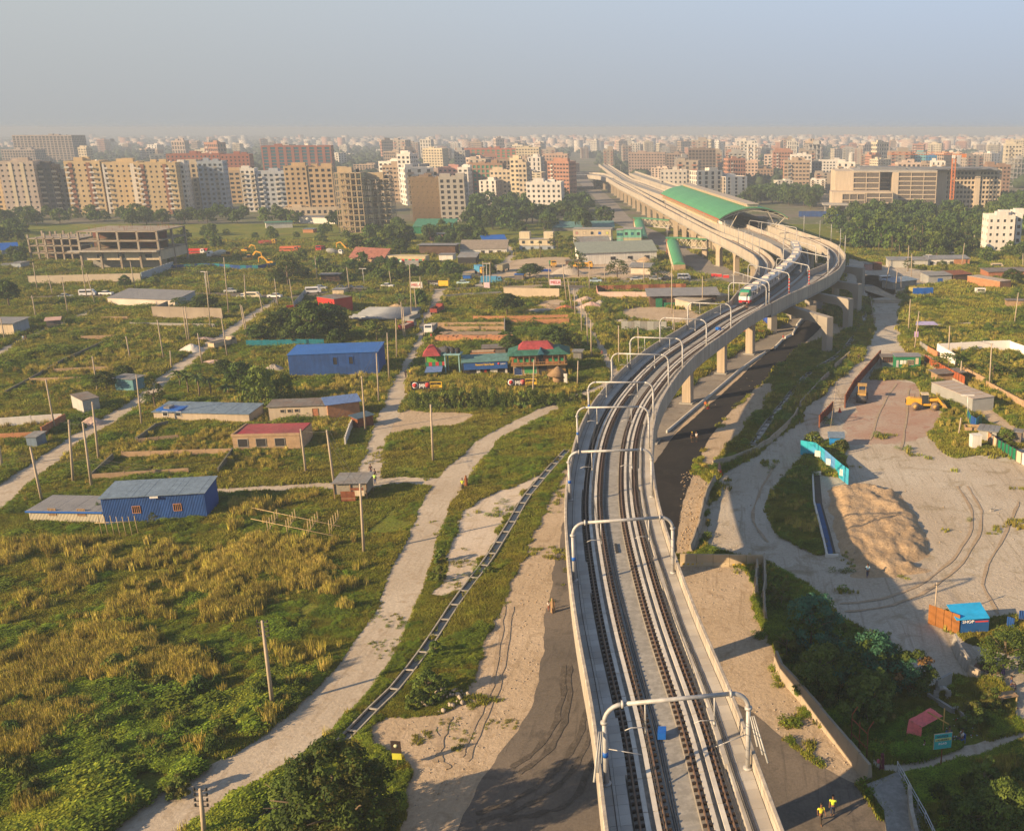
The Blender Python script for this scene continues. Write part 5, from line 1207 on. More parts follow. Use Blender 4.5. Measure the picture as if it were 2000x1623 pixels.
# patches of distant woodland
n = 15000;ys = 900+rng.random(n)**1.5*5000;us = rng.uniform(-80,2080,n);keep = (np.sin(us*.011+ys*.004)+np.sin(us*.023-ys*.0021+1)+rng.normal(size=n)*.25 > (.15));keep |= (us < 800) & (ys > 1000) & (ys < 2600) & (rng.random(n) < .8)
us,ys = us[keep],ys[keep];n = len(us);r = rng.uniform(3.5,8,n);cz = r*rng.uniform(.5,.9,n);x = (us-CX)/FPX*ys*1.02
ok = ~np.any([inpoly(np.stack([x,ys],1),e) for e in EXCL],axis=0);x,ys,r,cz = x[ok],ys[ok],r[ok],cz[ok];n = len(x)
ico = MB();ico.blob((0,0,0),1,seg=6,ring=4,jit=.25);iv = np.array(ico.v);ifc = np.array([f for f in ico.f]);V = (iv[None]*np.stack([r,r,r*.85],1)[:,None]*rng.uniform(.75,1.25,(n,len(iv),1))+np.stack([x,ys,cz],1)[:,None]).reshape(-1,3);F = (ifc[None]+np.arange(n)[:,None,None]*len(iv)).reshape(-1,4)
fw = link('distant_woods',npmesh('distant_woods',V,F,M('woods',(.035,.055,.02),var=.4,scale=.25),smooth=False),kind='stuff');tag(fw,'far wooded patches between the hazy blocks','woods')
# ================================================================ sheds, houses and yards
def footprint(fl,fr,dep):
 a,b = G(*fl),G(*fr);w_ = (b-a).length;rz = math.atan2(b.y-a.y,b.x-a.x);return a,w_,rz
def excl_rect(a,w_,dep,rz,pad=.4):
 cs,sn = math.cos(rz),math.sin(rz);add_excl([Vector((a.x+x*cs-y*sn,a.y+x*sn+y*cs,0)) for x,y in ((-pad,-pad),(w_+pad,-pad),(w_+pad,dep+pad),(-pad,dep+pad))])
def opening(t,x0,x1,z0,z1,frame=None,pane=None,y=0.0,bars=0,name='window'):
 frame = frame or steel_d;pane = pane or glass;m = MB();e = .07
 m.box(x0-e,x1+e,y-.08,y+.02,z0-e,z0).box(x0-e,x1+e,y-.08,y+.02,z1,z1+e).box(x0-e,x0,y-.08,y+.02,z0,z1).box(x1,x1+e,y-.08,y+.02,z0,z1)
 for k in range(bars): q = x0+(x1-x0)*(k+1)/(bars+1);m.box(q-.03,q+.03,y-.07,y-.03,z0,z1)
 f = m.build(name,frame,t);MB().box(x0,x1,y-.03,y+.01,z0,z1).build('pane',pane,f);return f
def shed(fl,fr,dep,h,label,wall,roof,form='mono',hb=None,over=.35,name='shed',cat='shed',wins=(),doors=(),hr=None,side=None,plinth=None,sheets=0):
 """front wall from pixel fl to fr; front height h, back height hb"""
 a,w_,rz = footprint(fl,fr,dep);hb = h if hb is None else hb;t = thing(name,label,cat,(a.x,a.y,0),rz);side = side or wall;o = over
 excl_rect(a,w_,dep,rz)
 if form in ('mono','flat'):
  w1 = MB();w1.add([(0,0,0),(w_,0,0),(w_,0,h),(0,0,h),(0,dep,0),(w_,dep,0),(w_,dep,hb),(0,dep,hb)],[(0,1,2,3),(5,4,7,6)],0);w1.add([(0,0,0),(0,dep,0),(0,dep,hb),(0,0,h),(w_,0,0),(w_,dep,0),(w_,dep,hb),(w_,0,h)],[(1,0,3,2),(4,5,6,7)],1)
  w1.build('wall',[wall,side],t);s = (hb-h)/dep;n = sheets or 1
  for k in range(n):
   x0 = -o+(w_+2*o)*k/n;x1 = -o+(w_+2*o)*(k+1)/n-.02*(n > 1);dz = random.uniform(0,.03)*(n > 1)
   MB().hexa([(x0,-o,h-s*o+.01+dz),(x1,-o,h-s*o+.01+dz),(x1,dep+o,hb+s*o+.01+dz),(x0,dep+o,hb+s*o+.01+dz),(x0,-o,h-s*o+.09+dz),(x1,-o,h-s*o+.09+dz),(x1,dep+o,hb+s*o+.09+dz),(x0,dep+o,hb+s*o+.09+dz)]).build('roof' if n == 1 else 'roof_sheet',roof,t)
 elif form == 'gable':   # ridge parallel to the front
  hr = hr or h+dep*.25
  w1 = MB();w1.add([(0,0,0),(w_,0,0),(w_,0,h),(0,0,h),(0,dep,0),(w_,dep,0),(w_,dep,h),(0,dep,h),(0,dep/2,hr),(w_,dep/2,hr)],[(0,1,2,3),(5,4,7,6)],0)
  w1.add([(0,0,0),(0,dep,0),(0,dep,h),(0,dep/2,hr),(0,0,h),(w_,0,0),(w_,dep,0),(w_,dep,h),(w_,dep/2,hr),(w_,0,h)],[(1,0,4,3,2),(5,6,7,8,9)],1);w1.build('wall',[wall,side],t)
  sl = (hr-h)/(dep/2)
  for s in (0,1):
   y0,y1 = (-o,dep/2) if s == 0 else (dep+o,dep/2);z0 = h-sl*o+.02;z1 = hr+.02;p = [(-o,y0,z0),(w_+o,y0,z0),(w_+o,y1,z1),(-o,y1,z1)]
   if s: p = p[::-1]
   MB().hexa(p+[(q[0],q[1],q[2]+.08) for q in p]).build('roof',roof,t)
 for q in wins: opening(t,*q[:4],**(q[4] if len(q) > 4 else {}))
 for x0,x1,z1,m_ in doors: f = MB().box(x0-.06,x1+.06,-.07,.01,0,z1+.06).build('door_frame',steel_d,t);MB().box(x0,x1,-.10,-.06,.05,z1).build('door',m_,f)
 if plinth: MB().box(-.15,w_+.15,-.15,dep+.15,0,.35).build('plinth',plinth,t)
 return t,w_
def hof(u,vt,base): return ztop(u,vt,G(*base))
red_r = M('red_sheet',(.46,.05,.07),var=.2,streak=.25,scale=.3,rough=.6,wave=('X',2.2,.05),col2=(.36,.10,.09),mix=.5,c2scale=.12)
roofg = M('roof_grey_sheet',(.24,.245,.26),var=.14,scale=.5,rough=.6,wave=('X',2.0,.05))
sheet_g = M('grey_panel',(.36,.37,.37),var=.12,scale=.8,rough=.6,wave=('X',2.0,.05))
dw = wallmat((.50,.42,.32),.15)
# big blue warehouse
t,w_ = shed((567,739),(742,732),9.5,hof(567,694,(567,739)),'large bright blue corrugated warehouse with two dark slot windows',blue,M('blue_roof_sheet',(.02,.13,.48),var=.14,scale=.3,rough=.5,wave=('X',1.6,.08)),'mono',hb=5.2,over=.15,name='warehouse',cat='warehouse',plinth=brick_t,side=M('blue_side_sheet',(.012,.09,.38),var=.1,wave=('Y',1.6,.08)))
wl_ = w_/175.
for x in (86,117): opening(t,x*wl_,(x+8)*wl_,2.6,4.2,frame=blue_p,pane=dark)
for k in (0,1): MB().box(w_*.46,w_*.76,2.5+k*3,2.65+k*3,4.62+k*.16+.14,4.72+k*.16+.14).build('skylight',M('skylight',(.45,.50,.62)),t)
# blue shed and cream annex at lower left
hs = hof(205,972,(205,1022));t,w_ = shed((205,1024),(405,1012),5.5,hs,'long blue corrugated shed with a grey-blue roof at the lower left',blue,tin_b,'mono',hb=hs+.35,over=.25,name='warehouse',cat='shed',side=M('blue_side_sheet'),sheets=16)
for x in (.29,.69): opening(t,w_*x,w_*x+.9,1.4,2.3,frame=brick_o,pane=dark,bars=3)
MB().box(w_*.48,w_*.56,-.38,-.3,hs-.25,hs).build('sign_board',white,t)
hs = hof(60,996,(60,1018));t,w_ = shed((60,1020),(206,1022),5.0,hs,'cream sheet annex with blue roof edge beside the long blue shed',M('cream_sheet',(.46,.42,.32),var=.1,scale=.8,wave=('X',1.6,.06)),roofg,'mono',hb=hs+.2,over=.25,name='shed',sheets=9)
MB().box(-.28,w_,-.31,-.24,hs-.12,hs+.1).build('fascia',blue_p,t)
for x in (.27,.66): opening(t,w_*x,w_*x+.95,1.1,2.0,frame=wood,pane=brick_t,bars=4)
# red roofed brick house
hs = hof(457,850,(457,880));t,w_ = shed((457,882),(588,879),6.5,hs,'low brick house with a faded red and crimson sheet roof',brick_t,red_r,'flat',hb=hs+.1,over=-.12,name='brick_house',cat='house')
MB().box(-.1,w_+.1,-.1,.12,hs-.1,hs+.3).box(-.1,.12,.12,6.5,hs-.1,hs+.3).build('parapet',brick_t,t)
for k,x in enumerate((.15,.42,.70)): opening(t,w_*x-.75,w_*x+.75,.8,2.1,frame=conc_d,pane=dark)
# long cream house with blue-grey roof
hs = hof(302,805,(302,822));t,w_ = shed((302,822),(488,826),5.0,hs,'long stained cream house with blue-grey corrugated roof, left end open and blue',dw,tin_b,'mono',hb=hs+.5,over=.25,name='long_house',cat='house',sheets=12)
MB().box(.3,w_*.27,.4,4.6,hs+.12,hs+.42).build('blue_sheeting',blue_p,t);MB().box(1.5,2.6,-1.0+1.8,2.4,hs+.42,hs+.8).build('roof_clutter',tin,t)
opening(t,w_*.10,w_*.15,1.0,1.8,frame=white,pane=dark);opening(t,w_*.24,w_*.29,1.0,1.8,frame=white,pane=dark)
t,w_ = shed((527,822),(642,818),3.6,2.6,'row of low brick rooms with grey sheet roof beside the red-roofed house',dw,tin_d,'mono',hb=2.9,over=.3,name='brick_rooms',cat='house',sheets=7)
for x in (.2,.32,.44): opening(t,w_*x,w_*x+.7,1.5,2.0,frame=dw,pane=dark)
opening(t,w_*.74,w_*.83,.2,2.0,frame=wood,pane=brick)
t,w_ = shed((642,820),(704,812),3.6,2.8,'orange brick shed with a torn blue tarpaulin roof by the north road',brick_o,M('blue_tarp_faded',(.10,.17,.36),var=.3,scale=2,rough=.6),'mono',hb=3.2,over=.4,name='shed')
t,w_ = shed((700,838),(730,830),2.0,1.9,'rusty brown sheet stall at the roadside below the tarpaulin shed',rust,M('dark_awning',(.05,.09,.13)),'mono',hb=2.1,over=.3,name='stall',cat='stall')
# panelled brick fence in front of it
# huts on the left
t,w_ = shed((165,808),(197,802),6.0,2.5,'grey block hut beside the gravel heap on the dirt lane',M('block_wall',(.36,.36,.35),var=.15),tin_d,'mono',hb=2.6,name='hut',cat='hut',over=.15,sheets=3)
t,w_ = shed((262,765),(284,757),4.0,2.5,'teal sheet hut in the shade under the trees',M('teal_hut',(.10,.24,.28),var=.2),tin,'mono',hb=2.7,name='hut',cat='hut')
t,w_ = shed((54,874),(74,874),2.4,1.8,'small blue-grey sheet cabin beside the lane at left',tin_b,tin,'mono',hb=2.0,name='hut',cat='hut',over=.2)
t,w_ = shed((-40,656),(29,656),6.0,3.2,'yellow-cream house with blue-grey roof at the left edge',cream,roofg,'mono',hb=3.6,over=.5,name='house',cat='house',side=bluew)  # blue-grey side walls have the side's shade put into their colour
t,w_ = shed((92,640),(118,638),3.0,1.8,'tiny open shelter with pinkish tin roof beside the lane',tin_d,M('pink_tin',(.45,.30,.26)),'mono',hb=2.1,name='shelter',cat='shelter',over=.4)
# white warehouse far left
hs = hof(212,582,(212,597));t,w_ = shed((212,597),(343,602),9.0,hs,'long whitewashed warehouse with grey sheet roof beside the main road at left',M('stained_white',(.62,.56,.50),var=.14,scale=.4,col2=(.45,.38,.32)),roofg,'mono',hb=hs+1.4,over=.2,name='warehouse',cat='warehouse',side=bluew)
# far row
def simple(fl,fr,dep,vt,label,wall,roof,**k): h = hof(fl[0],vt,fl);return shed(fl,fr,dep,h,label,wall,roof,**k)
simple((808,457),(886,457),9,443,'bright green corrugated warehouse below the bamboo-wrapped tower',green_s,M('green_roof_sheet',(.06,.22,.15),var=.2,wave=('X',2,.05)),hb=6.5,name='warehouse',cat='warehouse')
t,w_ = simple((840,476),(873,475),6,458,'small pink two storey house with dark window streaks',pnk,roofg,name='house',cat='house')
for k in range(4): opening(t,w_*(.12+.22*k),w_*(.12+.22*k)+.7,2.6,4.0,frame=pnk,pane=dark)
t,w_ = simple((1132,518),(1283,512),9,495,'long white warehouse with sloping green-grey roof left of the station stairs',white,M('greygreen_roof',(.25,.29,.26),var=.12,wave=('X',1.6,.05)),hb=7.5,name='warehouse',cat='warehouse',over=.5)
for x in (.40,.62,.84): opening(t,w_*x,w_*x+1.8,1.6,2.7,pane=dark)
t,w_ = simple((899,498),(990,497),7,487,'low white shed with brown-grey roof and dark doorways at the side lane',white,M('brown_roof',(.28,.24,.20),wave=('X',1.6,.05)),hb=5.2,name='warehouse',cat='warehouse',over=.3)
for x in (.45,.62,.8): opening(t,w_*x,w_*x+1.4,.1,1.6,pane=dark)
simple((945,482),(990,480),6,472,'white outbuilding with a blue sheet on its roof',white,blue_p,name='shed',hb=4.2)
t,w_ = simple((750,517),(832,518),4,500,'long wall-like shop front painted with six round emblems on red and green',M('ochre_top',(.46,.40,.26)),M('ochre_top'),name='painted_shops',cat='shop row',over=.1)
hw = hof(750,500,(750,517));grn_p = M('green_paint',(.03,.20,.10));red_s = M('sign_red',(.52,.05,.05))
for k in range(6):
 x0 = w_*k/6+.1;x1 = w_*(k+1)/6-.1;xm = x0+(x1-x0)*.55;f = MB().box(x0,xm,-.06,-.01,.2,hw*.66).build('painted_panel',grn_p,t);MB().box(xm,x1,-.06,-.01,.2,hw*.66).build('painted_panel',red_s,t)
 m = MB();m.tube([(x0+(x1-x0)*.5,-.09,hw*.36),(x0+(x1-x0)*.5,-.05,hw*.36)],hw*.19,14);m.build('round_emblem',white,f)
simple((684,514),(750,518),4,502,'tan brick boundary building left of the round painted emblems',brick_t,M('maroon_heap',(.22,.09,.07),var=.3),name='shed',hb=5.5)
simple((858,512),(885,512),5,498,'white kiosk building right of the painted shop front',white,roofg,name='kiosk',cat='kiosk')
t,w_ = simple((895,520),(930,520),6,503,'open lean-to with pale striped tin roof and posts',dark,tin,name='lean_to',cat='shelter',hb=4.5)
t,w_ = simple((820,500),(890,500),6,479,'dark open timber yard under a long thin grey roof',M('timber_dark',(.10,.06,.04),var=.3),roofg,name='timber_yard',cat='shelter',over=.8)
simple((628,553),(664,552),4,537,'open roadside shelter with pale roof above the parked cars',M('timber_dark'),tin,name='shelter',cat='shelter',over=.6)
# two storey houses
def house2(u0,u1,vb,vt,d,label,wall,low=None,nb=5,fl=2,roofbox=None,tint=None):
 t,wd,h = bplace(u0,u1,vb,vt,label,'house','house');MB().box(-wd/2,wd/2,0,d,0,h*.5).build('wall',low or wall,t);MB().box(-wd/2,wd/2,0,d,h*.5,h).build('wall',wall,t)
 MB().box(-wd/2-.3,wd/2+.3,-.3,d+.2,h,h+.18).build('roof',conc_d,t);MB().box(-wd/2-.05,wd/2+.05,-.12,-.005,h*.48,h*.52).build('floor_band',conc,t)
 for f in range(fl):
  for k in range(nb):
   x = -wd/2+(k+.5)*wd/nb;z = h*(.17+.5*f);opening(t,x-.55,x+.55,z,z+1.1,pane=(tint[(k+f) % len(tint)] if tint else glass))
 if roofbox:
  for (a,b,hh) in roofbox: MB().box(-wd/2+a*wd,-wd/2+b*wd,1,d-1,h+.15,h+hh).build('roof_room',wall,t)
 a = G(u0,vb);excl_rect(a,wd,d,0);return t
house2(1015,1081,492,468,6,'cream house with pale blue ground floor and two roof rooms',crm,bluew,4,roofbox=((0,.3,3.0),(.72,1,3.0)))
house2(1120,1194,478,448,7,'beige two storey house with coloured blinds and a yellow corner panel',ltan,wht_w,5,tint=[M('yellow_panel',(.60,.58,.15)),pnk,cream,glass,blue_p])
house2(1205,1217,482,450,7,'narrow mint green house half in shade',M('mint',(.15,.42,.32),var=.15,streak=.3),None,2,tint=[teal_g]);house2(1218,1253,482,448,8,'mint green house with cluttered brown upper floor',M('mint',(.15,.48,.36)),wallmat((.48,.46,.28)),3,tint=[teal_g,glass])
simple((1130,484),(1192,482),6,476,'low blue tarpaulin roofed shed in front of the beige two storey house',blue_p,tin,name='shed',hb=4)
simple((1078,452),(1200,450),8,445,'cluster of teal and grey tin roofs behind the beige house',tin,M('teal_tin',(.11,.24,.24),var=.25,streak=.3),name='shed',hb=4)
# walled compound with unfinished hall at left
t,wd,h = bplace(162,316,526,449,'unfinished four storey frame hall over a finished ground floor, walled yard in front','building','unfinished_hall');a = G(160,530);t.rotation_euler = (0,0,R_(2));d = 22
frm = M('old_concrete',(.33,.30,.25),var=.2,scale=.6,col2=(.22,.17,.12));hz = h/4.2
m = MB()
for k in (2,3,4): m.box(-wd/2,wd/2,0,d,k*hz-.25+(.1 if k == 2 else 0),k*hz+.15)
m.build('slab',frm,t);m = MB()
for k in range(5):
 for y in (0,d/2,d-.7): m.box(-wd/2+k*(wd-.7)/4,-wd/2+k*(wd-.7)/4+.7,y,y+.7,0,4*hz+.02)
m.build('column',frm,t,kind='stuff')
MB().box(-wd/2-3,wd/2,-2.5,-.1,2*hz-.35,2*hz+.1).build('canopy',conc,t)
MB().box(-wd/2+.4,wd/2-.2,.8,d-.8,hz*.95,2*hz-.3).build('wall',ltan,t)
for k in (0.24,.5,.84):
 x = -wd/2+wd*k;opening(t,x-1.3,x+1.3,hz*1.15,hz*1.6,frame=white,pane=glass,y=.8);MB().box(x-1.4,x+1.4,.5,.78,hz*1.68,hz*1.8).build('sunshade',brick,t)
MB().box(-wd/2+1,wd/2-1,6,6.3,0,hz*.95).build('back_wall',conc_d,t);MB().box(-wd/2+1,wd/2-1,d*.4,d*.4+.2,2*hz+.15,4*hz-.3).build('net_screen',M('net_red_green',(.07,.08,.05),col2=(.16,.035,.03),mix=.5,scale=.3,var=.3),t)
m = MB()
for k in range(40): x = random.uniform(-wd/2,wd/2);y = random.uniform(0,d);m.tube([(x,y,4*hz),(x+random.uniform(-.3,.3),y,4*hz+random.uniform(.8,2))],.05,3)
m.build('rebar',rust,t,kind='stuff');excl_rect(a,wd,d,0)
t,wd,h = bplace(60,160,508,466,'lower bare frame wing left of the unfinished hall','building frame','building_frame');m = MB();hz = h/3
for k in (1,2,3): m.box(-wd/2,wd/2,0,18,k*hz-.35,k*hz)
m.build('slab',frm,t);m = MB()
for k in range(7):
 for y in (0,9,17.4): m.box(-wd/2+k*(wd-.6)/6,-wd/2+k*(wd-.6)/6+.6,y,y+.6,0,h+random.uniform(.2,2.2))
m.build('column',frm,t,kind='stuff');MB().box(-wd/2+1,wd/2-1,8,8.3,0,h-.5).build('back_wall',M('timber_dark'),t);add_excl([G(60,512),G(165,512),G(165,490),G(60,490)])
# far left roofs
simple((5,500),(38,498),6,489,'blue tarpaulin roofed shed at the far left',bluew,blue_p,name='shed',hb=4.5);simple((-20,522),(12,526),6,520-2,'small cream shed at the left edge below the blue one',cream,tin,name='shed')
simple((24,527),(42,527),5,514,'small blue shed near the panelled wall',bluew,tin,name='shed')
simple((520,447),(572,445),8,436,'low shed with flat green roof at the foot of the tan blocks',wht_w,M('green_roof_sheet'),name='shed')
simple((585,436),(655,438),8,424,'low whitewashed workshop at the foot of the unfinished tan blocks',wht_w,roofg,name='workshop',cat='workshop')
simple((592,455),(612,455),5,448,'small brick hut with blue tin roof in the field',brick_o,tin_b,name='hut',cat='hut')
# red building and pipe shed
t,w_ = simple((655,612),(690,606),8,585,'vermilion red shop with cluttered grey roof beside the pipe stacks',red,tin_d,name='shop',cat='shop',over=.1)
simple((650,577),(672,577),4,566,'cream roadside kiosk above the red shop',cream,roofg,name='kiosk',cat='kiosk');simple((560,606),(598,603),.4,598,'low red painted wall behind the dark trees',red,red,name='low_wall',cat='wall',over=0)
# pipe stacks
a,b = G(682,630),G(795,627);L_ = (b-a).length;t = thing('pipe_stack','stacks of long grey steel pipes laid side by side','pipe stack',tuple((a+b)/2));pm = M('pipe_grey',(.22,.24,.27),var=.1,metal=.3,rough=.5)
for k in range(22):
 y = k*.72;MB().tube([(-L_/2+random.uniform(-.6,.6),y,.9+.25*(k % 2)),(L_/2+random.uniform(-.6,.6),y,.9+.25*(k % 2))],.34,6).build('pipe',pm,t)
for x in (-L_*.35,0,L_*.35): MB().box(x-.2,x+.2,-.4,16,0,.55).build('bearer',wood,t)
add_excl([G(680,633),G(800,633),G(800,606),G(680,606)])
# planks / brick yard
a,b = G(848,668),G(1000,664);L_ = (b-a).length;t = thing('brick_stack','long low stack of orange-red bricks in the walled yard','brick stack',tuple((a+b)/2))
for i in range(18):
 for j in range(4): MB().box(-L_/2+i*L_/18,-L_/2+(i+1)*L_/18-.06,j*.75,j*.75+.7,0,1.0+random.uniform(-.15,.12)).build('brick_block',brick_o,t)
t2 = thing('plank_stack','grey planks stacked behind the orange bricks','plank stack',tuple(G(930,656)))
for j in range(10): MB().bar((-9+random.uniform(-1,1),j*.32,.35+.12*(j % 3)),(8+random.uniform(-1,1),j*.32,.35+.12*(j % 3)),.28,.1).build('plank',M('plank_grey',(.26,.21,.17),var=.25,scale=2),t2)
add_excl([G(845,672),G(1000,668),G(1000,650),G(845,652)])
# ---- eateries
gr_t = M('teal_roof',(.045,.18,.14),var=.25,streak=.3,wave=('X',3,.04));rd_t = M('crimson_tiles',(.42,.07,.08),var=.25,streak=.25,wave=('X',3,.04));org_w = M('terracotta_wall',(.38,.15,.06),var=.25,streak=.3)
a,w_,rz = footprint((1000,737),(1108,733),7);t = thing('eatery','two storey eatery with crimson hipped roof, teal skirt roof and orange walls','restaurant',tuple(a),rz);excl_rect(a,w_,7,rz)
MB().box(.3,w_-.3,.8,7,0,2.4).build('ground_floor',M('ground_ochre',(.36,.22,.09),var=.25,streak=.3),t);MB().box(.1,w_-.1,.5,7,2.6,4.7).build('upper_wall',org_w,t);MB().box(-.1,w_+.1,-.3,7,2.4,2.6).build('balcony_floor',M('ground_ochre'),t)
def hip(t,x0,x1,y0,y1,z0,z1,in_x,in_y,mat,name='roof'):
 MB().add([(x0,y0,z0),(x1,y0,z0),(x1,y1,z0),(x0,y1,z0),(x0+in_x,y0+in_y,z1),(x1-in_x,y0+in_y,z1),(x1-in_x,y1-in_y,z1),(x0+in_x,y1-in_y,z1)],[(3,2,1,0),(4,5,6,7),(0,1,5,4),(1,2,6,5),(2,3,7,6),(3,0,4,7)]).build(name,mat,t)
hip(t,-.8,w_+.8,-.6,7.6,4.7,5.7,2.2,2.0,gr_t,'skirt_roof');hip(t,1.4,w_-2.6,1.2,6.2,5.6,6.9,1.2,1.9,rd_t,'roof')
hip(t,w_*.48,w_*.60,-.9,2.4,4.9,6.0,w_*.055,.3,M('dark_blue_gable',(.02,.09,.14)),'porch_roof');MB().box(w_*.49,w_*.58,.3,.49,2.6,4.5).build('upper_doorway',dark,t)
for k in range(9):
 x = w_*(.04+.105*k)
 if .45 < x/w_ < .6: continue
 opening(t,x,x+.75,3.0,3.9,frame=org_w,pane=M('green_shutter',(.02,.22,.09)),y=.5,name='shutter');MB().box(x+.85,x+1.0,-.25,-.12,2.6,4.7).build('post',wood,t)
m = MB()
for k in range(28): m.box(k*w_/28,k*w_/28+.07,-.28,-.22,2.6,3.15)
m.box(0,w_,-.29,-.21,3.15,3.22);m.build('railing',M('ground_ochre'),t)
opening(t,.5,2.1,.3,1.9,frame=white,pane=M('navy_door',(.02,.05,.16)),y=.8,name='door');opening(t,2.6,5.2,.5,2.0,frame=white,pane=M('green_poster',(.06,.28,.10)),y=.8,name='shop_window');opening(t,5.6,7.4,.1,2.1,frame=M('ground_ochre'),pane=dark,y=.8,name='archway')
a,w_,rz = footprint((905,735),(993,731),4.5);t = thing('shop_row','low shop row with teal roof and a blue signboard with yellow lettering','shop',tuple(a),rz);excl_rect(a,w_,4.5,rz);bs = M('sign_blue',(.02,.10,.36),var=.1,wave=('X',2,.03))
MB().box(0,w_,.3,4.5,0,2.9).build('wall',dark,t);MB().hexa([(-.3,-.5,3.0),(w_+.3,-.5,3.0),(w_+.3,4.8,3.6),(-.3,4.8,3.6),(-.3,-.5,3.08),(w_+.3,-.5,3.08),(w_+.3,4.8,3.68),(-.3,4.8,3.68)]).build('roof',M('teal_tin',(.11,.24,.24),var=.25,streak=.3),t)
sb = MB().box(.2,w_-.1,-.3,-.15,1.4,2.9).build('signboard',bs,t)
for k,(x0,x1,mt) in enumerate(((.3,.38,white),(.47,.52,red),(.60,.76,wht_w),(.93,.98,white))): MB().box(w_*x0,w_*x1,.1,.29,0,1.35).build('shop_front',mt,t)
def text(s,size,mat,parent,loc,rot=(PI/2,0,0),ext=.02,bold=0.0,name='lettering',sx=1.0):
 cu = bpy.data.curves.new('t','FONT');cu.body = s;cu.size = size;cu.extrude = ext;cu.offset = bold;cu.align_x = 'LEFT';cu.resolution_u = 2
 tmp = bpy.data.objects.new('t',cu);C.objects.link(tmp);bpy.context.view_layer.update();me = bpy.data.meshes.new_from_object(tmp.evaluated_get(bpy.context.evaluated_depsgraph_get()));bpy.data.objects.remove(tmp)
 me.materials.clear();me.materials.append(mat);o = link(name,me,parent);o.location = loc;o.rotation_euler = rot;o.scale = (sx,1,1);return o
yl = M('letter_yellow',(.70,.45,.03),var=.03);wl2 = M('letter_white',(.8,.8,.8),var=.02)
text('Newtown Cafe & Needs',.62,yl,sb,(w_*.28,-.33,2.25),bold=.02,sx=w_*.42/6.3)
MB().tube([(w_*.80,-.34,2.5),(w_*.80,-.31,2.5)],.25,12).build('round_logo',red_s,sb);text('pepsi',.5,wl2,sb,(w_*.84,-.33,2.35))
a,w_,rz = footprint((833,735),(872,733),4.5);t = thing('small_eatery','small eatery hut with red pyramid roof, green and red panels and a blue awning','restaurant',tuple(a),rz);excl_rect(a,w_,4.5,rz)
MB().box(0,w_,.2,4.5,0,2.2).build('ground_floor',M('dark_green',(.02,.07,.05)),t);m = MB()
for k in range(6): MB().box(k*w_/6,(k+1)*w_/6-.03,-.05,.1,2.2,3.0).build('panel',(grn_p,red_s)[k % 2],t)
MB().box(.2,w_-.2,1.0,4.3,2.2,4.2).build('upper_room',M('lime_curtain',(.12,.42,.06),var=.3,scale=2),t)
for x in (.05,w_*.5,w_-.15): MB().box(x,x+.12,0,.12,3.0,4.4).build('post',wood,t)
hip(t,-.5,w_*.78,-.5,4.6,4.4,6.4,w_*.36,2.3,rd_t);MB().box(w_*.8,w_+.6,.2,3.5,4.2,4.35).build('side_roof',gr_t,t)
MB().hexa([(-.2,-2.2,1.3),(w_*.8,-2.2,1.3),(w_*.85,-.1,2.1),(.2,-.1,2.1),(-.2,-2.2,1.36),(w_*.8,-2.2,1.36),(w_*.85,-.1,2.16),(.2,-.1,2.16)]).build('awning',M('blue_tarp_faded',(.10,.17,.36)),t)
t = thing('tank_stand','pale teal stand with three black water tanks beside the small eatery','water tanks',tuple(G(885,733)))
for x in (-1.5,1.5):
 for y in (0,2.2): MB().box(x-.12,x+.12,y-.12,y+.12,0,4.4).build('leg',M('teal_pale',(.20,.36,.38)),t)
MB().box(-1.8,1.8,-.3,2.6,4.4,4.6).build('deck',M('teal_pale'),t)
for x in (-1.1,0,1.1): MB().cyl(x,1.2,4.6,5.6,.45,.42,10).cyl(x,1.2,5.6,5.8,.25,n=8).build('tank',black,t)
for u0,u1,vb,vt,lb,sx_ in ((805,866,776,746,'long drink signboard with white and yellow lettering left of the hedge gap',1),(992,1050,768,740,'long drink signboard with white and yellow lettering in front of the two storey eatery',1)):
 a = G(u0,vb);b = G(u1,vb-2);L_ = (b-a).length;t = thing('signboard',lb,'signboard',tuple(a),math.atan2(b.y-a.y,b.x-a.x));zt = ztop(u0,vt,a);bd = MB().box(0,L_,0,.1,zt-1.5,zt).build('board',M('sign_black',(.03,.025,.025)),t)
 for x in (.5,L_/2,L_-.5): MB().box(x-.05,x+.05,.1,.2,0,zt-.2).build('post',steel_d,t)
 MB().tube([(.75,-.05,zt-.75),(.75,0,zt-.75)],.62,16).build('round_logo',wl2,bd);MB().tube([(.7,-.08,zt-.7),(.7,-.05,zt-.7)],.45,14).build('round_logo',red_s,bd)
 text('pepsi',1.25,wl2,bd,(1.5,-.03,zt-1.05),bold=.02,sx=L_*.27/2.6);MB().box(L_*.455,L_*.462,-.04,0,zt-1.3,zt-.2).build('divider',wl2,bd);MB().tube([(L_*.52,-.05,zt-.75),(L_*.52,0,zt-.75)],.5,12).build('round_logo',red_s,bd)
 MB().box(L_*.60,L_*.985,-.03,-.002,zt-1.35,zt-.1).build('sign_panel',yl,bd);text('NEWTOWN',.72,M('sign_black'),bd,(L_*.61,-.05,zt-.75),bold=.03,sx=L_*.36/4.3);text('CAFE & RESTO',.42,M('sign_black'),bd,(L_*.61,-.05,zt-1.25),sx=L_*.36/3.6)
t = thing('straw_hut','round straw-roofed hut beside the two storey eatery','hut',tuple(G(1088,752)))
MB().cyl(0,1.6,1.8,3.6,2.3,.15,12).build('thatch_roof',M('thatch',(.24,.16,.09),var=.3,scale=3),t);MB().cyl(0,1.6,0,1.8,1.1,n=10).build('wall',wood,t)
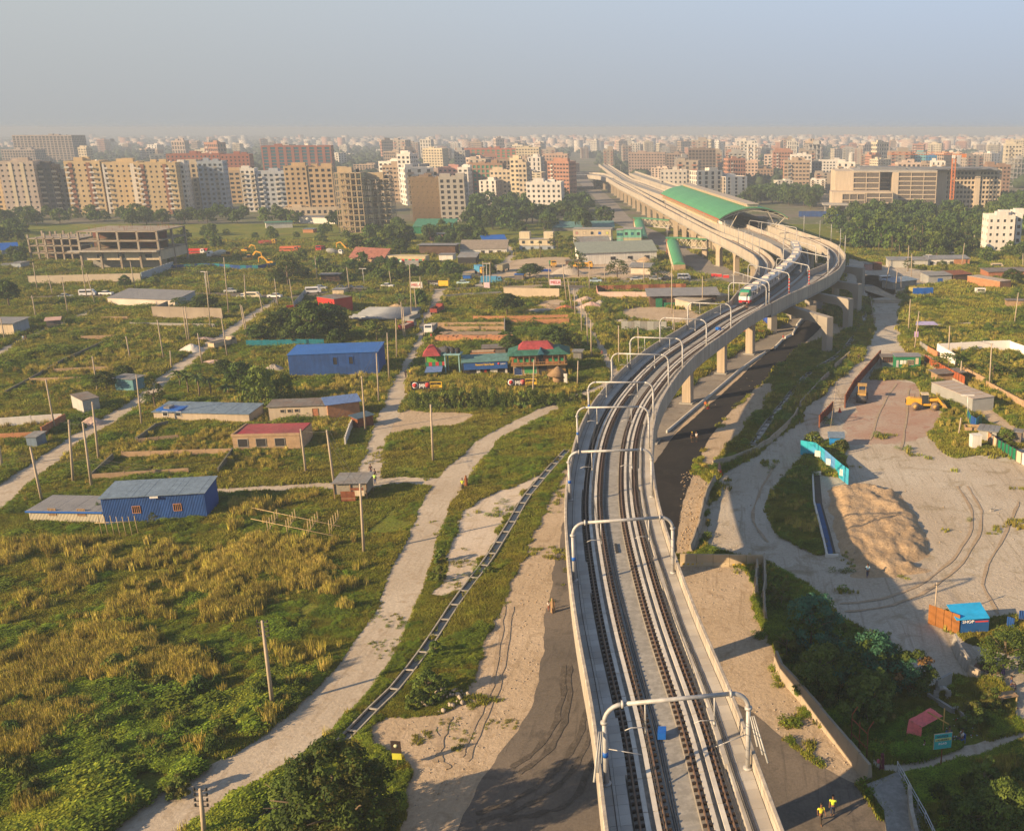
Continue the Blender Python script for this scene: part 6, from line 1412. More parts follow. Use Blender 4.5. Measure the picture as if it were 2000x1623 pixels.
t = thing('banner','white upright banner beside the straw hut','banner',tuple(G(1105,752)));MB().box(-.35,.35,0,.05,.4,2.4).build('cloth',white,t);MB().box(-.38,-.33,0,.06,0,2.5).build('pole',steel,t)
t,w_ = shed((920,712),(968,710),3,2.6,'unplastered brick shell without a roof behind the blue signboard',brick_o,brick_t,'flat',over=-.3,name='brick_shell',cat='building')
for k in range(4): opening(t,w_*(.08+.24*k),w_*(.08+.24*k)+.9,.6,1.7,frame=brick_o,pane=dark)
shed((944,696),(988,694),4,1.8,'low shed of pale rusty sheets between the bricks and the eatery',tin_d,tin_d,name='shed',sheets=3)
shed((1120,706),(1136,706),2.5,2.2,'tiny grey shed right of the two storey eatery',tin,tin,name='shed')
# station-side sheds
t,w_ = shed((1270,600),(1400,597),7,3.4,'workshop with long grey roof, green hoarding and clutter left of the train',M('timber_dark'),roofg,hb=4.2,name='workshop',cat='workshop',over=1.0)
for k,x in enumerate((.08,.2,.3,.42)): MB().box(w_*x,w_*x+2.0,-.6,-.5,0,2.6 if k < 1 else 1.3).build('green_panel',green_s,t)
for x in (.5,.6,.7): MB().box(w_*x,w_*x+1.5,-.3,-.2,0,2.5).build('sack_wall',M('sacks',(.42,.36,.26)),t)
shed((1350,606),(1420,590),6,2.2,'sagging beige canvas cover beside the grey-roofed workshop',M('canvas',(.40,.35,.28)),M('canvas'),hb=2.8,name='canvas_shelter',cat='shelter')
shed((1232,535),(1270,536),4,2.6,'stalls of pale tin sheets and white cloth near the station road',M('cloth_pale',(.50,.44,.36)),tin,hb=3.3,name='stall',cat='stall',over=.8)
shed((1105,522),(1128,522),4,2.4,'small dark shed with grey roof beside the gravel cone',M('timber_dark'),tin_d,name='shed')
t = thing('blue_tarp_shelter','blue tarpaulin shelter under the flat-topped tree','shelter',tuple(G(1045,542)));MB().hexa([(-6,0,2.0),(6,0,2.0),(5,3,2.5),(-5,3,2.5),(-6,0,2.05),(6,0,2.05),(5,3,2.55),(-5,3,2.55)]).build('sheet',blue_p,t)
for x in (-5,5): MB().cyl(x,.5,0,2.1,.06,n=5).build('post',bamboo,t)
for (u,v,w2,lb) in ((1014,549,3,'small box stall with blue sign by the main road'),(912,550,2.6,'small blue roadside stall beside the ochre truck')):
 t = thing('kiosk',lb,'kiosk',tuple(G(u,v)));MB().box(-w2/2,w2/2,0,2,0,2.2).build('body',tin_d if w2 == 3 else blue_p,t);MB().box(-w2/2-.2,w2/2+.2,-.3,2.2,2.2,2.35).build('roof',blue_p if w2 == 3 else tin,t)
# grey corrugated sheet fence standing alone
def panel_fence(px,h,label,mats_,pw=2.0,name='sheet_fence',cat='fence',post=None,base=None,jit=.06,thick=.06,top=None):
 pts = [G(*p) for p in px];t = thing(name,label,cat,tuple(pts[0]));o0 = pts[0];n = 0
 for a,b in zip(pts,pts[1:]):
  d = b-a;L_ = d.length;k = max(1,round(L_/pw));ang = math.atan2(d.y,d.x)
  for i in range(k):
   p = a+d*(i/k)-o0;zt = h+random.uniform(-jit,jit);z0 = .05 if not base else base[1]
   MB().box(.02,L_/k-.02,-thick/2,thick/2,z0,zt,0,ang+random.uniform(-.02,.02)*(jit > 0),(p.x,p.y)).build('panel',mats_[n % len(mats_)] if not callable(mats_) else mats_(n),t)
   if base: MB().box(0,L_/k,-.14,.14,0,base[1]-.005,0,ang,(p.x,p.y)).build('plinth',base[0],t)
   if post: MB().box(-.07,.07,-.12,.12,0,h+.12,0,ang,(p.x,p.y)).build('post',post,t)
   n += 1
  add_excl([a,b,b+Vector((0,.6,0)),a+Vector((0,.6,0))])
 return t
panel_fence([(1214,649),(1302,650)],3.0,'free-standing fence of grey corrugated sheets beside the footpath',[sheet_g,tin],1.6)
panel_fence([(482,680),(634,677)],1.9,'teal corrugated fence running left of the blue warehouse',[teal],1.8)
panel_fence([(575,606),(598,580)],2.4,'blue and white railing wall slanting up to the main road',[bluew,tin_b],1.6)
panel_fence([(330,530),(360,528),(400,526),(430,527),(470,530),(505,530),(540,524)],2.2,'blue and teal hoarding in front of the parked excavators',[blue,blue,teal,blue,teal],2.6)
# boundary walls with panels
def bwall(px,h,label,mat,pw=3.0,name='boundary_wall',post=True,thick=.2,base=None):
 return panel_fence(px,h,label,mat if isinstance(mat,list) else [mat],pw,name,'wall',post=(mat[0] if isinstance(mat,list) else mat) if post else None,jit=0.0,thick=thick)
bwall([(58,558),(276,552)],3.2,'tall cream panelled boundary wall in front of the unfinished hall',[M('cream_panel',(.52,.44,.33),var=.1)],5.0);bwall([(278,551),(340,528)],3.2,'blue-grey shaded return of the panelled wall',[bluew],3.0)  # return wall is coloured blue-grey in place of shade on the cream panels
bwall([(300,622),(436,626)],3.4,'weathered brick compound wall right of the white warehouse',[M('old_brick',(.33,.28,.22),var=.2,col2=(.24,.20,.16))],6.0);bwall([(300,622),(330,608)],3.0,'left return of the weathered brick compound wall',[MATS['old_brick']],6)
bwall([(0,837),(124,828)],1.9,'white panelled garden wall at the left',[wht_w],4.0);bwall([(84,855),(130,828)],1.9,'dark red brick garden wall slanting beside the leaning pole',[brick],2.0);bwall([(-30,862),(84,856)],1.2,'low tan brick garden wall at the left edge',[brick_o],4)
bwall([(12,772),(70,740),(130,705)],.9,'low dark wall running diagonally through the left fields',[M('dark_wall',(.13,.13,.10),var=.25)],4);bwall([(130,705),(225,662)],.8,'upper stretch of the low dark diagonal field wall',[MATS['dark_wall']],4)  # grey-brown wall colour, darker than the tan walls
for px,lb,mt in (([(107,729),(212,724)],'low tan brick wall crossing the left field',brick_t),([(60,748),(160,745)],'second low tan wall further down the left field',brick_t),([(160,664),(225,662)],'short tan wall at the top of the left field',brick_t),([(200,626),(250,625)],'low tan footing below the white warehouse',brick_t),([(255,637),(420,640)],'low grey wall below the brick compound',conc_d),
 ([(267,866),(305,838),(330,832)],'dark left return of the small walled plot',MATS['dark_wall']),([(270,868),(350,860)],'tan front wall of the small walled plot',brick_t),([(180,936),(222,897)],'dark left side of the large walled plot',MATS['dark_wall']),([(240,894),(455,887)],'tan back wall of the large walled plot',brick_t),([(455,887),(427,926)],'dark right side of the large walled plot',MATS['dark_wall']),([(180,938),(370,926)],'tan front wall of the large walled plot',brick_t)):
 bwall(px,1.0,lb,[mt],4.0)
bwall([(868,585),(905,582),(980,578)],1.4,'grey wall of the plot beside the north road, upper side',[conc_d],4);bwall([(985,582),(1093,584)],3.2,'tall tan wall left of the narrow footpath',[M('tan_render',(.46,.38,.28),var=.1)],4.5);bwall([(985,572),(1060,568)],2.0,'second tan wall behind the tall one',[MATS['tan_render']],4)
for px,lb in (([(925,628),(987,628)],'orange brick wall in the middle plots, left'),([(990,628),(1110,625)],'orange brick wall in the middle plots, right'),([(990,636),(1112,633)],'front orange brick wall ending at the footpath poles'),([(856,641),(986,640)],'ribbed tan wall above the plank yard'),([(858,649),(985,648)],'lower tan wall directly above the plank stack')): bwall(px,1.5,lb,[brick_o if 'orange' in lb else brick_t],2.4)
bwall([(986,655),(986,634)],1.8,'short dark wall dividing the plots',[conc_d],3)
# pink and rusty compound left of the workshop
panel_fence([(1165,573),(1300,569),(1340,569)],2.4,'long rusty sheet fence along the main road',[rust,rust,brick],1.8);panel_fence([(1168,584),(1290,584)],2.2,'pale pink posters wall of the roadside compound',[M('pink_poster',(.58,.44,.38),var=.1)],4.0,base=(brick_t,.7));panel_fence([(1165,573),(1168,584)],2.6,'short pink end wall of the roadside compound',[pnk],4)
# yard right side
panel_fence([(1600,836),(1628,806)],2.3,'maroon sheet fence beside the dirt road, lower run',[M('maroon_sheet',(.20,.04,.03),var=.2,wave=('X',3,.04))],1.2,base=(conc_d,.8),post=rust);panel_fence([(1650,797),(1668,765),(1720,704)],2.5,'maroon sheet fence beside the dirt road, upper run',[MATS['maroon_sheet']],1.4,base=(conc_d,.8),post=rust)
panel_fence([(1806,714),(1846,738),(1883,758)],2.4,'bright rust red sheet fence running down from the green cabin',[M('rust_bright',(.34,.09,.03),var=.25,wave=('X',3,.04))],1.2,base=(conc,.9),post=rust)
t,w_ = shed((1748,722),(1797,722),3.4,2.9,'green site cabin with posters and barred window',M('cabin_green',(.012,.20,.09),var=.1,wave=('X',2,.04)),roofg,over=.2,name='site_cabin',cat='cabin')
opening(t,w_*.48,w_*.73,1.1,2.1,frame=cream,pane=dark,bars=4);MB().box(w_*.04,w_*.13,-.08,-.01,.1,2.1).build('door',M('door_grey',(.4,.4,.4)),t)
for x,c_ in ((.18,white),(.32,white),(.80,cream)): MB().box(w_*x,w_*x+.65,-.05,-.01,1.2,2.1 if c_ is white else 2.6).build('poster',c_,t)
t,w_ = shed((1722,716),(1748,716),2.4,2.2,'dark barred annex left of the green site cabin',conc_d,tin_d,name='shed');opening(t,.2,w_-.2,1.0,2.0,frame=rust,pane=dark,bars=5)
t,w_ = shed((1898,806),(1947,805),13.5,2.6,'long grey sheet barrack with pale segmented roof at the yard edge',sheet_g,M('pale_sheet_roof',(.42,.36,.31),var=.1,wave=('X',2,.03)),name='barrack',cat='shed',over=.1)
for k in range(1,6): MB().box(-.1,w_+.1,k*2.3-.05,k*2.3+.05,2.66,2.74).build('roof_joint',brick_t,t)
t.rotation_euler = (0,0,R_(22))
shed((1830,748),(1880,745),3,2.0,'loose tin canopy at the upper end of the barrack',wood,tin_d,name='canopy',cat='shelter',over=.6);panel_fence([(1828,768),(1846,775)],2.2,'plank screen beside the barrack',[wood],.8)
panel_fence([(1888,818),(1895,832),(1905,838),(1917,830)],2.0,'green and blue hoarding overgrown with creeper',[green_s,blue,teal],1.3)
panel_fence([(1912,850),(1925,862),(1945,878)],1.9,'tan sheet fence beside the white tank cabinet',[cream,brick_o,tin],1.2,post=wood);panel_fence([(1948,880),(1984,900)],1.9,'green sheet fence at the right edge of the yard',[green_s],1.2,post=steel_d);panel_fence([(1984,901),(2040,930)],1.9,'pale sheet fence leaving the picture at right',[cream,wht_w],1.4,post=steel_d)
t = thing('tank_cabinet','white upright cabinet beside the tan sheet fence','cabinet',tuple(G(1907,879)),R_(8));MB().box(-.8,.8,0,1.4,0,2.4).build('body',wht_w,t);MB().box(-.85,.85,-.05,1.45,2.4,2.5).build('lid',white,t)
t = thing('brick_trough','open square brick water trough at the yard edge','trough',tuple(G(1900,846)),R_(-10));MB().box(-1.4,1.4,0,.2,0,1.0).box(-1.4,1.4,1.9,2.1,0,1.0).box(-1.4,-1.2,.2,1.9,0,1.0).box(1.2,1.4,.2,1.9,0,1.0).build('wall',brick_t,t)
shed((1910,862),(1945,866),3.4,2.0,'tin-roofed hut with pale walls beside the water trough',sheet_g,tin,name='hut',cat='hut',over=.3,sheets=4);t = thing('water_drum','lime and navy painted tank beside the tin-roofed hut','tank',tuple(G(1950,862)));MB().cyl(0,0,0,1.0,.6).build('body',blue_p,t);MB().cyl(0,0,1.0,2.0,.6).build('upper',M('lime',(.45,.5,.05)),t)
shed((1977,868),(1993,870),2.0,2.2,'small upright tin hut near the right edge',tin_d,tin,name='hut',cat='hut',over=.2)
# turquoise fence, blue cabin
tq = M('turquoise',(.02,.36,.46),var=.12,scale=.6,col2=(.05,.28,.50));tb = M('sky_blue_sheet',(.08,.24,.50),var=.12)
f_ = panel_fence([(1563,888),(1592,893),(1617,914),(1644,938),(1657,948)],2.5,'turquoise and blue painted hoarding with white posters curving at the grass corner',lambda n: tq if n < 5 else (tb if n < 8 else tq),1.5,jit=.03)
for (u,v) in ((1597,885),(1619,901),(1646,922)): g = G(u,v,1.3)-G(1563,888);MB().box(-.5,.5,-.09,-.05,.8,1.8,0,-.6,(g.x,g.y-.25)).build('poster',white,f_)
t = thing('guard_booth','bright blue booth with sloping pale blue roof behind the turquoise hoarding','booth',tuple(G(1633,877)),R_(-4));MB().box(-1.1,1.1,0,1.8,0,2.0).build('body',M('booth_blue',(.01,.20,.55)),t);MB().hexa([(-1.4,-.3,2.0),(1.4,-.3,2.0),(1.4,2.1,2.3),(-1.4,2.1,2.3),(-1.4,-.3,2.08),(1.4,-.3,2.08),(1.4,2.1,2.38),(-1.4,2.1,2.38)]).build('roof',tin_b,t)
# white boundary walls at right
bwall([(1832,691),(1920,686),(1972,684)],2.4,'long bright white wall panels of the walled plot at right',[M('bright_white',(.78,.74,.72),var=.04)],5.0);bwall([(1830,695),(1865,716)],2.8,'white wall with faint blue lettering facing the yard',[MATS['bright_white']],3.4);bwall([(1972,684),(2030,705)],2.2,'white wall returning along the right edge',[MATS['bright_white']],5)
bwall([(1797,680),(1812,690)],1.6,'grey wall stub above the white walls',[conc_d],3);bwall([(1812,690),(1830,700)],1.6,'orange brick wall stub above the white walls',[brick_o],3);bwall([(1866,722),(1925,752)],1.5,'mossy low wall below the white walls',[brick_t],3);bwall([(1926,758),(1985,790),(2040,820)],1.5,'mossy low wall running to the right edge',[brick_t],3)
# right-hand village
t,w_ = shed((1812,522),(1893,521),6,3.0,'row of white and orange rooms with flat tin roof at the crossroads',wht_w,roofg,name='shop_row',cat='shop row',hb=3.6)
for k in range(6): opening(t,w_*(.05+.16*k),w_*(.05+.16*k)+1.2,.8,2.0,pane=dark)
MB().box(w_*.62,w_,-.06,-.01,0,2.9).build('brick_front',brick_o,t)
shed((1735,523),(1812,523),6,2.8,'pale rooms with tin roof left of the white and orange rooms',wallmat((.5,.5,.46)),tin,name='shop_row',cat='shop row',hb=3.3)
t,w_ = shed((1813,554),(1858,552),6,2.6,'low grey tin-roofed hut with blue door',sheet_g,tin,name='hut',cat='hut',hb=3.0,sheets=4);MB().box(w_*.4,w_*.6,-.06,-.01,0,1.6).build('door',blue_p,t)
shed((1862,552),(1897,550),7,2.6,'brown tin-roofed hut beside the red brick shed',M('timber_dark'),rust,name='hut',cat='hut',hb=3.0)
shed((1952,567),(1980,566),15,2.8,'long red brick shed seen end-on with pale roof',brick_o,M('pale_sheet_roof'),name='brick_shed',cat='shed',over=.1)[0].rotation_euler = (0,0,R_(30))
shed((1930,545),(2010,543),7,2.4,'row of brick rooms with dull roof behind the round tree',brick,tin_d,name='shed',hb=2.8)
shed((1744,566),(1790,560),5,2.4,'grey hut with blue-grey tin roof by the crossroads',conc_d,tin_b,name='hut',cat='hut',over=.6,hb=2.8);panel_fence([(1774,574),(1810,574)],2.2,'yellow sheet fence behind the blue tarpaulin',[M('yellow_sheet',(.45,.38,.12),var=.1)],1.4);panel_fence([(1782,580),(1822,579)],2.8,'bright royal blue tarpaulin hung on a frame',[blue_p],7.0,name='tarp_screen',cat='tarpaulin')
shed((1706,528),(1722,528),4,2.5,'rusty red stall by the crossroads',rust,rust,name='stall',cat='stall');shed((1690,528),(1704,528),4,2.2,'pink and grey stall by the crossroads',pnk,tin_d,name='stall',cat='stall');shed((1660,535),(1682,533),5,1.9,'low pale blue-grey tent roof near the portal frames',sheet_g,tin,name='stall',cat='stall')
shed((1965,600),(2010,601),3,2.0,'patched shack with yellow and blue sheets at the right edge',wood,tin_d,name='shack',cat='shack');t = thing('umbrella_stall','tea stall under a lilac canopy beside the wide dirt road','stall',tuple(G(1810,650)))
MB().hexa([(-3,0,2.0),(3,0,2.0),(2.2,2.4,2.5),(-2.4,2.4,2.5),(-3,0,2.05),(3,0,2.05),(2.2,2.4,2.55),(-2.4,2.4,2.55)]).build('canopy',M('lilac',(.32,.30,.50)),t)
for x in (-2,2): MB().cyl(x,1,0,2.3,.05,n=5).build('post',bamboo,t)
shed((1705,480),(1735,478),8,3.0,'small building with green roof beside the outer deck',green_s,M('green_roof_sheet'),name='shed');t = thing('van_box','small white box cart with dark windows standing in the grass','cart',tuple(G(1915,575)));MB().box(-1.6,1.6,0,1.4,.3,1.9).build('body',white,t);MB().box(-1.0,1.2,-.03,0,1.1,1.6).build('window',dark,t)
# lower right: shop booth, orange sheet fence
panel_fence([(1812,1218),(1873,1240)],2.3,'leaning fence of orange-brown corrugated sheets',[M('orange_sheet',(.36,.15,.04),var=.15,wave=('X',4,.05))],.9,jit=.02)
t = thing('booth','blue booth with bright blue sheet roof and red and white lettering','booth',tuple(G(1876,1240)),R_(6));MB().box(0,3.0,0,2.4,0,1.9).build('body',M('booth_dark',(.01,.08,.26)),t);MB().hexa([(-.6,-.2,1.8),(2.9,-.3,1.95),(2.9,2.6,2.3),(-.8,2.6,2.2),(-.6,-.2,1.86),(2.9,-.3,2.01),(2.9,2.6,2.36),(-.8,2.6,2.26)]).build('roof',M('bright_blue',(.01,.30,.62)),t);text('SHOP',.5,wl2,t,(.1,-.03,1.35));MB().box(1.5,2.9,-.03,-.002,1.4,1.55).build('red_stripe',red_s,t)
panel_fence([(1965,1228),(1980,1232)],1.5,'blue sheet half buried in the thicket',[blue],2);panel_fence([(1988,1220),(2030,1222)],1.7,'blue sheet at the right edge above the thicket',[blue],2)
# ---------------------------------------------------------------- barriers
m_bar = M('barrier_concrete',(.40,.33,.24),var=.18,scale=1.2,col2=(.28,.24,.19),mix=.4)
bprof = [(-.30,0),(.30,0),(.28,.18),(.13,.42),(.09,.85),(-.09,.85),(-.13,.42),(-.28,.18)]
bmesh_ = MB().prof(bprof,.02,2.48).mesh('barrier',m_bar)
def barriers(px,place,h=1.0,mesh=None,L0=2.5,grp='concrete barrier segments'):
 pts = [G(*p) for p in px];k = 0
 for a,b in zip(pts,pts[1:]):
  d = b-a;n = max(1,round(d.length/L0));ang = math.atan2(d.y,d.x)
  for i in range(n):
   p = a+d*(i/n);o = link('concrete_barrier',mesh or bmesh_);o.location = (p.x,p.y,.05);o.rotation_euler = (random.uniform(-.03,.03),0,ang+random.uniform(-.05,.05));o.scale = (d.length/n/2.5,1,h)
   tag(o,'weathered concrete barrier segment '+place,'barrier',grp+' '+place);k += 1
barriers([(1348,1080),(1362,1045),(1372,1000),(1380,970),(1396,942)],'in the line between dirt road and black asphalt',1.3)
barriers([(1392,912),(1432,902),(1470,887),(1505,865),(1530,842),(1550,822),(1558,806)],'along the grass strip beside the dirt road',1.2)
barriers([(1562,796),(1580,775),(1592,762),(1618,735)],'in the upper line by the right drain',1.2);barriers([(1630,720),(1660,695)],'below the small green bush by the right drain',1.2);barriers([(1708,632),(1702,600),(1700,585)],'along the left edge of the wide dirt road',1.2);barriers([(1700,592),(1760,592)],'across the top of the wide dirt road',1.1)
barriers([(1478,1112),(1478,1148),(1478,1165)],'standing upright in the short inner row',1.6);barriers([(1492,1100),(1494,1140),(1492,1175),(1494,1218)],'standing in the short outer row',1.6)
# striped barrier row
a = G(1328,1104);b = G(1490,1106);ybl = M('stripe_yellow',(.55,.36,.03),var=.15)
for i in range(5):
 p = a+(b-a)*(i/5);L_ = (b-a).length/5;t = thing('striped_barrier',['concrete barrier with yellow and black stripes at the left end of the road block','plain concrete barrier second from the left in the road block','plain stained concrete barrier in the middle of the road block','concrete barrier with worn stripes right of the middle of the road block','concrete barrier with faded stripes at the right end of the road block'][i],'barrier',tuple(p))
 MB().prof([(-.4,0),(.4,0),(.36,.2),(.16,.5),(.12,1.5),(-.12,1.5),(-.16,.5),(-.36,.2)],.02,L_-.02).build('body',M('barrier_sun_tint',(.46,.36,.23),var=.18,scale=1,col2=(.36,.30,.2)),t)  # warmer, paler copy of the barrier concrete; sunlight is put into its colour
 if i in (0,3,4):
  for k in range(5): x = .2+k*.55;MB().add([(x,-.385,.03),(x+.3,-.385,.03),(x+.45,-.30,.42),(x+.15,-.30,.42)],[(0,1,2,3)]).build('stripe',ybl,t)
def tallwall(px,h,label,mat,L0=2.2):
 pts = [G(*p) for p in px];t = thing('barrier_wall',label,'wall',tuple(pts[0]));o0 = pts[0]
 for a,b in zip(pts,pts[1:]):
  d = b-a;n = max(1,round(d.length/L0));dn = Vector((-d.y,d.x,0)).normalized()
  for i in range(n):
   p = a+d*(i/n)-o0;q = a+d*((i+1)/n)-o0-d.normalized()*.03;zz = h+random.uniform(-.05,.05);wb,wt = .32,.12
   MB().hexa([(p.x+dn.x*-wb,p.y+dn.y*-wb,0),(q.x+dn.x*-wb,q.y+dn.y*-wb,0),(q.x+dn.x*wb,q.y+dn.y*wb,0),(p.x+dn.x*wb,p.y+dn.y*wb,0),(p.x-dn.x*wt,p.y-dn.y*wt,zz),(q.x-dn.x*wt,q.y-dn.y*wt,zz),(q.x+dn.x*wt,q.y+dn.y*wt,zz),(p.x+dn.x*wt,p.y+dn.y*wt,zz)]).build('slab',mat,t)
 add_excl(pts+[q+Vector((.6,.6,0)) for q in pts[::-1]]);return t
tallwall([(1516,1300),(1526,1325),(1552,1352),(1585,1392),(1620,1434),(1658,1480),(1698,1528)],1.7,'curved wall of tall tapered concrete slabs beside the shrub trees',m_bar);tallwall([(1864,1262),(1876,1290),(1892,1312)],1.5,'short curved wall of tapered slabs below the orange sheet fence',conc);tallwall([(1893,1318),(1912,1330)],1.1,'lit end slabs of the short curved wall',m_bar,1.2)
# ramp with parapet and railing, bottom right
rp = thing('concrete_ramp','concrete footbridge ramp at the bottom right with pale parapet','ramp',tuple(G(1700,1540)));o0 = G(1700,1540)
Q = [G(*p)-o0 for p in ((1692,1540),(1762,1512),(1800,1600),(1812,1700),(1740,1700),(1726,1590))];MB().prism([(q.x,q.y) for q in Q],0,.45).build('deck',m_deck,rp);add_excl([q+o0 for q in Q])
a,b,c = [G(*p)-o0 for p in ((1775,1560),(1778,1605),(1800,1700))]
for s,e in ((a,b),(b,c)): MB().bar((s.x,s.y,.85),(e.x,e.y,.85),.3,1.0).build('parapet',m_par,rp)
rl = thing('railing','long galvanised pipe railing running down the bottom right corner','railing',tuple(G(1752,1512)));o0 = G(1752,1512);P = [G(*p)-o0 for p in ((1752,1512),(1765,1535),(1778,1560),(1792,1585),(1806,1610),(1820,1640),(1836,1675))]
for q in P: MB().cyl(q.x,q.y,0,1.25,.05,n=6).build('post',steel,rl)
for z in (.45,.85,1.2): MB().tube([(q.x,q.y,z) for q in P],.04,5).build('rail',steel,rl)
# ---------------------------------------------------------------- drains
def drain(px,label,wd=1.0,step=3.4,name='drain'):
 P = catmull([G(*p) for p in px],5);P = resample(P,step);N_ = normals(P);t = thing(name,label,'drain');m = MB()
 for s in (-1,1): sweep(MB(),P,[(s*wd/2+.07,-.0),(s*wd/2+.07,.22),(s*wd/2-.07,.22),(s*wd/2-.07,-.0)]).build('side_wall',M('drain_concrete',(.33,.31,.27),var=.25,scale=1.5),t)
 sweep(MB(),P,[(wd/2-.1,.02),(wd/2-.1,.035),(-wd/2+.1,.035),(-wd/2+.1,.02)]).build('water',M('drain_water',(.02,.025,.03),rough=.2,spec=.5),t)
 for p,n in zip(P,N_): a = p+n*(wd/2-.1);b = p-n*(wd/2-.1);MB().bar((a.x,a.y,.16),(b.x,b.y,.16),.17,.1).build('strut',M('drain_concrete'),t)
 add_excl([p+n*.9 for p,n in zip(P,N_)]+[p-n*.9 for p,n in zip(P,N_)][::-1])
drain([(1108,880),(1080,910),(1050,945),(1025,976),(1000,1020),(980,1052),(955,1092),(925,1132),(892,1176),(862,1222),(830,1270),(803,1306),(785,1333),(745,1370),(705,1412),(677,1440),(640,1478),(590,1525),(540,1575),(480,1635)],'long open concrete drain with cross struts left of the viaduct')
drain([(1466,876),(1497,830),(1531,787),(1560,750),(1582,728)],'open drain with struts right of the black asphalt, lower stretch',1.1,2.6);drain([(1590,722),(1612,710),(1634,696),(1657,673),(1677,643),(1688,622),(1685,605),(1672,588)],'open drain with struts curving below the portal frames',1.05,2.4)
t = thing('pit','deep concrete-lined pit with blue sheeting in the grass verge','pit',tuple(G(1605,1088)));o0 = G(1605,1088)
pl = [G(*p)-o0 for p in ((1587,928),(1590,985),(1604,1040),(1615,1088))];prr = [G(*p)-o0 for p in ((1601,928),(1606,985),(1622,1040),(1634,1088))]
MB().add([(p.x,p.y,.05) for p in pl]+[(p.x,p.y,.05) for p in prr],[(0,1,5,4),(1,2,6,5),(2,3,7,6)]).build('painted_shadow_floor',M('pit_shadow_tone',(.06,.05,.04)),t)  # flat dark sheet at ground level; the pit's shadow is painted in
for i in range(3): MB().bar((pl[i].x,pl[i].y,.25),(pl[i+1].x,pl[i+1].y,.25),.25,.5).build('rim',conc_w,t);a,b = pl[i]+Vector((.45,0,0)),pl[i+1]+Vector((.45,0,0));i and MB().bar((a.x,a.y,.1),(b.x,b.y,.1),.8,.12).build('blue_sheet',M('pit_blue',(.02,.08,.20),var=.2),t)
MB().bar((pl[0].x-.2,pl[0].y,.3),(prr[0].x+.2,prr[0].y,.3),.25,.6).build('rim',conc_w,t);MB().bar((pl[3].x-.2,pl[3].y,.2),(prr[3].x+.2,prr[3].y,.2),.25,.4).build('rim',conc_w,t)
# ---------------------------------------------------------------- heaps
def heap(u,v,rx,ry,h,label,mat,name='gravel_heap',n=26,rings=9,rough=.12,rz=0.0,flat=0.0,cat='heap'):
 g = G(u,v);m = MB();vs = [];fs = [];rgh = [random.uniform(-1,1) for _ in range(40)]
 for i in range(rings+1):
  q = i/rings if not flat else i/rings*.8
  for k in range(n):
   a = 2*PI*k/n;e = 1+rough*(math.sin(a*3+rgh[0]*3)+.6*math.sin(a*5+rgh[1]*5));r = (1-q)*e*(1-flat*q*.0)
   z = h*(1-(1-q)**1.25) if flat == 0 else h*min(1.0,(q/(1-flat))**.75)*(1+.12*math.sin(a*4+q*9)*(q > .3))
   vs.append((rx*r*math.cos(a)+random.uniform(-.06,.06),ry*r*math.sin(a)+random.uniform(-.06,.06),z*(1+random.uniform(-1,1)*rough*.6)))
 for i in range(rings):
  for k in range(n): fs.append((i*n+k,i*n+(k+1) % n,(i+1)*n+(k+1) % n,(i+1)*n+k))
 fs.append(tuple(rings*n+k for k in range(n)));o = MB().add(vs,fs,0,True).build(name,mat);o.location = (g.x,g.y,.01);o.rotation_euler = (0,0,rz);tag(o,label,cat);add_excl([Vector((g.x+rx*math.cos(a),g.y+ry*math.sin(a),0)) for a in np.linspace(0,2*PI,12)[:-1]]);return o
m_earth = dirt_mat('piled_earth',(.38,.275,.17),(.44,.33,.215),(.29,.215,.14),s=.5,fine=2.5,bump=.3)
from mathutils import noise as mn
def mound(px,h,label):
 P = np.array([tuple(G(u,v))[:2] for u,v in px]);lo,hi = P.min(0)-2,P.max(0)+2;nx,ny = int((hi[0]-lo[0])/.35),int((hi[1]-lo[1])/.35);X_,Y_ = np.meshgrid(np.linspace(lo[0],hi[0],nx),np.linspace(lo[1],hi[1],ny));q = np.stack([X_.ravel(),Y_.ravel()],1);d = np.full(len(q),1e9)
 for a,b in zip(P,np.roll(P,-1,0)): e = b-a;t = np.clip(((q-a)@e)/(e@e),0,1);d = np.minimum(d,np.linalg.norm(q-a-t[:,None]*e,axis=1))
 d = np.where(inpoly(q,P),d,-d);z = np.array([mn.fractal((x*.9,y*.35,0),.8,2.0,5)*.34+mn.fractal((x*.25,y*.25,3),1,2,3)*.45 for x,y in q]);e = np.clip((d+1.1+z*.9)/2.6,0,1);e = e*e*(3-2*e);z = e*(h+z*.75)-.05
 F = [(j*nx+i,j*nx+i+1,(j+1)*nx+i+1,(j+1)*nx+i) for j in range(ny-1) for i in range(nx-1)];F = np.array(F);F = F[(z[F] > -.045).any(1)]
 o = link('earth_mound',npmesh('earth_mound',np.column_stack([q,z]),F,m_earth,smooth=True));tag(o,label,'mound');add_excl([Vector((a,b,0)) for a,b in P])
mound([(1628,960),(1650,950),(1700,952),(1745,965),(1775,1000),(1800,1050),(1802,1085),(1770,1100),(1790,1112),(1740,1122),(1690,1110),(1655,1085),(1640,1030)],1.05,'big flat-topped mound of orange earth in the yard')
heap(1655,960,2.4,2.4,1.0,'smaller earth mound against the end of the turquoise hoarding',m_earth,'earth_mound',cat='mound');heap(1725,1115,4.5,2.0,.35,'scraped earth patch below the big mound',m_earth,'earth_mound',cat='mound',rough=.2)
gg = M('grey_gravel',(.34,.30,.26),var=.25,scale=4,bump=.08);pg = M('pink_gravel',(.42,.31,.26),var=.25,scale=4,bump=.08)
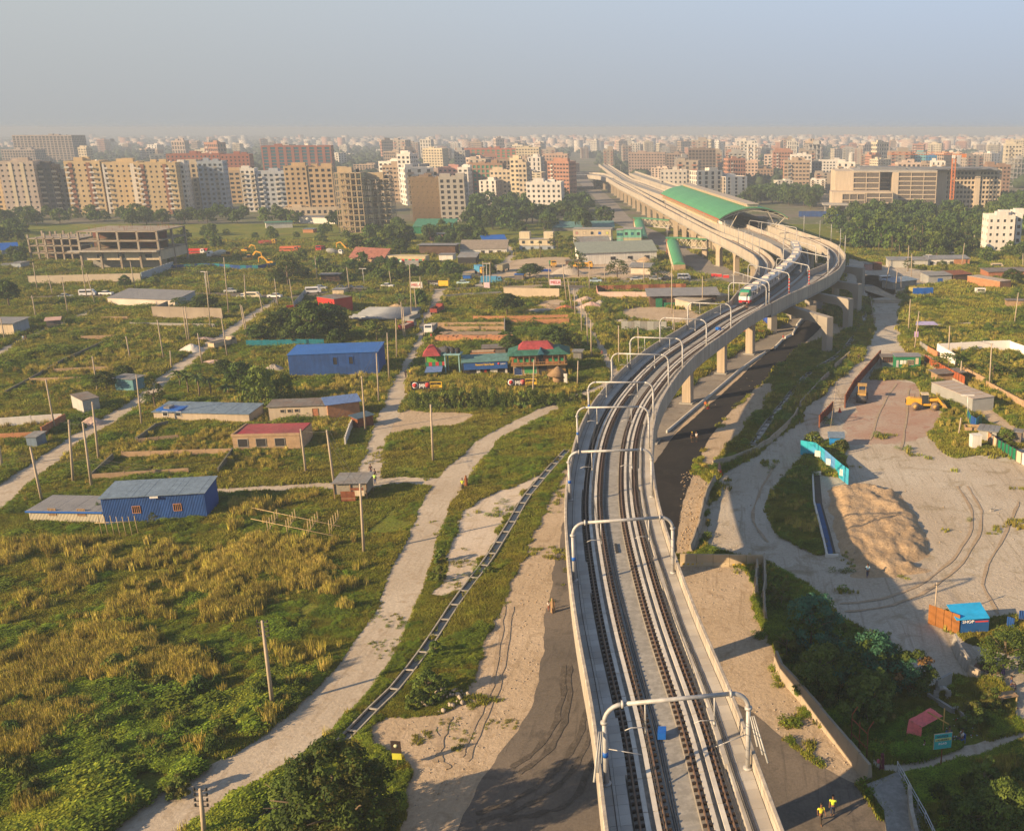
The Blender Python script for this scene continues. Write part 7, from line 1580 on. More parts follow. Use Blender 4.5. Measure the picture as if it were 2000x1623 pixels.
for u,v,rx,ry,h,lb,mt in ((180,828,2.3,2.0,1.4,'pinkish gravel heap beside the grey block hut',pg),(376,686,3.2,2.2,1.8,'pale gravel cone beside the lane behind the truck',M('pale_gravel',(.50,.48,.44),var=.15,scale=4)),(398,664,3,2,.8,'rubble spill by the lane above the pale cone',pg),(418,708,3.2,1.4,.6,'pale rubble patch above the banana plants',pg),(870,690,4.5,3.5,1.7,'dark grey stone chip heap beside the brick stack',M('dark_chips',(.09,.09,.10),var=.3,scale=4,bump=.1)),
  (1110,535,6,4,3.2,'tall brown gravel cone between the truck and the dark shed',gg),(1185,512,5,4,2.6,'gravel cone in front of the long white warehouse, left',gg),(1228,520,6,4,2.8,'gravel cone in front of the long white warehouse, middle',gg),(1260,516,5,4,2.8,'orange-lit gravel cone near the stairs',m_earth),(1070,600,5,4,1.0,'yellow-brown sand heap by the tall tan wall',m_earth),(1060,608,6,3,.8,'blue-grey chip heap below the sand heap',gg),  # orange light on the cone by the stairs is put in as earth colour
  (1105,604,3.2,3,1.2,'red brick dust heap beside the footpath',M('brick_dust',(.40,.13,.06),var=.2,scale=2)),(1145,588,3.4,3,1.4,'brown earth heap at the right of the footpath',pg),(1155,600,4.0,3,1.6,'pink sack pile at the right of the footpath',M('pink_sacks',(.50,.33,.28),var=.2,scale=2)),(1172,594,2,2,1.2,'grey sack pile beside the pink one',gg),(535,725,2.8,2.4,1.6,'brown debris heap left of the blue warehouse',gg),(775,600,2.6,2,1,'sand heap beside the pipe stacks',m_earth),(1215,628,3,2,.6,'low sand spread under the pipe gantry',gg)):
 heap(u,v,rx,ry,h,lb,mt)
# stone heap and strewn stones
t = thing('stone_heap','heap of broken pale stones beside the leafy bush','stone heap',tuple(G(868,1368)));sm = M('pale_stone',(.36,.31,.25),var=.2,scale=2)
for i in range(46):
 a = random.uniform(0,6.28);r = 2.2*math.sqrt(random.random());q = random.uniform(.10,.24);MB().blob((r*math.cos(a)*1.1,r*math.sin(a)*.9,q*.6+max(0,.45-.22*r)),q,seg=6,ring=4,jit=.25).build('stone',sm,t)
def litter(name,px,n,mats_,sz,label,cat='litter'):
 n = int(n*.8)
 P = np.array([tuple(G(*p))[:2] for p in px]);lo,hi = P.min(0),P.max(0);m = MB();k = 0;it = 0
 while k < n and it < n*30:
  it += 1;q = lo+(hi-lo)*rng.random(2)
  if inpoly(q[None],P)[0]: r = random.uniform(*sz);m.blob((q[0],q[1],r*.4),r,random.randrange(len(mats_)),5,3,.3,.6);k += 1
 tag(m.build(name,mats_,kind='stuff'),label,cat)
blw = M('plastic_blue_white',(.45,.52,.60),var=.3)
litter('litter',[(560,1240),(595,1235),(600,1252),(565,1255)],50,[blw,white],(.05,.16),'blue and white plastic rubbish in the tall grass');litter('litter',[(595,1275),(640,1270),(640,1295),(600,1295)],60,[white,M('mint_plastic',(.4,.6,.55))],(.04,.12),'white plastic scraps beside the dirt road')
litter('litter',[(1030,770),(1060,768),(1060,778),(1030,778)],40,[white],(.06,.16),'white rubbish below the hedge');litter('litter',[(270,935),(500,920),(500,932),(280,945)],60,[white,yl],(.05,.14),'scattered rubbish in front of the large walled plot')
litter('rubble',[(745,945),(830,950),(810,962),(760,972),(720,965)],200,[sm,gg],(.05,.16),'broken rubble beside the timber tea stall');litter('rubble',[(1330,925),(1395,905),(1392,940),(1370,1000),(1350,1070),(1325,1075)],420,[m_earth,m_earth,sm],(.05,.15),'spoil and stones between barriers and black asphalt');litter('rubble',[(1180,1460),(1480,1100),(1340,1110),(1340,1300),(1500,1420),(1680,1530),(1560,1350)],260,[sm,gg],(.04,.12),'small stones on the dirt beside the viaduct')
litter('litter',[(1700,1440),(1840,1380),(1990,1330),(1990,1420),(1850,1450),(1740,1470)],260,[white,blw,red_s],(.03,.09),'litter around the red tarpaulin shelter');litter('litter',[(1570,895),(1610,905),(1600,915),(1570,905)],50,[white,sm],(.05,.16),'white debris at the foot of the turquoise hoarding');litter('rubble',[(790,1380),(900,1370),(1000,1200),(1090,960),(1050,1340),(900,1560),(800,1600)],500,[sm,gg,m_earth],(.03,.10),'pebbles strewn over the sandy yard')
litter('rubble',[(1395,600),(1400,1100),(1990,1200),(1990,900),(1700,760)],500,[sm,gg,m_earth],(.04,.12),'stones strewn over the construction yard');litter('litter',[(640,880),(700,860),(700,900),(560,940)],60,[white,yl],(.05,.13),'rubbish by the picket wall')
# bamboo frames in the field
t = thing('bamboo_trellis','empty bamboo pole framework standing in the tall grass','trellis',tuple(G(590,1040)));o0 = G(590,1040)
def bpole(u0,v0,z0,u1,v1,z1,r=.045): a = G(u0,v0,z0)-o0;b = G(u1,v1,z1)-o0;MB().tube([(a.x,a.y,z0),(b.x,b.y,z1)],r,5).build('pole',bamboo,t)
bpole(485,990,1.1,665,1028,1.1);bpole(490,1013,1.1,650,1046,1.1)
for (ua,va,ub,vb) in ((525,1048,543,1020),(562,1048,578,1020),(604,1050,622,1025),(645,1048,662,1022)):
 for k in range(5): u = ua+(ub-ua)*k/4;v = va+(vb-va)*k/4;g = G(u,v)-o0;MB().tube([(g.x,g.y,0),(g.x,g.y,2.3-.1*k)],.06,5).build('stake',bamboo,t)
 bpole(ua,va-14,1.0,ub,vb-14,1.0)
t = thing('bamboo_fence','row of seven thin bamboo stakes with a crossbar beside the blue shed','bamboo fence',tuple(G(230,1050)));o0 = G(230,1050)
for k in range(7): g = G(200+k*11.8,1048+random.uniform(-2,2))-o0;MB().tube([(g.x,g.y,0),(g.x-.12,g.y,2.9)],.045,5).build('stake',bamboo,t)
a = G(190,1048)-o0;b = G(272,1044)-o0;MB().tube([(a.x,a.y,1.9),(b.x,b.y,1.9)],.04,5).build('crossbar',bamboo,t)
# tea stall at the junction
t = thing('tea_stall','timber tea stall on stilts with grey roof and rusty panels by the road junction','stall',tuple(G(654,978)),R_(3))
MB().box(0,4.6,.2,3.4,.9,2.5).build('wall',M('wicker',(.24,.22,.18),var=.2,scale=3),t)
for x in (0,2.3,4.5):
 for y in (.1,3.3): MB().box(x-.06,x+.06,y-.06,y+.06,0,2.7).build('post',wood,t)
for k in range(3): MB().hexa([(-.2+k*1.68,-.3,2.62),(1.46+k*1.68,-.3,2.62),(1.46+k*1.68,3.9,2.85),(-.2+k*1.68,3.9,2.85),(-.2+k*1.68,-.3,2.68),(1.46+k*1.68,-.3,2.68),(1.46+k*1.68,3.9,2.91),(-.2+k*1.68,3.9,2.91)]).build('roof_sheet',tin,t)
for x0,x1,z0,z1,mt in ((1.2,3.2,.7,1.7,rust),(1.2,3.2,.25,.6,rust),(3.2,4.5,1.0,1.8,cream),(2.6,4.4,1.85,2.2,rust),(1.2,3.2,.6,.7,wood)): MB().box(x0,x1,-.9,-.82,z0,z1).build('panel',mt,t)
for x in (1.3,3.0): MB().box(x-.04,x+.04,-.8,-.72,0,.7).build('post',wood,t)
# picket wall, white and low
bwall([(675,872),(684,845),(694,826)],1.5,'short white scalloped wall beside the north road',[wht_w],1.3,thick=.12)
# red tarpaulin shelter
t = thing('tarp_shelter','shelter of pink-red tarpaulin slung on bamboo poles','shelter',tuple(G(1800,1440)));o0 = G(1800,1440);red_t = M('red_tarp',(.72,.16,.16),var=.2,scale=2.5,rough=.6,bump=.05)
cn_ = [(1768,1442,.2),(1798,1450,.2),(1801,1420,1.5),(1775,1405,1.7),(1842,1398,2.1),(1817,1382,2.3)];P = [G(u,v,z)-Vector((o0.x,o0.y,0)) for u,v,z in cn_]
vs = [];fs = []
def patch(q,n=8):
 b = len(vs)
 for i in range(n+1):
  for j in range(n+1):
   s,r = i/n,j/n;p = q[0]*(1-s)*(1-r)+q[1]*s*(1-r)+q[2]*s*r+q[3]*(1-s)*r;p = p+Vector((0,0,-.25*math.sin(PI*s)*math.sin(PI*r)+random.uniform(-.04,.04)));vs.append(tuple(p))
 for i in range(n):
  for j in range(n): fs.append((b+i*(n+1)+j,b+(i+1)*(n+1)+j,b+(i+1)*(n+1)+j+1,b+i*(n+1)+j+1))
patch([P[0],P[1],P[2],P[3]]);patch([P[3],P[2],P[4],P[5]]);MB().add(vs,fs,0,True).build('tarpaulin',red_t,t)
for (u,v,z0,u1,v1,z1) in ((1841,1438,0,1845,1383,2.8),(1812,1390,2.25,1853,1414,2.1)): a = G(u,v,z0)-Vector((o0.x,o0.y,0));b = G(u1,v1,z1)-Vector((o0.x,o0.y,0));MB().tube([tuple(a),tuple(b)],.06,5).build('bamboo_pole',M('bamboo_bright',(.50,.30,.08)),t)
# culvert
t = thing('culvert','concrete culvert wall with round pipe mouth beside the red shelter','culvert',tuple(G(1845,1375)));o0 = G(1845,1375)
for (a,b,h) in (((1812,1362),(1860,1392),.5),((1860,1392),(1868,1388),.5),((1868,1388),(1886,1408),.5),((1828,1358),(1856,1342),1.6)): p,q = G(*a)-o0,G(*b)-o0;MB().bar((p.x,p.y,h/2),(q.x,q.y,h/2),.25,h).build('wall',conc_d,t)
g = G(1840,1368)-o0;m = MB()
for k in range(12): a0,a1 = 2*PI*k/12,2*PI*(k+1)/12;m.bar((g.x+.6*math.cos(a0),g.y+.1,.7+.6*math.sin(a0)),(g.x+.6*math.cos(a1),g.y+.1,.7+.6*math.sin(a1)),.5,.14)
m.build('pipe_ring',conc,t);Q = [G(*p)-o0 for p in ((1838,1372),(1858,1362),(1885,1372),(1888,1398),(1866,1384))];MB().prism([(q.x,q.y) for q in Q],.02,.06).build('water',M('drain_water'),t)
# signs
t = thing('notice_board','turquoise and yellow notice board on a brown post beside the path','notice board',tuple(G(1837,1502)),R_(12));zt = ztop(1837,1432,G(1837,1502));MB().cyl(0,0,0,zt-.3,.05,n=6).build('post',rust,t);bd = MB().box(-.75,.75,-.1,-.04,zt-1.35,zt).build('board',M('board_turq',(.03,.38,.38)),t)
MB().box(-.8,.8,-.04,.0,zt-1.4,zt+.05).build('frame',cream,t);MB().box(-.7,.7,-.115,-.1,zt-.62,zt-.36).build('band',M('band_yellow',(.55,.55,.2)),bd);text('NOTICE',.28,M('sign_teal_dark',(.01,.10,.12)),bd,(-.6,-.12,zt-.28));text('NO ENTRY',.22,M('sign_teal_dark'),bd,(-.6,-.13,zt-.58));text('ROAD',.26,wl2,bd,(-.4,-.12,zt-.95))
t = thing('black_sign','black sign board with yellow foot on a thin post beside the feathery tree','sign',tuple(G(778,1500)),R_(-4));zt = ztop(775,1446,G(778,1500));MB().cyl(0,0,0,zt-.6,.035,n=5).build('post',wood,t);MB().box(-.42,.42,-.08,-.03,zt-1.15,zt).build('board',M('sign_dark',(.03,.02,.02)),t);MB().box(-.40,.40,-.07,-.03,zt-1.75,zt-1.16).build('yellow_panel',M('panel_yellow',(.42,.42,.04)),t);MB().tube([(0,-.11,zt-.45),(0,-.08,zt-.45)],.17,12).build('round_mark',M('mark_pale',(.5,.5,.35)),t)
t = thing('red_gate','rust-red pipe gate leaning behind the curved slab wall','gate',tuple(G(1672,1472)));a = G(1662,1455)-G(1672,1472);b = Vector((.75,-1.0,0))
for q in (a,(a+b)/2,b): MB().cyl(q.x,q.y,0,3.0,.05,n=5).build('post',rust,t)
for z in (1.2,2.6): MB().tube([(a.x,a.y,z),(b.x,b.y,z)],.05,5).build('rail',M('rust_bright'),t)
MB().tube([(a.x,a.y,3.0),(a.x+.5,a.y+.3,3.6)],.05,5).build('arm',M('rust_bright'),t);MB().tube([(b.x,b.y,3.0),(b.x+.5,b.y+.3,3.6)],.05,5).build('arm',M('rust_bright'),t)
t = thing('bamboo_table','rough bamboo table with a leaf roof beside the path','table',tuple(G(1965,1375)),.3);MB().box(-.9,.9,-.5,.5,.95,1.03).build('top',wood,t)
for x in (-.8,.8):
 for y in (-.4,.4): MB().box(x-.05,x+.05,y-.05,y+.05,0,.95).build('leg',bamboo,t)
for (u,v,lb) in ((1918,1302,'larger round net of brown bricks beside the slab wall'),(1938,1310,'smaller round woven basket beside the slab wall')): heap(u,v,.9,.8,.5,lb,M('basket',(.20,.12,.10),var=.3,scale=5),'basket_heap',12,4,.08)
# banners by the main road
for (u0,u1,vb,vt,z0,lb,mt,tx) in ((802,826,572,551,1.2,'white banner with red lettering strung between two poles',white,'MELA'),(1074,1096,569,546,1.6,'pale pink banner strung between poles left of the footpath',M('banner_pink',(.62,.48,.55)),'MELA'),(946,957,568,552,2,'small pink banner between the twin poles',M('banner_pink'),''),(836,876,562,548,1.0,'black and yellow drink signboard beside the main road',M('sign_black'),'pepsi')):
 a = G(u0,vb);b = G(u1,vb);L_ = (b-a).length;t = thing('banner',lb,'banner',tuple(a));zt = ztop(u0,vt,a);MB().box(0,L_,0,.06,zt-1.9,zt).build('cloth',mt,t)
 for x in (0,L_): MB().cyl(x,.1,0,zt+.3,.05,n=5).build('pole',bamboo,t)
 if tx: text(tx,1.3,red_s if tx == 'MELA' else wl2,t,(L_*.1,-.05,zt-1.4))
 if tx == 'pepsi': MB().box(L_*.52,L_,-.04,-.002,zt-1.85,zt-.05).build('yellow_panel',yl,t)
# cones and small red things
for (u,v,lb) in ((1408,928,'red plastic traffic cone on the dirt road'),(1640,805,'orange cone beside the maroon fence'),(1383,798,'orange-red bucket at the foot of the lit pier')):
 t = thing('traffic_cone',lb,'cone',tuple(G(u,v)));MB().cyl(0,0,.05,.9,.28,.06,10).build('body',M('cone_red',(.60,.05,.03)),t);MB().box(-.35,.35,-.35,.35,0,.05).build('base',M('cone_red'),t)
# ---------------------------------------------------------------- poles
marks = [((205,985),'long blue shed'),((460,860),'red-roofed brick house'),((650,710),'blue warehouse'),((400,790),'long cream house'),((575,640),'dark mango clump'),((195,790),'grey block hut'),((40,640),'yellow-cream house'),((280,590),'white warehouse'),((180,545),'panelled wall'),((470,575),'cars on the main road'),((740,620),'pipe stacks'),((780,580),'pale banana plants'),((850,745),'small eatery'),((1050,720),'two storey eatery'),((920,660),'brick stack'),((1130,590),'footpath heaps'),((1160,660),'narrow footpath'),((1260,640),'grey sheet fence'),((1200,520),'long white warehouse'),((1330,500),'station stairs'),((1780,640),'lilac stall'),((1890,690),'white walls'),((1900,790),'grey barrack'),((1850,530),'white and orange rooms'),((1780,575),'blue tarpaulin'),((1950,460),'white jungle house'),((560,1300),'tall golden grass'),((690,980),'tea stall'),((950,545),'ochre truck'),((1060,480),'cream house with roof rooms'),((640,560),'parked cars'),((90,860),'garden walls'),((330,900),'large walled plot')]
pole_g = 'concrete utility poles'
def pole(bu,bv,tu,tv,arms=False,light=False,r=.17,extra=None):
 g = G(bu,bv);h = max(3.0,ztop(tu,tv,g));top = G(tu,tv,h) if h < H-2 else g;lean = Vector((max(-1.2,min(1.2,top.x-g.x)),0,0))
 ms = sorted(marks,key=lambda m: (m[0][0]-bu)**2+((m[0][1]-bv)*1.6)**2)[:2];k = 'bare';
 lb = '%s between the %s and the %s' % ('street lamp' if light else ('leaning pole' if abs(lean.x) > .55 else 'upright pole'),ms[0][1],ms[1][1])
 t = thing('street_lamp' if light else 'utility_pole',lb,'street lamp' if light else 'pole',tuple(g),group=lb+' group')
 MB().tube([(0,0,-.05),tuple(lean*.5+Vector((0,0,h/2))),tuple(lean+Vector((0,0,h)))],[r,r*.85,r*.62],8).build('shaft',pole_m if not light else steel,t)
 if arms:
  for k in range(4):
   z = h-.15-k*.45;x = lean.x*(z/h)
   MB().bar((x-.5,0,z),(x+.5,0,z),.07).build('crossarm',steel_d,t)
   for s in (-1,1): MB().cyl(x+s*.45,0,z+.03,z+.22,.08,n=6).build('insulator',black,t)
 elif not light: MB().box(lean.x-.22,lean.x+.22,-.05,.05,h-.35,h-.25).build('crossarm',steel_d,t)
 if light: MB().bar((lean.x-1.2,0,h),(lean.x+1.2,0,h),.35,.15).build('lamp_head',white,t)
 return g,lean,h
PL = [(71,625,62,577),(133,615,121,541),(10,667,1,622),(255,705,246,657),(320,702,307,625),(366,667,356,599),(370,667,361,599),(395,712,386,651),(335,720,332,685),(444,695,432,620),(411,642,401,530),(447,617,437,503),(482,664,469,595),(485,662,472,597),(191,766,180,696),(108,842,89,741),(193,898,180,785),(143,941,134,820),(179,951,162,827),(82,978,59,873),(277,832,266,732),(4,913,-4,858),
      (480,592,477,540),(73,566,64,513),(103,577,94,539),(170,583,159,518),(186,596,169,534),(264,566,254,510),(410,573,404,529),(481,591,477,536),(515,617,505,570),(543,600,536,545),(573,597,565,545),(620,553,615,501),(683,573,677,522),(598,925,587,838),(653,949,638,840),(711,1080,703,945),(533,1382,512,1212),(846,902,841,790),(714,842,706,735),(740,785,735,690),(760,742,756,650),(775,700,773,622),(789,665,783,590),
      (792,665,787,600),(1040,790,1043,703),(1128,752,1129,705),(804,625,800,518),(814,610,809,563),(824,595,820,540),(946,566,943,512),(957,566,957,512),(1107,588,1098,515),(1117,608,1109,546),(1124,620,1121,565),(1136,652,1135,583),(1148,680,1146,613),(1155,700,1154,625),(1072,559,1072,518),(1182,554,1180,515),(1151,568,1151,515),(1258,560,1257,505),(1312,612,1312,515),(1372,600,1372,540),
      (1209,712,1208,636),(1248,705,1246,640),(1318,650,1315,608),(1774,650,1778,585),(1786,685,1795,608),(1852,705,1855,637),(1932,760,1937,670),(1876,743,1878,705),(1981,635,1989,572),(1772,530,1775,480),(1780,540,1781,496),(1878,522,1884,475),(1729,565,1742,508),(1748,575,1753,525),(1760,578,1760,540),(1858,472,1860,438),(1902,487,1903,459),(1998,525,1998,495),(1990,470,1994,432),(1840,430,1842,405),(1872,450,1873,425),(1872,852,1877,816),(400,1640,391,1540),(765,560,760,530)]
for q in PL: pole(*q,arms=q[0] in (533,400),r=.2 if q[1] > 880 else .16)
for q in ((403,570,399,531),(712,560,708,525),(951,566,950,515),(1812,520,1814,498),(1858,508,1860,494),(1891,820,1890,772),(1303,470,1303,440)): pole(*q,light=True,r=.09)
pole(1825,1212,1830,1137,r=.09);pole(1622,835,1634,745,r=.04)
t = thing('placard','purple placard fixed halfway up the leaning pole by the wide dirt road','placard',tuple(G(1788,678)));zq = 3.2;MB().box(-.5,.5,-.25,-.2,zq-.7,zq+.7).build('board',M('purple_board',(.36,.25,.45)),t)
# lines strung from pole to pole
for ch,lb in (([(143,941),(179,951),(193,898),(277,832),(395,712),(444,695),(482,664),(573,597)],'power lines strung along the dirt lane poles at left'),([(653,949),(598,925)],'short power line by the tea stall'),([(711,1080),(653,949),(714,842),(740,785),(760,742),(775,700),(789,665),(804,625),(824,595),(946,566),(1072,559),(1182,554),(1258,560)],'power lines strung along the north road'),([(1155,700),(1148,680),(1136,652),(1124,620),(1117,608),(1107,588)],'power lines along the narrow footpath'),([(1932,760),(1852,705),(1786,685),(1774,650),(1748,575),(1729,565)],'power lines along the wide dirt road at right'),([(73,566),(103,577),(170,583),(264,566),(410,573),(481,591),(543,600),(620,553),(683,573)],'power lines along the main road at left')):
 P = []
 for b in ch: g = G(*b);q = [x for x in PL if (x[0],x[1]) == b][0];P.append(Vector((g.x,g.y,max(3.,ztop(q[2],q[3],g))-.25)))
 m = MB()
 for dx in (-.3,.3):
  out = [a+(b-a)*(k/6)+Vector((dx,0,-min(1.2,(b-a).length*.02)*4*(k/6)*(1-k/6))) for a,b in zip(P,P[1:]) for k in range(6)]+[P[-1]+Vector((dx,0,0))];m.tube(out,.02,3,cap=False)
 tag(m.build('power_line',steel_d),lb,'wire')
# wires at lower left
wr = MB();wp = [(-40,876,6),(59,880,6.8),(163,880,7),(340,900,6.4),(587,845,6.5)]
for dz in (0,-.5,-.9):
 P = [G(u,v+ -dz*8,0) for u,v,z in wp];P = []
 for (u,v,z) in wp: gb = G(u,v+95);P.append(Vector((gb.x,gb.y,z+dz)))
 out = []
 for a,b in zip(P,P[1:]):
  for k in range(8): s = k/8;out.append(a+(b-a)*s+Vector((0,0,-1.1*4*s*(1-s)*.5)))
 wr.tube([tuple(p) for p in out],.016,3,cap=False)
tag(wr.build('power_line',steel_d),'sagging power lines crossing the lower left fields','wire')
# ================================================================ vehicles
def car(u,v,rz,label,paint,kind='car',group=None):
 t = thing('parked_car' if kind == 'car' else kind,label,'car' if kind == 'car' else kind,tuple(G(u,v)),rz,group)
 if kind == 'car':
  MB().prof([(-.82,.35),(.82,.35),(.84,.8),(.78,.95),(-.78,.95),(-.84,.8)],-2.1,2.1).build('body',paint,t)
  MB().add([(-1.5,-.74,.95),(1.05,-.74,.95),(1.05,.74,.95),(-1.5,.74,.95),(-.95,-.6,1.45),(.45,-.6,1.45),(.45,.6,1.45),(-.95,.6,1.45)],[(0,1,5,4),(1,2,6,5),(2,3,7,6),(3,0,4,7)]).build('window',glass,t);MB().box(-.93,.43,-.62,.62,1.44,1.5).build('roof',paint,t);L_ = 1.3
 elif kind == 'van':
  MB().box(-2.3,1.6,-.9,.9,.35,2.0).build('body',paint,t);MB().add([(1.6,-.9,.35),(2.4,-.85,.35),(2.4,.85,.35),(1.6,.9,.35),(1.6,-.9,2.0),(2.35,-.8,1.1),(2.35,.8,1.1),(1.6,.9,2.0)],[(0,1,5,4),(1,2,6,5),(2,3,7,6),(4,5,6,7),(3,2,1,0)]).build('front',paint,t)
  for s in (-1,1): MB().box(-2.0,1.4,s*.91-.015,s*.91+.015,1.2,1.75).build('window',glass,t)
  MB().box(2.0,2.06,-.7,.7,1.3,1.6).build('windscreen',glass,t);L_ = 1.5
 for x in (-L_,L_):
  for y in (-.8,.8): MB().tube([(x,y-.1,.33),(x,y+.1,.33)],.33,12).build('wheel',black,t)
 for y in (-.6,.6): MB().box(2.08 if kind == 'car' else 2.38,2.14 if kind == 'car' else 2.44,y-.15,y+.15,.6,.75).build('headlight',white,t)
 return t
car(208,577,0,'white saloon car on the road above the long white warehouse',wht);car(128,583,.15,'silver car further left on the main road',silv);car(452,572,0,'silver saloon on the upper lane of the main road',silv);car(478,583,.05,'white saloon close behind the cream minibus',wht);car(494,583,0,'cream minibus on the main road',M('vehicle_cream',(.66,.58,.44),rough=.35,var=.04),'van');car(537,582,PI,'white saloon right of the cream minibus',wht)
car(612,573,.3,'white box van turning by the blue railing wall',wht,'van');car(626,566,0,'silver estate car above the white box van',silv);car(666,566,0,'dark grey car in the parked row',steel_d);car(684,566,0,'black car in the parked row',black);car(704,567,.05,'dark pickup-like car at the right of the parked row',steel_d);car(757,562,0,'small white car half hidden in the roadside grass',wht);car(905,556,0,'pale turquoise car beside the small blue stall',M('pale_turq',(.40,.55,.56),rough=.35));car(1163,552,.05,'light blue car parked by the dark shed',M('pale_blue_car',(.35,.48,.58),rough=.35));car(1243,549,0,'silver car parked beside the stalls',silv);car(1302,547,.1,'dark car parked at the station road end',steel_d)
car(1336,546,0,'white minibus at the end of the station road',wht,'van');car(1436,505,1.2,'orange car under the viaduct near the station',yel);car(1280,548,0,'grey car at the edge of the stalls',silv);car(1730,550,.2,'pale van parked beside the crossroads huts',silv,'van');car(172,578,.2,'white pickup truck box in front of the leaning poles',wht,'van');car(1947,525,0,'cream three-wheeler parked at the right hand village',cream,'van')
def truck(u,v,rz,label,cab,box,kind='dump',sc=1.0,load=None):
 t = thing('truck',label,'truck',tuple(G(u,v)),rz);t.scale = (sc,)*3
 MB().box(-4.0,3.6,-.5,.5,.7,.95).build('chassis',steel_d,t)
 MB().box(2.0,3.7,-1.15,1.15,.8,2.0).build('cab',cab,t);MB().add([(2.0,-1.15,2.0),(3.7,-1.15,2.0),(3.7,1.15,2.0),(2.0,1.15,2.0),(2.1,-1.05,2.9),(3.3,-1.05,2.9),(3.3,1.05,2.9),(2.1,1.05,2.9)],[(4,5,6,7),(0,1,5,4),(1,2,6,5),(2,3,7,6),(3,0,4,7)]).build('cab_roof',cab,t)
 MB().add([(3.66,-.95,2.12),(3.66,.95,2.12),(3.40,.9,2.75),(3.40,-.9,2.75)],[(0,1,2,3)]).build('windscreen',glass,t)
 for s in (-1,1): MB().box(2.4,3.2,s*1.13-.03,s*1.13+.03,2.1,2.7).build('window',glass,t)
 if kind == 'dump':
  m = MB();m.box(-4.0,1.8,-1.2,1.2,.95,1.15).box(-4.0,1.8,-1.2,-1.1,1.15,2.3).box(-4.0,1.8,1.1,1.2,1.15,2.3).box(1.7,1.8,-1.1,1.1,1.15,2.5).box(-4.0,-3.9,-1.1,1.1,1.15,2.2);m.build('tipper_body',box,t)
  if load: MB().box(-3.85,1.65,-1.08,1.08,1.15,2.1).build('load',load,t)
 elif kind == 'box': MB().box(-4.1,1.8,-1.2,1.2,.95,3.1).build('cargo_box',box,t)
 elif kind == 'mixer': MB().tube([(-3.9,0,2.6),(-2.8,0,2.5),(-.8,0,2.1),(1.4,0,1.7)],[.5,1.15,1.3,.7],12).build('drum',box,t)
 elif kind == 'tanker': MB().tube([(-4.0,0,1.9),(1.7,0,1.9)],1.05,12).build('tank',box,t)
 elif kind == 'pump':
  MB().box(-4,1.8,-1.1,1.1,.95,1.6).build('bed',box,t)
  for k in range(3): MB().bar((-4.2,-.5+k*.5,2.2+k*.25),(4.6,-.5+k*.5,2.4+k*.25),.35,.4).build('boom',box,t)
 for x in (-3.2,-2.1,2.8):
  for y in (-1.0,1.0): MB().tube([(x,y-.15,.5),(x,y+.15,.5)],.5,12).build('wheel',black,t)
 for y in (-.8,.8): MB().box(3.68,3.74,y-.18,y+.18,1.0,1.25).build('headlight',white,t)
 return t
crm_v = M('truck_cream',(.46,.36,.24));rdb = M('truck_maroon',(.25,.05,.04));bl_v = M('truck_blue',(.05,.22,.40));gry_v = M('truck_grey',(.24,.25,.25));mar = gg
truck(437,680,1.15,'cream tipper truck seen from behind on the dirt lane',crm_v,crm_v,sc=.85,load=M('dark_chips'));truck(842,650,-1.5,'white-cabbed tipper truck facing down the north road',wht,gry_v,sc=.9,load=mar);truck(797,645,1.4,'grey tipper parked left of the north road',gry_v,rdb,sc=.85,load=mar);truck(805,628,1.4,'tipper truck behind the grey one beside the pipe stacks',gry_v,gry_v,sc=.85,load=mar);truck(855,612,1.5,'red and brown tipper truck at the upper north road',rdb,rdb,sc=.85)
truck(940,536,-1.0,'ochre-cabbed truck with blue canopy box on the lot',yel,bl_v,'box');truck(962,556,0,'blue box truck beside the twin poles',bl_v,bl_v,'box',sc=.9);truck(812,524,0,'yellow-cabbed truck with grey body in front of the painted shops',yel,gry_v,'box',sc=.9);truck(984,530,1.4,'dusty olive army-style truck on the lot',M('olive',(.24,.22,.14)),M('olive'),'box',sc=.9);truck(1080,521,-1.3,'yellow truck standing head-on beside the cream house',yel,green_s,'dump',sc=.9);truck(1140,525,0,'long flat yellow truck beside the gravel cone',yel,yel,sc=.95)
truck(1022,544,-1.4,'small yellow truck under the flat-topped tree',yel,yel,sc=.7);truck(425,505,PI,'cement mixer truck with cream drum among the parked machines',wht,M('drum_cream',(.55,.52,.44)),'mixer');truck(385,500,0,'red concrete pump truck with folded boom',wht,red,'pump');truck(525,480,0,'yellow-cabbed truck with dark maroon body in the field',yel,rdb,'dump');truck(567,495,0,'orange-red crane truck lying in the field',M('orange_red',(.45,.12,.06)),M('orange_red'),'pump');truck(626,492,-1.4,'red truck facing the camera in the field',red,rdb,'dump');truck(655,500,0,'white-cabbed truck half hidden by trees',wht,gry_v,'mixer',sc=.9)
truck(1503,640,-1.35,'blue tanker truck parked between the piers',steel_d,M('tank_blue',(.02,.06,.30)),'tanker',sc=.95);truck(1665,566,0,'yellow truck half hidden behind the portal frame',yel,yel,sc=.8)
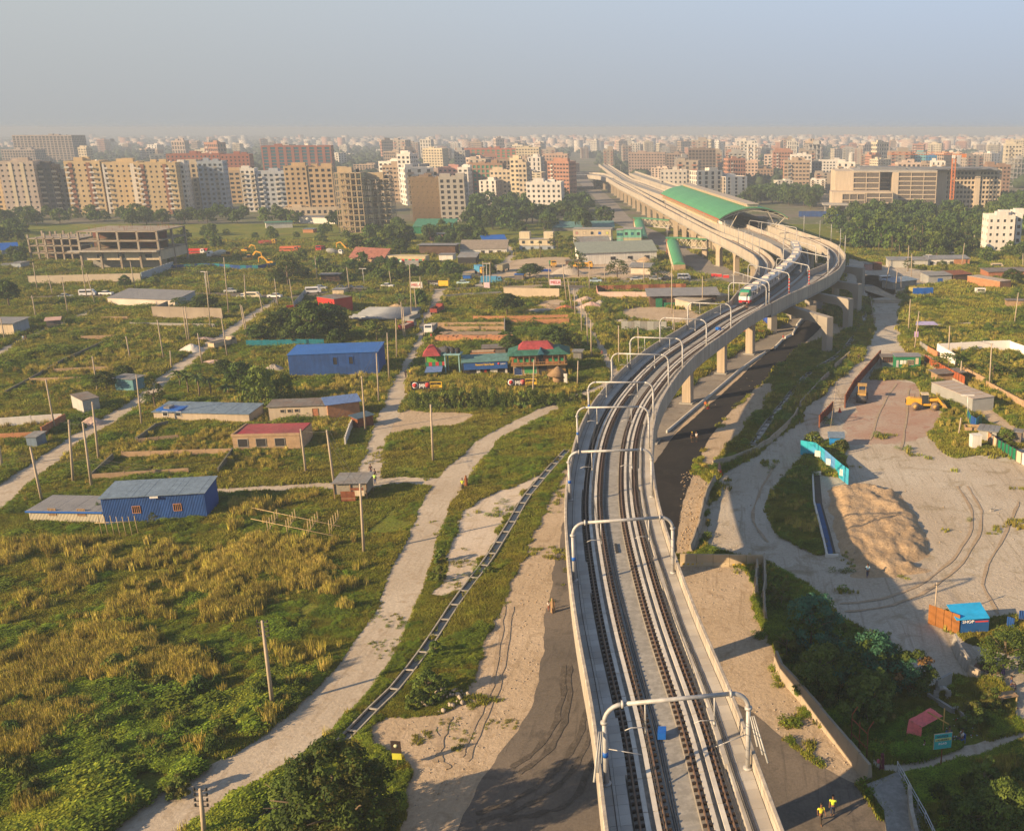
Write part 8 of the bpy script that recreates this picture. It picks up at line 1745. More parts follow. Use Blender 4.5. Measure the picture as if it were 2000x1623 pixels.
def excavator(u,v,rz,label,s=1.0):
 t = thing('excavator',label,'excavator',tuple(G(u,v)),rz);t.scale = (s,)*3
 for y in (-1.1,1.1): MB().box(-1.9,1.9,y-.28,y+.28,0,.85).build('track',steel_d,t)
 MB().box(-1.9,1.2,-1.2,1.2,.95,1.9).build('body',yel,t);MB().box(.1,1.3,-1.2,-.3,1.9,2.9).build('cab',glass,t);MB().box(.05,1.35,-1.22,-.28,2.9,3.0).build('cab_roof',yel,t)
 MB().bar((1.0,.2,1.6),(3.2,.2,4.2),.45,.6).build('boom',yel,t);MB().bar((3.2,.2,4.2),(5.2,.2,3.6),.4,.5).build('boom',yel,t);MB().bar((5.2,.2,3.7),(5.4,.2,1.2),.32,.4).build('stick',yel,t);MB().prof([(4.9,.9),(5.9,1.2),(5.8,.2),(5.1,.1)],-.3,.7,axis='y').build('bucket',steel_d,t)
excavator(445,505,0,'excavator with bent boom behind the blue hoarding, left one');excavator(486,512,0,'excavator nearest the blue hoarding with boom down');excavator(480,494,0,'excavator at the back of the parked machines',.8);excavator(528,518,PI,'excavator partly hidden by the tall grey-green tree',.8);excavator(680,490,PI,'excavator beside the maroon heap wall',.9)
# wheel loader in the yard
t = thing('wheel_loader','yellow wheel loader with dusty tyres and raised rear body in the yard','wheel loader',tuple(G(1808,799)),R_(-3));t.scale = (.97,)*3
MB().prof([(-3.9,1.0),(-.9,1.0),(-.9,2.2),(-3.2,2.35),(-3.9,2.0)],-.75,.75,axis='y').build('engine_hood',yel,t);MB().box(-3.95,-3.88,-.6,.6,1.15,2.0).build('grille',black,t);MB().box(-.9,.9,-.5,.5,.8,1.3).build('chassis',yel,t)
cb = MB().box(-.95,.3,-.7,.7,1.3,3.0).build('cab',glass,t);MB().box(-1.05,.4,-.8,.8,3.0,3.2).build('cab_roof',cream,cb)
for x in (-.95,.3):
 for y in (-.7,.7): MB().box(x-.05,x+.05,y-.05,y+.05,1.3,3.0).build('cab_post',steel_d,cb)
MB().cyl(-2.2,.3,2.25,3.0,.07,n=6).build('exhaust',steel_d,t)
for y in (-.55,.55): MB().bar((.6,y,2.0),(2.2,y,2.1),.18,.5).build('lift_arm',yel,t);MB().bar((2.2,y,2.1),(3.3,y,.8),.18,.4).build('lift_arm',yel,t)
MB().bar((.5,0,1.5),(2.9,0,1.6),.3,.3).build('tilt_link',yel,t);MB().prof([(3.0,.15),(4.4,.12),(4.0,.5),(3.5,1.3),(3.1,1.4)],-1.45,1.45,axis='y').build('bucket',M('dusty_yellow',(.42,.26,.08)),t)
for x in (-2.2,1.6):
 for y in (-1.05,1.05): wh = MB().tube([(x,y-.3,.8),(x,y+.3,.8)],.8,18).build('wheel',M('dusty_tyre',(.16,.12,.09)),t);MB().tube([(x,y-.32,.8),(x,y+.32,.8)],.38,12).build('rim',M('dusty_yellow'),wh)
t = thing('road_grader','dusty yellow roller machine seen end-on beside the maroon fence','road roller',tuple(G(1683,782)),R_(80));MB().box(-1.4,1.6,-.8,.8,.9,1.7).build('body',M('dusty_yellow'),t);MB().tube([(-1.8,-1.0,.7),(-1.8,1.0,.7)],.7,16).build('roller_drum',steel_d,t)
for y in (-.9,.9): MB().tube([(1.2,y-.25,.7),(1.2,y+.25,.7)],.7,14).build('wheel',M('dusty_tyre'),t)
for x in (-.3,1.2):
 for y in (-.7,.7): MB().box(x-.05,x+.05,y-.05,y+.05,1.7,3.0).build('canopy_post',M('dusty_yellow'),t)
MB().box(-.5,1.4,-.9,.9,3.0,3.12).build('canopy',M('dusty_yellow'),t)
t = thing('flat_trailer','orange-red flat trailer parked beside the second lit pier','trailer',tuple(G(1472,652)));MB().box(-3,3,-1.1,1.1,.7,1.0).build('bed',M('orange_red'),t)
for x in (-1.6,1.6): MB().tube([(x,-1.0,.4),(x,1.0,.4)],.4,10).build('wheelset',black,t)
kb = thing('median_kerb','broken line of white kerb blocks on the fresh black asphalt','kerb',tuple(G(1518,680)));o0 = G(1518,680)
for a,b in (((1513,682),(1530,664)),((1533,662),(1545,657)),((1548,655),(1556,640)),((1556,638),(1566,625))):
 p,q = G(*a)-o0,G(*b)-o0;MB().bar((p.x,p.y,.35),(q.x,q.y,.35),.35,.6).build('kerb_block',wht_w,kb)
tag(sweep(MB(),resample([G(*p) for p in ((1302,846),(1330,822),(1356,800),(1380,780),(1415,750),(1440,728),(1470,706),(1495,690))],3),[(.12,0),(.12,.5),(-.12,.5),(-.12,0)]).build('kerb',conc_w),'pale raised kerb joining the lit piers','kerb')
# tyres beside the yard, red water barriers, misc
for (u,v,lb) in ((1395,540,'red plastic water barrier at the station road, left'),(1404,541,'red plastic water barrier at the station road, middle'),(1418,543,'red plastic water barrier at the foot of the pier')): t = thing('water_barrier',lb,'barrier',tuple(G(u,v)));MB().prof([(-.4,0),(.4,0),(.15,1.0),(-.15,1.0)],-1.1,1.1).build('body',red,t);MB().box(-.9,.9,-.1,.1,1.0,1.06).build('cap',white,t)
# ================================================================ people
skin = M('skin',(.20,.10,.055),var=.05,rough=.6);hairm = M('hair',(.015,.012,.01),rough=.5)
def skinned(name,verts,edges,rad,mat,root=0,sub=1):
 me = bpy.data.meshes.new(name);me.from_pydata(verts,edges,[]);o = bpy.data.objects.new(name,me);C.objects.link(o)
 md = o.modifiers.new('s','SKIN');md.use_smooth_shade = True;me.skin_vertices.new() if not me.skin_vertices else None
 for i,r in enumerate(rad): me.skin_vertices[0].data[i].radius = (r,r) if not hasattr(r,'__len__') else r
 me.skin_vertices[0].data[root].use_root = True
 sb = o.modifiers.new('u','SUBSURF');sb.levels = sub;sb.render_levels = sub
 bpy.context.view_layer.update();m2 = bpy.data.meshes.new_from_object(o.evaluated_get(bpy.context.evaluated_depsgraph_get()));bpy.data.objects.remove(o);m2.name = name;m2.materials.clear();m2.materials.append(mat)
 m2.polygons.foreach_set('use_smooth',[True]*len(m2.polygons));return m2
POSES = {}
def pose(kind):
 if kind in POSES: return POSES[kind]
 if kind == 'stand': hip = .90;K = [(-.10,0,.48),(.10,0,.48)];A = [(-.11,.02,.07),(.11,-.0,.07)];E = [(-.26,.02,1.12),(.26,.02,1.12)];Wr = [(-.27,-.06,.88),(.27,-.06,.88)];by = 0
 elif kind == 'walk': hip = .89;K = [(-.09,-.20,.50),(.09,.10,.47)];A = [(-.09,-.28,.08),(.09,.36,.12)];E = [(-.25,.14,1.13),(.25,-.12,1.13)];Wr = [(-.25,.10,.90),(.25,-.30,.96)];by = 0
 elif kind == 'sit': hip = .48;K = [(-.13,-.42,.50),(.13,-.42,.50)];A = [(-.13,-.40,.07),(.13,-.42,.07)];E = [(-.25,-.10,.72),(.25,-.10,.72)];Wr = [(-.15,-.34,.62),(.15,-.34,.62)];by = 0
 elif kind == 'crouch': hip = .28;K = [(-.16,-.34,.46),(.16,-.34,.46)];A = [(-.14,-.12,.07),(.14,-.12,.07)];E = [(-.25,-.22,.52),(.25,-.22,.52)];Wr = [(-.12,-.42,.38),(.12,-.42,.38)];by = -.14
 sh = hip+.52;hd = sh+.25
 v = [(0,0,hip),(0,by*.4,hip+.20),(0,by*.9,sh-.06),(0,by,sh+.07),(0,by-.01,hd-.06),(0,by-.02,hd+.06),(0,by-.01,hd+.13)];r = [(.15,.11),(.13,.095),(.16,.10),.055,.085,.10,.06];e = [(0,1),(1,2),(2,3),(3,4),(4,5),(5,6)]
 for s,k,a,el,wr in ((-1,K[0],A[0],E[0],Wr[0]),(1,K[1],A[1],E[1],Wr[1])):
  b = len(v);v += [(s*.09,0,hip-.06),k,a,(a[0],a[1]-.14,.03)];r += [.095,.062,.042,.03];e += [(0,b),(b,b+1),(b+1,b+2),(b+2,b+3)]
  b = len(v);v += [(s*.19,by,sh-.02),el,wr,(wr[0],wr[1]-.03,wr[2]-.08)];r += [.062,.043,.028,.032];e += [(2,b),(b,b+1),(b+1,b+2),(b+2,b+3)]
  h0 = b+3;hx,hy,hz = v[h0]
  for f in range(4): q = len(v);dx = (f-1.5)*.019;v += [(hx+dx,hy-.02,hz-.035),(hx+dx*.9,hy-.045,hz-.06-.008*(f in (1,2)))];r += [.010,.008];e += [(h0,q),(q,q+1)]
  q = len(v);v += [(hx-s*.035,hy-.02,hz+.01),(hx-s*.045,hy-.045,hz-.02)];r += [.011,.009];e += [(h0,q),(q,q+1)]
 body = skinned('body',v,e,r,skin)
 sv = [(0,0,hip+.02),(0,by*.4,hip+.20),(0,by*.9,sh-.06),(0,by,sh+.03)];sr = [(.165,.125),(.15,.115),(.185,.125),(.085,.08)];se = [(0,1),(1,2),(2,3)]
 for s,el in ((-1,E[0]),(1,E[1])): b = len(sv);m_ = tuple(.35*a+.65*c for a,c in zip((s*.19,by,sh-.02),el));sv += [(s*.19,by,sh-.02),m_];sr += [.078,.062];se += [(2,b),(b,b+1)]
 shirt = skinned('shirt',sv,se,sr,white)
 tv = [(0,0,hip+.04),(0,0,hip-.02)];tr = [(.16,.125),(.16,.12)];te = [(0,1)]
 for s,k,a in ((-1,K[0],A[0]),(1,K[1],A[1])): b = len(tv);tv += [(s*.09,0,hip-.08),k,(a[0],a[1],a[2]+.04)];tr += [.108,.078,.06];te += [(1,b),(b,b+1),(b+1,b+2)]
 trou = skinned('trousers',tv,te,tr,white);hair = MB().blob((0,by+.015,hd+.10),.112,seg=10,ring=6,zs=.85).mesh('hair',hairm)
 gown = MB();n = 12
 if kind in ('stand','walk'):
  rings = [(.28,.24,.04),(.25,.20,.45),(.20,.16,.95),(.23,.16,1.25),(.13,.11,1.46),(.145,.15,1.62),(.12,.13,1.76),(.03,.03,1.81)]
  vs = [(a*math.cos(2*PI*k/n),b*math.sin(2*PI*k/n)+.01,z) for a,b,z in rings for k in range(n)];fs = [(i*n+k,i*n+(k+1) % n,(i+1)*n+(k+1) % n,(i+1)*n+k) for i in range(len(rings)-1) for k in range(n)];gown.add(vs,fs,0,True)
 POSES[kind] = (body,shirt,trou,hair,gown.mesh('gown',white) if gown.v else None,hd,by);return POSES[kind]
def cloth(me,mat): m = me.copy();m.materials.clear();m.materials.append(mat);return m
CM = {}
def cm(c): k = 'cloth_%d_%d_%d' % tuple(int(x*100) for x in c);return M(k,c,var=.12,scale=5,rough=.85)
def person(u,v,kind,rz,label,shirt=(.5,.5,.5),trou=(.05,.05,.08),gown=None,vest=None,helmet=None,z=0.0,sc=1.0):
 g = G(u,v,z);t = thing('person',label,'person',(g.x,g.y,z+.02),rz);t.scale = (sc,)*3;b,s,tr,h,gw,hd,by = pose(kind)
 link('body',b,t)
 if gown: link('gown',cloth(gw,cm(gown)),t);MB().blob((0,-.13,hd+.04),.055,seg=8,ring=5).build('face',skin,t)
 else:
  link('shirt',cloth(s,cm(shirt)),t);link('trousers',cloth(tr,cm(trou)),t);link('hair',h,t)
  MB().blob((0,by-.115,hd+.01),.018,seg=6,ring=4).build('nose',skin,t)
 if vest: vv = cloth(s,cm(vest));k = link('safety_vest',vv,t);k.scale = (1.06,1.12,.985);k.location = (0,0,.015)
 if helmet: MB().blob((0,by,hd+.12),.13,seg=10,ring=6,zs=.8).build('helmet',cm(helmet),t)
 return t
hv = (.50,.62,.03)
person(1603,1608,'walk',.3,'worker in yellow safety vest on the dusty asphalt, left one',(.25,.12,.05),(.05,.04,.03),vest=(.62,.62,.04));person(1626,1592,'stand',-.2,'worker in green-yellow safety vest on the dusty asphalt, right one',(.03,.03,.03),(.03,.04,.08),vest=(.45,.60,.05))
person(1722,1508,'stand',.9,'woman in a long maroon gown carrying a pink bag on the path',gown=(.10,.012,.03));person(1080,1196,'walk',.2,'woman in a tan patterned gown walking on the dusty asphalt',gown=(.30,.20,.10),sc=.95);person(1072,1192,'walk',.2,'small child in white shirt beside the woman in tan',(.6,.58,.55),(.30,.10,.06),sc=.62)
person(904,957,'stand',0,'person in black with a lime bag at the junction corner',(.03,.03,.03),(.03,.03,.04),vest=(.5,.6,.05));person(911,951,'stand',0,'woman in a rust-brown gown at the junction corner',gown=(.22,.07,.02));person(725,928,'stand',0,'person in black and navy standing on the dirt road',(.03,.02,.03),(.03,.04,.10));person(733,946,'stand',0,'worker in lime vest and blue trousers by the tea stall',(.4,.6,.1),(.04,.08,.2),vest=(.45,.75,.2));person(733,938,'stand',1.0,'person in a dark red shirt behind the lime vest worker',(.12,.02,.03),(.03,.03,.04));person(702,955,'sit',1.2,'person in black seated at the tea stall',(.03,.03,.03),(.03,.03,.05))
person(1352,864,'stand',.4,'worker in black with yellow helmet on the black asphalt',(.03,.03,.03),(.05,.04,.02),helmet=(.6,.45,.05));person(1360,863,'stand',-.3,'worker in a white shirt on the black asphalt',(.62,.60,.58),(.04,.04,.04));person(1378,800,'stand',0,'worker in an orange vest at the foot of the lit pier',(.4,.12,.03),(.05,.05,.05),vest=(.6,.16,.03));person(1381,798,'crouch',.5,'worker in lime vest crouching by the lit pier',(.4,.6,.1),(.05,.05,.05),vest=hv)
person(1694,1128,'walk',PI,'person in a pale blue shirt walking below the earth mound',(.30,.50,.62),(.06,.06,.10));person(1677,706,'walk',PI,'person in black walking up the wide dirt road',(.03,.03,.04),(.03,.03,.04));person(1176,698,'walk',0,'person in dark red on the narrow footpath',(.14,.04,.04),(.03,.03,.04));person(1459,607,'stand',0,'worker in black standing beside the train nose',(.03,.03,.03),(.04,.03,.03),z=ZD+.05,helmet=(.6,.6,.6))
person(1878,1450,'sit',-1.2,'man in a white shirt on a blue plastic chair',(.55,.52,.48),(.05,.06,.09));person(1853,1446,'sit',.3,'person in dark clothes on a blue chair behind the notice board',(.05,.05,.08),(.04,.04,.05));person(1802,1465,'crouch',1.0,'child in a pale pink shirt crouching by the red shelter',(.62,.42,.45),(.04,.04,.05),sc=.85);person(1958,1318,'stand',.5,'woman in a dark blue and ochre gown beside the bamboo table',gown=(.04,.03,.12));person(1974,1345,'sit',1.2,'person in dark blue seated behind the bamboo table',(.03,.05,.14),(.03,.03,.06))
person(793,738,'stand',0,'person in dark navy by the roadside left of the small eatery',(.03,.03,.06),(.03,.03,.05));person(802,736,'stand',0,'person in yellow by the roadside left of the small eatery',(.55,.40,.05),(.1,.08,.05));person(843,664,'stand',0,'person in a red shirt beside the brick stack',(.45,.08,.05),(.3,.2,.15));person(47,668,'stand',0,'person in pale blue on the lane by the yellow-cream house',(.35,.45,.55),(.2,.2,.3));person(52,668,'stand',0,'person in black on the lane by the yellow-cream house',(.03,.03,.03),(.03,.03,.03));person(1530,667,'stand',0,'person in red and white among the kerb blocks',(.4,.05,.05),(.5,.5,.5));person(1405,925,'stand',0,'woman in a dusty pink gown beside the red cone',gown=(.35,.22,.20))
bag = thing('pink_bag','pink shoulder bag held by the woman in maroon','bag',tuple(G(1719,1504,0)+Vector((0,0,.95))));MB().blob((-.2,-.12,0),.16,seg=8,ring=5,zs=1.2).build('pouch',cm((.60,.15,.18)),bag)
def chair(u,v,rz,label):
 t = thing('plastic_chair',label,'chair',tuple(G(u,v)),rz);bm_ = M('chair_blue',(.02,.10,.40));MB().box(-.22,.22,-.22,.22,.40,.44).build('seat',bm_,t);MB().box(-.22,.22,.20,.24,.44,.90).build('backrest',bm_,t)
 for x in (-.2,.2):
  for y in (-.2,.2): MB().box(x-.02,x+.02,y-.02,y+.02,0,.40).build('leg',bm_,t)
chair(1878,1450,-1.2,'blue plastic chair under the man in white');chair(1853,1446,.3,'blue plastic chair behind the notice board')
# dog
t = thing('dog','black and white dog standing alone in the open yard','dog',tuple(G(1937,999)),R_(200));dv = [(0,0,.42),(.22,0,.44),(-.24,0,.43),(-.36,0,.55),(-.44,0,.62),(-.56,0,.58),(.34,0,.46),(.46,.02,.58)];dr = [.11,.12,.11,.07,.075,.035,.04,.018];de = [(0,1),(0,2),(2,3),(3,4),(4,5),(1,6),(6,7)]
for s in (-1,1):
 b = len(dv);dv += [(-.24,s*.08,.34),(-.25,s*.08,.18),(-.23,s*.08,.02)];dr += [.055,.035,.03];de += [(2,b),(b,b+1),(b+1,b+2)]
 b = len(dv);dv += [(.24,s*.08,.36),(.16,s*.08,.24),(.27,s*.08,.15),(.24,s*.08,.02)];dr += [.07,.05,.03,.028];de += [(1,b),(b,b+1),(b+1,b+2),(b+2,b+3)]
link('body',skinned('body',dv,de,dr,M('dog_black',(.03,.03,.03),col2=(.5,.48,.45),mix=.3,scale=3)),t)
for s in (-1,1): MB().add([(-.42,s*.05,.67),(-.38,s*.05,.67),(-.40,s*.07,.75)],[(0,1,2)]).build('ear',M('dog_black'),t)
# ================================================================ wooded belts
belt([(-120,448),(560,438),(700,452),(780,462),(780,440),(560,424),(150,426),(-120,428)],60,(6,10),['far','farlight','far'],'dense green tree in the belt below the tan towers','trees below the tan towers',25)
belt([(-100,478),(60,478),(60,450),(-100,450)],14,(6,9),['far'],'dark tree at the far left behind the bare frame wing','trees at the far left',6)
belt([(320,500),(560,478),(700,475),(680,456),(330,458)],26,(3,6.5),['farlight','far','farlight'],'light green field tree among the parked machines','field trees near the parked machines',14)
belt([(905,470),(1180,452),(1195,425),(1180,405),(1100,395),(905,405)],62,(8,12.5),['far'],'dark rounded tree in the grove below the white arched building','trees in the dark grove',26)
belt([(700,490),(1010,478),(1010,462),(700,462)],26,(5,9),['far','far','farlight'],'tree among the sheds below the bamboo-wrapped tower','trees among the sheds',16)
belt([(780,545),(900,545),(905,528),(780,528)],12,(3,6),['farlight','far'],'bushy tree between the painted shops and the main road','trees below the painted shops',8)
belt([(540,560),(790,555),(780,515),(560,512)],24,(3,6.5),['farlight','far'],'scrubby tree on the slope above the parked cars','scrub above the parked cars',14)
belt([(1440,402),(1625,412),(1625,385),(1440,380)],40,(9,13),['far'],'dark tree behind the station roof','trees behind the station',16)
belt([(1655,500),(1760,508),(1910,500),(1910,470),(2060,470),(2060,425),(1960,425),(1640,436),(1600,440),(1640,465)],120,(7,12),['far','far','farlight'],'dense jungle tree right of the curving decks','jungle trees right of the tracks',48)
belt([(1655,440),(2060,430),(2060,405),(1960,402),(1655,425)],60,(9,13),['far'],'dark tall tree at the foot of the hostel block','trees at the foot of the institute',18)
belt([(1790,515),(2060,512),(2060,490),(1800,498)],22,(3,6),['farlight','far'],'low tree on the near edge of the jungle','low trees at the jungle edge',14)
belt([(-60,520),(60,520),(60,500),(-60,500)],8,(5,8),['far'],'dark tree beside the blue-roofed shed at far left','trees beside the far left sheds',5)
woodland()
# ================================================================ ground cover
def tuft(kind,n,h,spread,wd,mats,lean=.5):
 V_ = [];F_ = [];mi = []
 for k in range(n):
  a = random.uniform(0,2*PI);r = spread*math.sqrt(random.random());x,y = r*math.cos(a),r*math.sin(a);hh = h*random.uniform(.55,1.15);la = random.uniform(0,2*PI);lx,ly = lean*hh*random.random()*math.cos(la),lean*hh*random.random()*math.sin(la);ra = random.uniform(0,PI);dx,dy = wd*math.cos(ra),wd*math.sin(ra);b = len(V_)
  if kind == 'blade': V_ += [(x-dx,y-dy,0),(x+dx,y+dy,0),(x+dx*.8+lx*.4,y+dy*.8+ly*.4,hh*.6),(x-dx*.8+lx*.4,y-dy*.8+ly*.4,hh*.6),(x+lx+dx*.2,y+ly+dy*.2,hh),(x+lx-dx*.2,y+ly-dy*.2,hh)];F_ += [(b,b+1,b+2,b+3),(b+3,b+2,b+4,b+5)];q = random.randrange(len(mats));mi += [q,q]
  else:
   z = h*(.25+.75*random.random())*(1-.5*(r/spread)**2);el = random.uniform(-.2,.9);ux,uy,uz = math.cos(la)*math.cos(el)*wd,math.sin(la)*math.cos(el)*wd,math.sin(el)*wd*.6;vx,vy = -math.sin(la)*wd*.55,math.cos(la)*wd*.55
   V_ += [(x-ux,y-uy,z-uz),(x+vx,y+vy,z),(x+ux,y+uy,z+uz),(x-vx,y-vy,z)];F_ += [(b,b+1,b+2,b+3)];mi += [random.randrange(len(mats))]
 me = bpy.data.meshes.new('tuft');me.from_pydata(V_,[],F_)
 for m_ in mats: me.materials.append(m_)
 me.polygons.foreach_set('material_index',mi);me.update();return me
def gmat(name,c,c2): return M(name,c,rough=.8,var=.4,scale=.5,col2=c2,mix=.5,c2scale=.10,trans=.14,rnd=.18,spec=.08)
g1 = gmat('grass_green',(.15,.21,.024),(.27,.25,.036));g2 = gmat('grass_olive',(.25,.235,.045),(.19,.16,.04));g3 = gmat('reed_gold',(.50,.40,.07),(.38,.36,.06));g4 = gmat('reed_straw',(.52,.42,.14),(.40,.31,.08));w1 = gmat('weed_green',(.13,.23,.02),(.24,.27,.028));w2 = gmat('weed_dark',(.075,.125,.017),(.11,.15,.02))
sets = {'grass': [tuft('blade',34,.38,.55,.045,[g1,g2,g1]) for _ in range(3)],'reed': [tuft('blade',60,1.6,.55,.04,[g3,g2,g4],.28) for _ in range(3)],'weed': [tuft('leaf',70,.75,.60,.11,[w1,w1,w2]) for _ in range(3)],'dark': [tuft('leaf',70,.8,.65,.12,[w2,w1,w2]) for _ in range(3)]}
def scatter(name,pts,scl,meshes,label,cat):
 n = len(pts)
 if not n: return
 colln = bpy.data.collections.new(name+'_source')
 for m_ in meshes: colln.objects.link(bpy.data.objects.new('tuft',m_))
 me = bpy.data.meshes.new(name);me.vertices.add(n);me.vertices.foreach_set('co',np.ascontiguousarray(np.column_stack([pts,np.full(n,.02)]).astype(np.float32)).ravel());a = me.attributes.new('sc','FLOAT','POINT');a.data.foreach_set('value',scl.astype(np.float32));r = me.attributes.new('rot','FLOAT','POINT');r.data.foreach_set('value',rng.uniform(0,6.28,n).astype(np.float32));me.update()
 o = link(name,me,kind='stuff');tag(o,label,cat);ng = bpy.data.node_groups.new(name,'GeometryNodeTree');ng.interface.new_socket('Geometry',in_out='INPUT',socket_type='NodeSocketGeometry');ng.interface.new_socket('Geometry',in_out='OUTPUT',socket_type='NodeSocketGeometry');N = ng.nodes;L = ng.links
 gi = N.new('NodeGroupInput');go = N.new('NodeGroupOutput');ip = N.new('GeometryNodeInstanceOnPoints');ci = N.new('GeometryNodeCollectionInfo');ci.inputs['Collection'].default_value = colln;ci.inputs['Separate Children'].default_value = True;ci.inputs['Reset Children'].default_value = True;ip.inputs['Pick Instance'].default_value = True
 sa1 = N.new('GeometryNodeInputNamedAttribute');sa1.data_type = 'FLOAT';sa1.inputs[0].default_value = 'sc';sa2 = N.new('GeometryNodeInputNamedAttribute');sa2.data_type = 'FLOAT';sa2.inputs[0].default_value = 'rot';cx = N.new('ShaderNodeCombineXYZ');L.new(sa2.outputs['Attribute'],cx.inputs[2])
 L.new(gi.outputs[0],ip.inputs['Points']);L.new(ci.outputs[0],ip.inputs['Instance']);L.new(cx.outputs[0],ip.inputs['Rotation']);L.new(sa1.outputs['Attribute'],ip.inputs['Scale']);L.new(ip.outputs[0],go.inputs[0]);md = o.modifiers.new('scatter','NODES');md.node_group = ng;return o
# value noise in world space
def vnoise(x,y,f,seed):
 r = np.random.default_rng(seed);T = r.random((64,64));X_,Y_ = x*f,y*f;xi,yi = np.floor(X_).astype(int),np.floor(Y_).astype(int);fx,fy = X_-xi,Y_-yi;fx = fx*fx*(3-2*fx);fy = fy*fy*(3-2*fy);g = lambda a,b: T[a % 64,b % 64]
 return g(xi,yi)*(1-fx)*(1-fy)+g(xi+1,yi)*fx*(1-fy)+g(xi,yi+1)*(1-fx)*fy+g(xi+1,yi+1)*fx*fy
N0 = 520000;us = rng.uniform(-60,2060,N0);vsn = 1623+80-(rng.random(N0)**1.15)*(1703-470)   # denser near the camera
x_ = (us-CX)/FPX;yv = -(vsn-CY)/FPX;dyv = math.cos(PITCH)+yv*math.sin(PITCH);dzv = -math.sin(PITCH)+yv*math.cos(PITCH);tt = -H/dzv;PX = x_*tt;PY = dyv*tt
area_keep = rng.random(N0) < np.clip(1.0,0,1);P2 = np.stack([PX,PY],1)
bad = np.zeros(N0,bool)
grass_over = [np.array([tuple(G(u,v))[:2] for u,v in pl_]) for pl_ in ([(1560,905),(1600,870),(1640,850),(1652,935),(1600,925),(1580,935),(1600,1040),(1612,1085),(1590,1083),(1525,1050),(1495,1000),(1505,960),(1540,925)],[(1722,722),(1800,715),(1828,772),(1842,800),(1815,800),(1795,742),(1700,742)],[(1815,850),(1845,808),(1910,830),(1985,880),(1900,890),(1865,895),(1835,875)])]
ov = np.zeros(N0,bool)
for e in grass_over: ov |= inpoly(P2,e)
for e in EXCL: bad |= inpoly(P2,e)
weedy = bad & (vnoise(PX,PY,.13,21)*.6+vnoise(PX,PY,.5,22)*.4 > .70) & (rng.random(N0) < .10) & (us > 640) & (us < 2060) & (vsn > 850)
weedy &= ~inpoly(P2,np.array([tuple(G(u,v))[:2] for u,v in ((1100,800),(1330,800),(1620,1700),(1160,1700))]))
bad &= ~(ov | weedy)
P2 = P2[~bad];u2 = us[~bad];v2 = vsn[~bad];n = len(P2);sx,sy = P2[:,0],P2[:,1]
n1 = vnoise(sx,sy,.05,1);n2 = vnoise(sx,sy,.17,2);n3 = vnoise(sx,sy,.5,3);dist_ = sy
patch_ = .5*n1+.3*n2+.2*n3
bigfield = (u2 < 800) & (v2 > 980)
sst = lambda t: np.clip(t,0,1)**2*(3-2*np.clip(t,0,1))
axis_ = (v2-1110)-(560-u2)*.42          # the golden drift runs diagonally down to the left
gold = np.where(bigfield & (v2 > 1050),np.exp(-(axis_/105.0)**2)*sst((700-u2)/160)*sst((v2-1050)/60),0)
is_reed = (.42*n2+.36*n3+.22*n1+gold*.27-.05*bigfield+rng.normal(size=n)*.085) > np.where(bigfield,.70,.715)+np.where((v2 > 980) & (v2 < 1062) & (u2 < 450),.3,0)
lush = np.where(bigfield,sst((v2-1270)/160)*sst((640-u2)/200),0)
weedp = .4*vnoise(sx,sy,.12,5)+.35*vnoise(sx,sy,.35,6)+.25*vnoise(sx,sy,1.1,7)+lush*.17+rng.normal(size=n)*.03
is_weed = ~is_reed & (weedp > .57)
low = (u2 > 650+rng.normal(size=n)*35) & (u2 < 1110) & (v2 > 800)     # trodden verges stay short
size = np.clip(dist_/150.0,.75,2.6)
bare = (vnoise(sx,sy,.09,9)*.6+vnoise(sx,sy,.4,10)*.4) < .17
kp = ~bare
r_ = rng.random(n)
reed = kp & is_reed & (r_ < .62) & ~low
weed = kp & is_weed & (r_ < .85)
gr_ = kp & ~reed & ~weed
hfac = .30+1.15*vnoise(sx,sy,.22,12)+.35*vnoise(sx,sy,.9,13)
lowf = np.where(v2 > 800,1-.32*sst((u2-620)/120+rng.normal(size=n)*.3)*sst((1130-u2)/60),1)
scatter('grass',P2[gr_],(size*hfac*rng.uniform(.7,1.2,n)*lowf)[gr_],sets['grass'],'uneven green and olive grass covering the fields','grass')
scatter('reeds',P2[reed],(np.minimum(size,1.4)*rng.uniform(.45,1.2,n)*np.where(bigfield,1.0,.55))[reed],sets['reed'],'tall golden reed grass in drifts','reeds')
dk = weed & (vnoise(sx,sy,.3,14) > .5)
scatter('weeds',P2[weed & ~dk],(size*hfac*rng.uniform(.6,1.3,n)*lowf*(.8+.5*lush))[weed & ~dk],sets['weed'],'leafy bright green weeds in clumps','weeds')
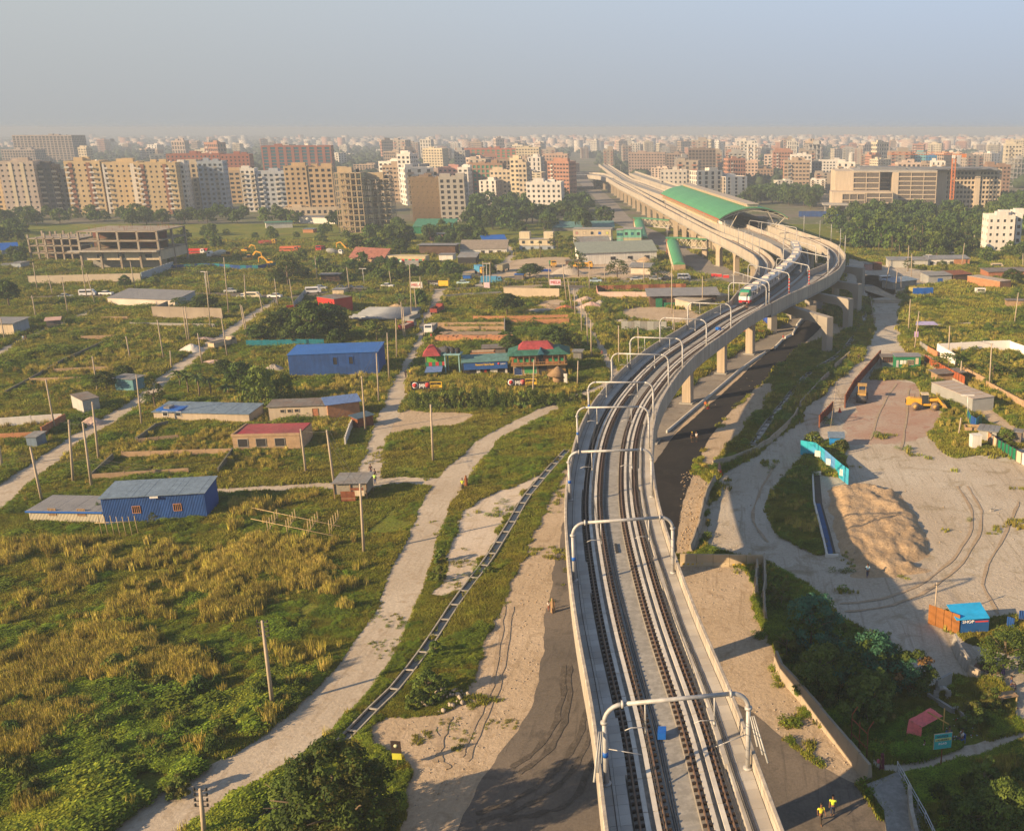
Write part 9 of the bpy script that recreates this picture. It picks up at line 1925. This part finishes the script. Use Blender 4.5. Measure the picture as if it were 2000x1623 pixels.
scatter('weeds',P2[dk],(size*hfac*rng.uniform(.6,1.3,n)*lowf*(.8+.55*lush))[dk],sets['dark'],'leafy dark green weeds in clumps','weeds')
# loose tall plumes and bushes that break the meadow's outline
for i,(u,v,r) in enumerate([(300,1010,12),(195,990,8)]): ptree(u,v+20,v-8,r,'sparse',['golden bush growing against the front of the long blue shed','small bush at the joint of blue shed and annex'][i],cat='bush',name='bush',trunk=0)
belt([(20,1600),(560,1430),(600,1330),(330,1260),(-60,1420)],46,(1.2,2.3),['bush','bushdark','bush'],'rank green bush in the lower left thicket','bushes in the lower left thicket')
belt([(1160,690),(1300,640),(1420,620),(1300,595),(1160,590),(1150,620)],26,(1.0,2.2),['bush','bamboo'],'rank bush in the field right of the narrow footpath','bushes right of the narrow footpath')
belt([(1790,640),(2060,630),(2060,690),(1990,690),(1870,680),(1800,672)],30,(1.0,2.4),['bush','sparse','bushdark'],'rank bush between the lane and the white walls','bushes above the white walls')
belt([(1880,700),(2060,700),(2060,830),(1990,790),(1900,740)],26,(1.0,2.4),['bush','bushdark'],'rank bush below the white walls','bushes below the white walls')
belt([(870,580),(1100,590),(1110,690),(1000,690),(990,640),(880,632)],26,(.9,2.2),['bush','bushdark'],'bush in the walled middle plots','bushes in the middle plots')
belt([(0,620),(200,610),(480,620),(420,640),(340,740),(120,790),(0,760)],34,(.8,2.0),['bushdark','bush','bush'],'bush in the left fields','bushes in the left fields')
belt([(740,890),(880,890),(1000,820),(1090,790),(1100,770),(960,800),(780,860)],14,(.4,.9),['bush'],'low bush on the verge below the gravel apron','low bushes below the gravel apron')
belt([(1500,1110),(1640,1220),(1780,1330),(1680,1440),(1560,1340),(1500,1260)],22,(.9,2.0),['bushdark','bush'],'undergrowth bush among the blue-green shrub trees','undergrowth by the curved wall')
belt([(1815,1540),(2060,1470),(2060,1640),(1860,1660)],24,(.9,2.2),['bush','bushdark'],'bush filling the bottom right corner','bushes in the bottom right corner')
belt([(500,1640),(640,1500),(740,1560),(720,1660)],8,(.8,1.6),['bushdark','bush'],'low bush at the foot of the nearest tree','bushes under the nearest tree')
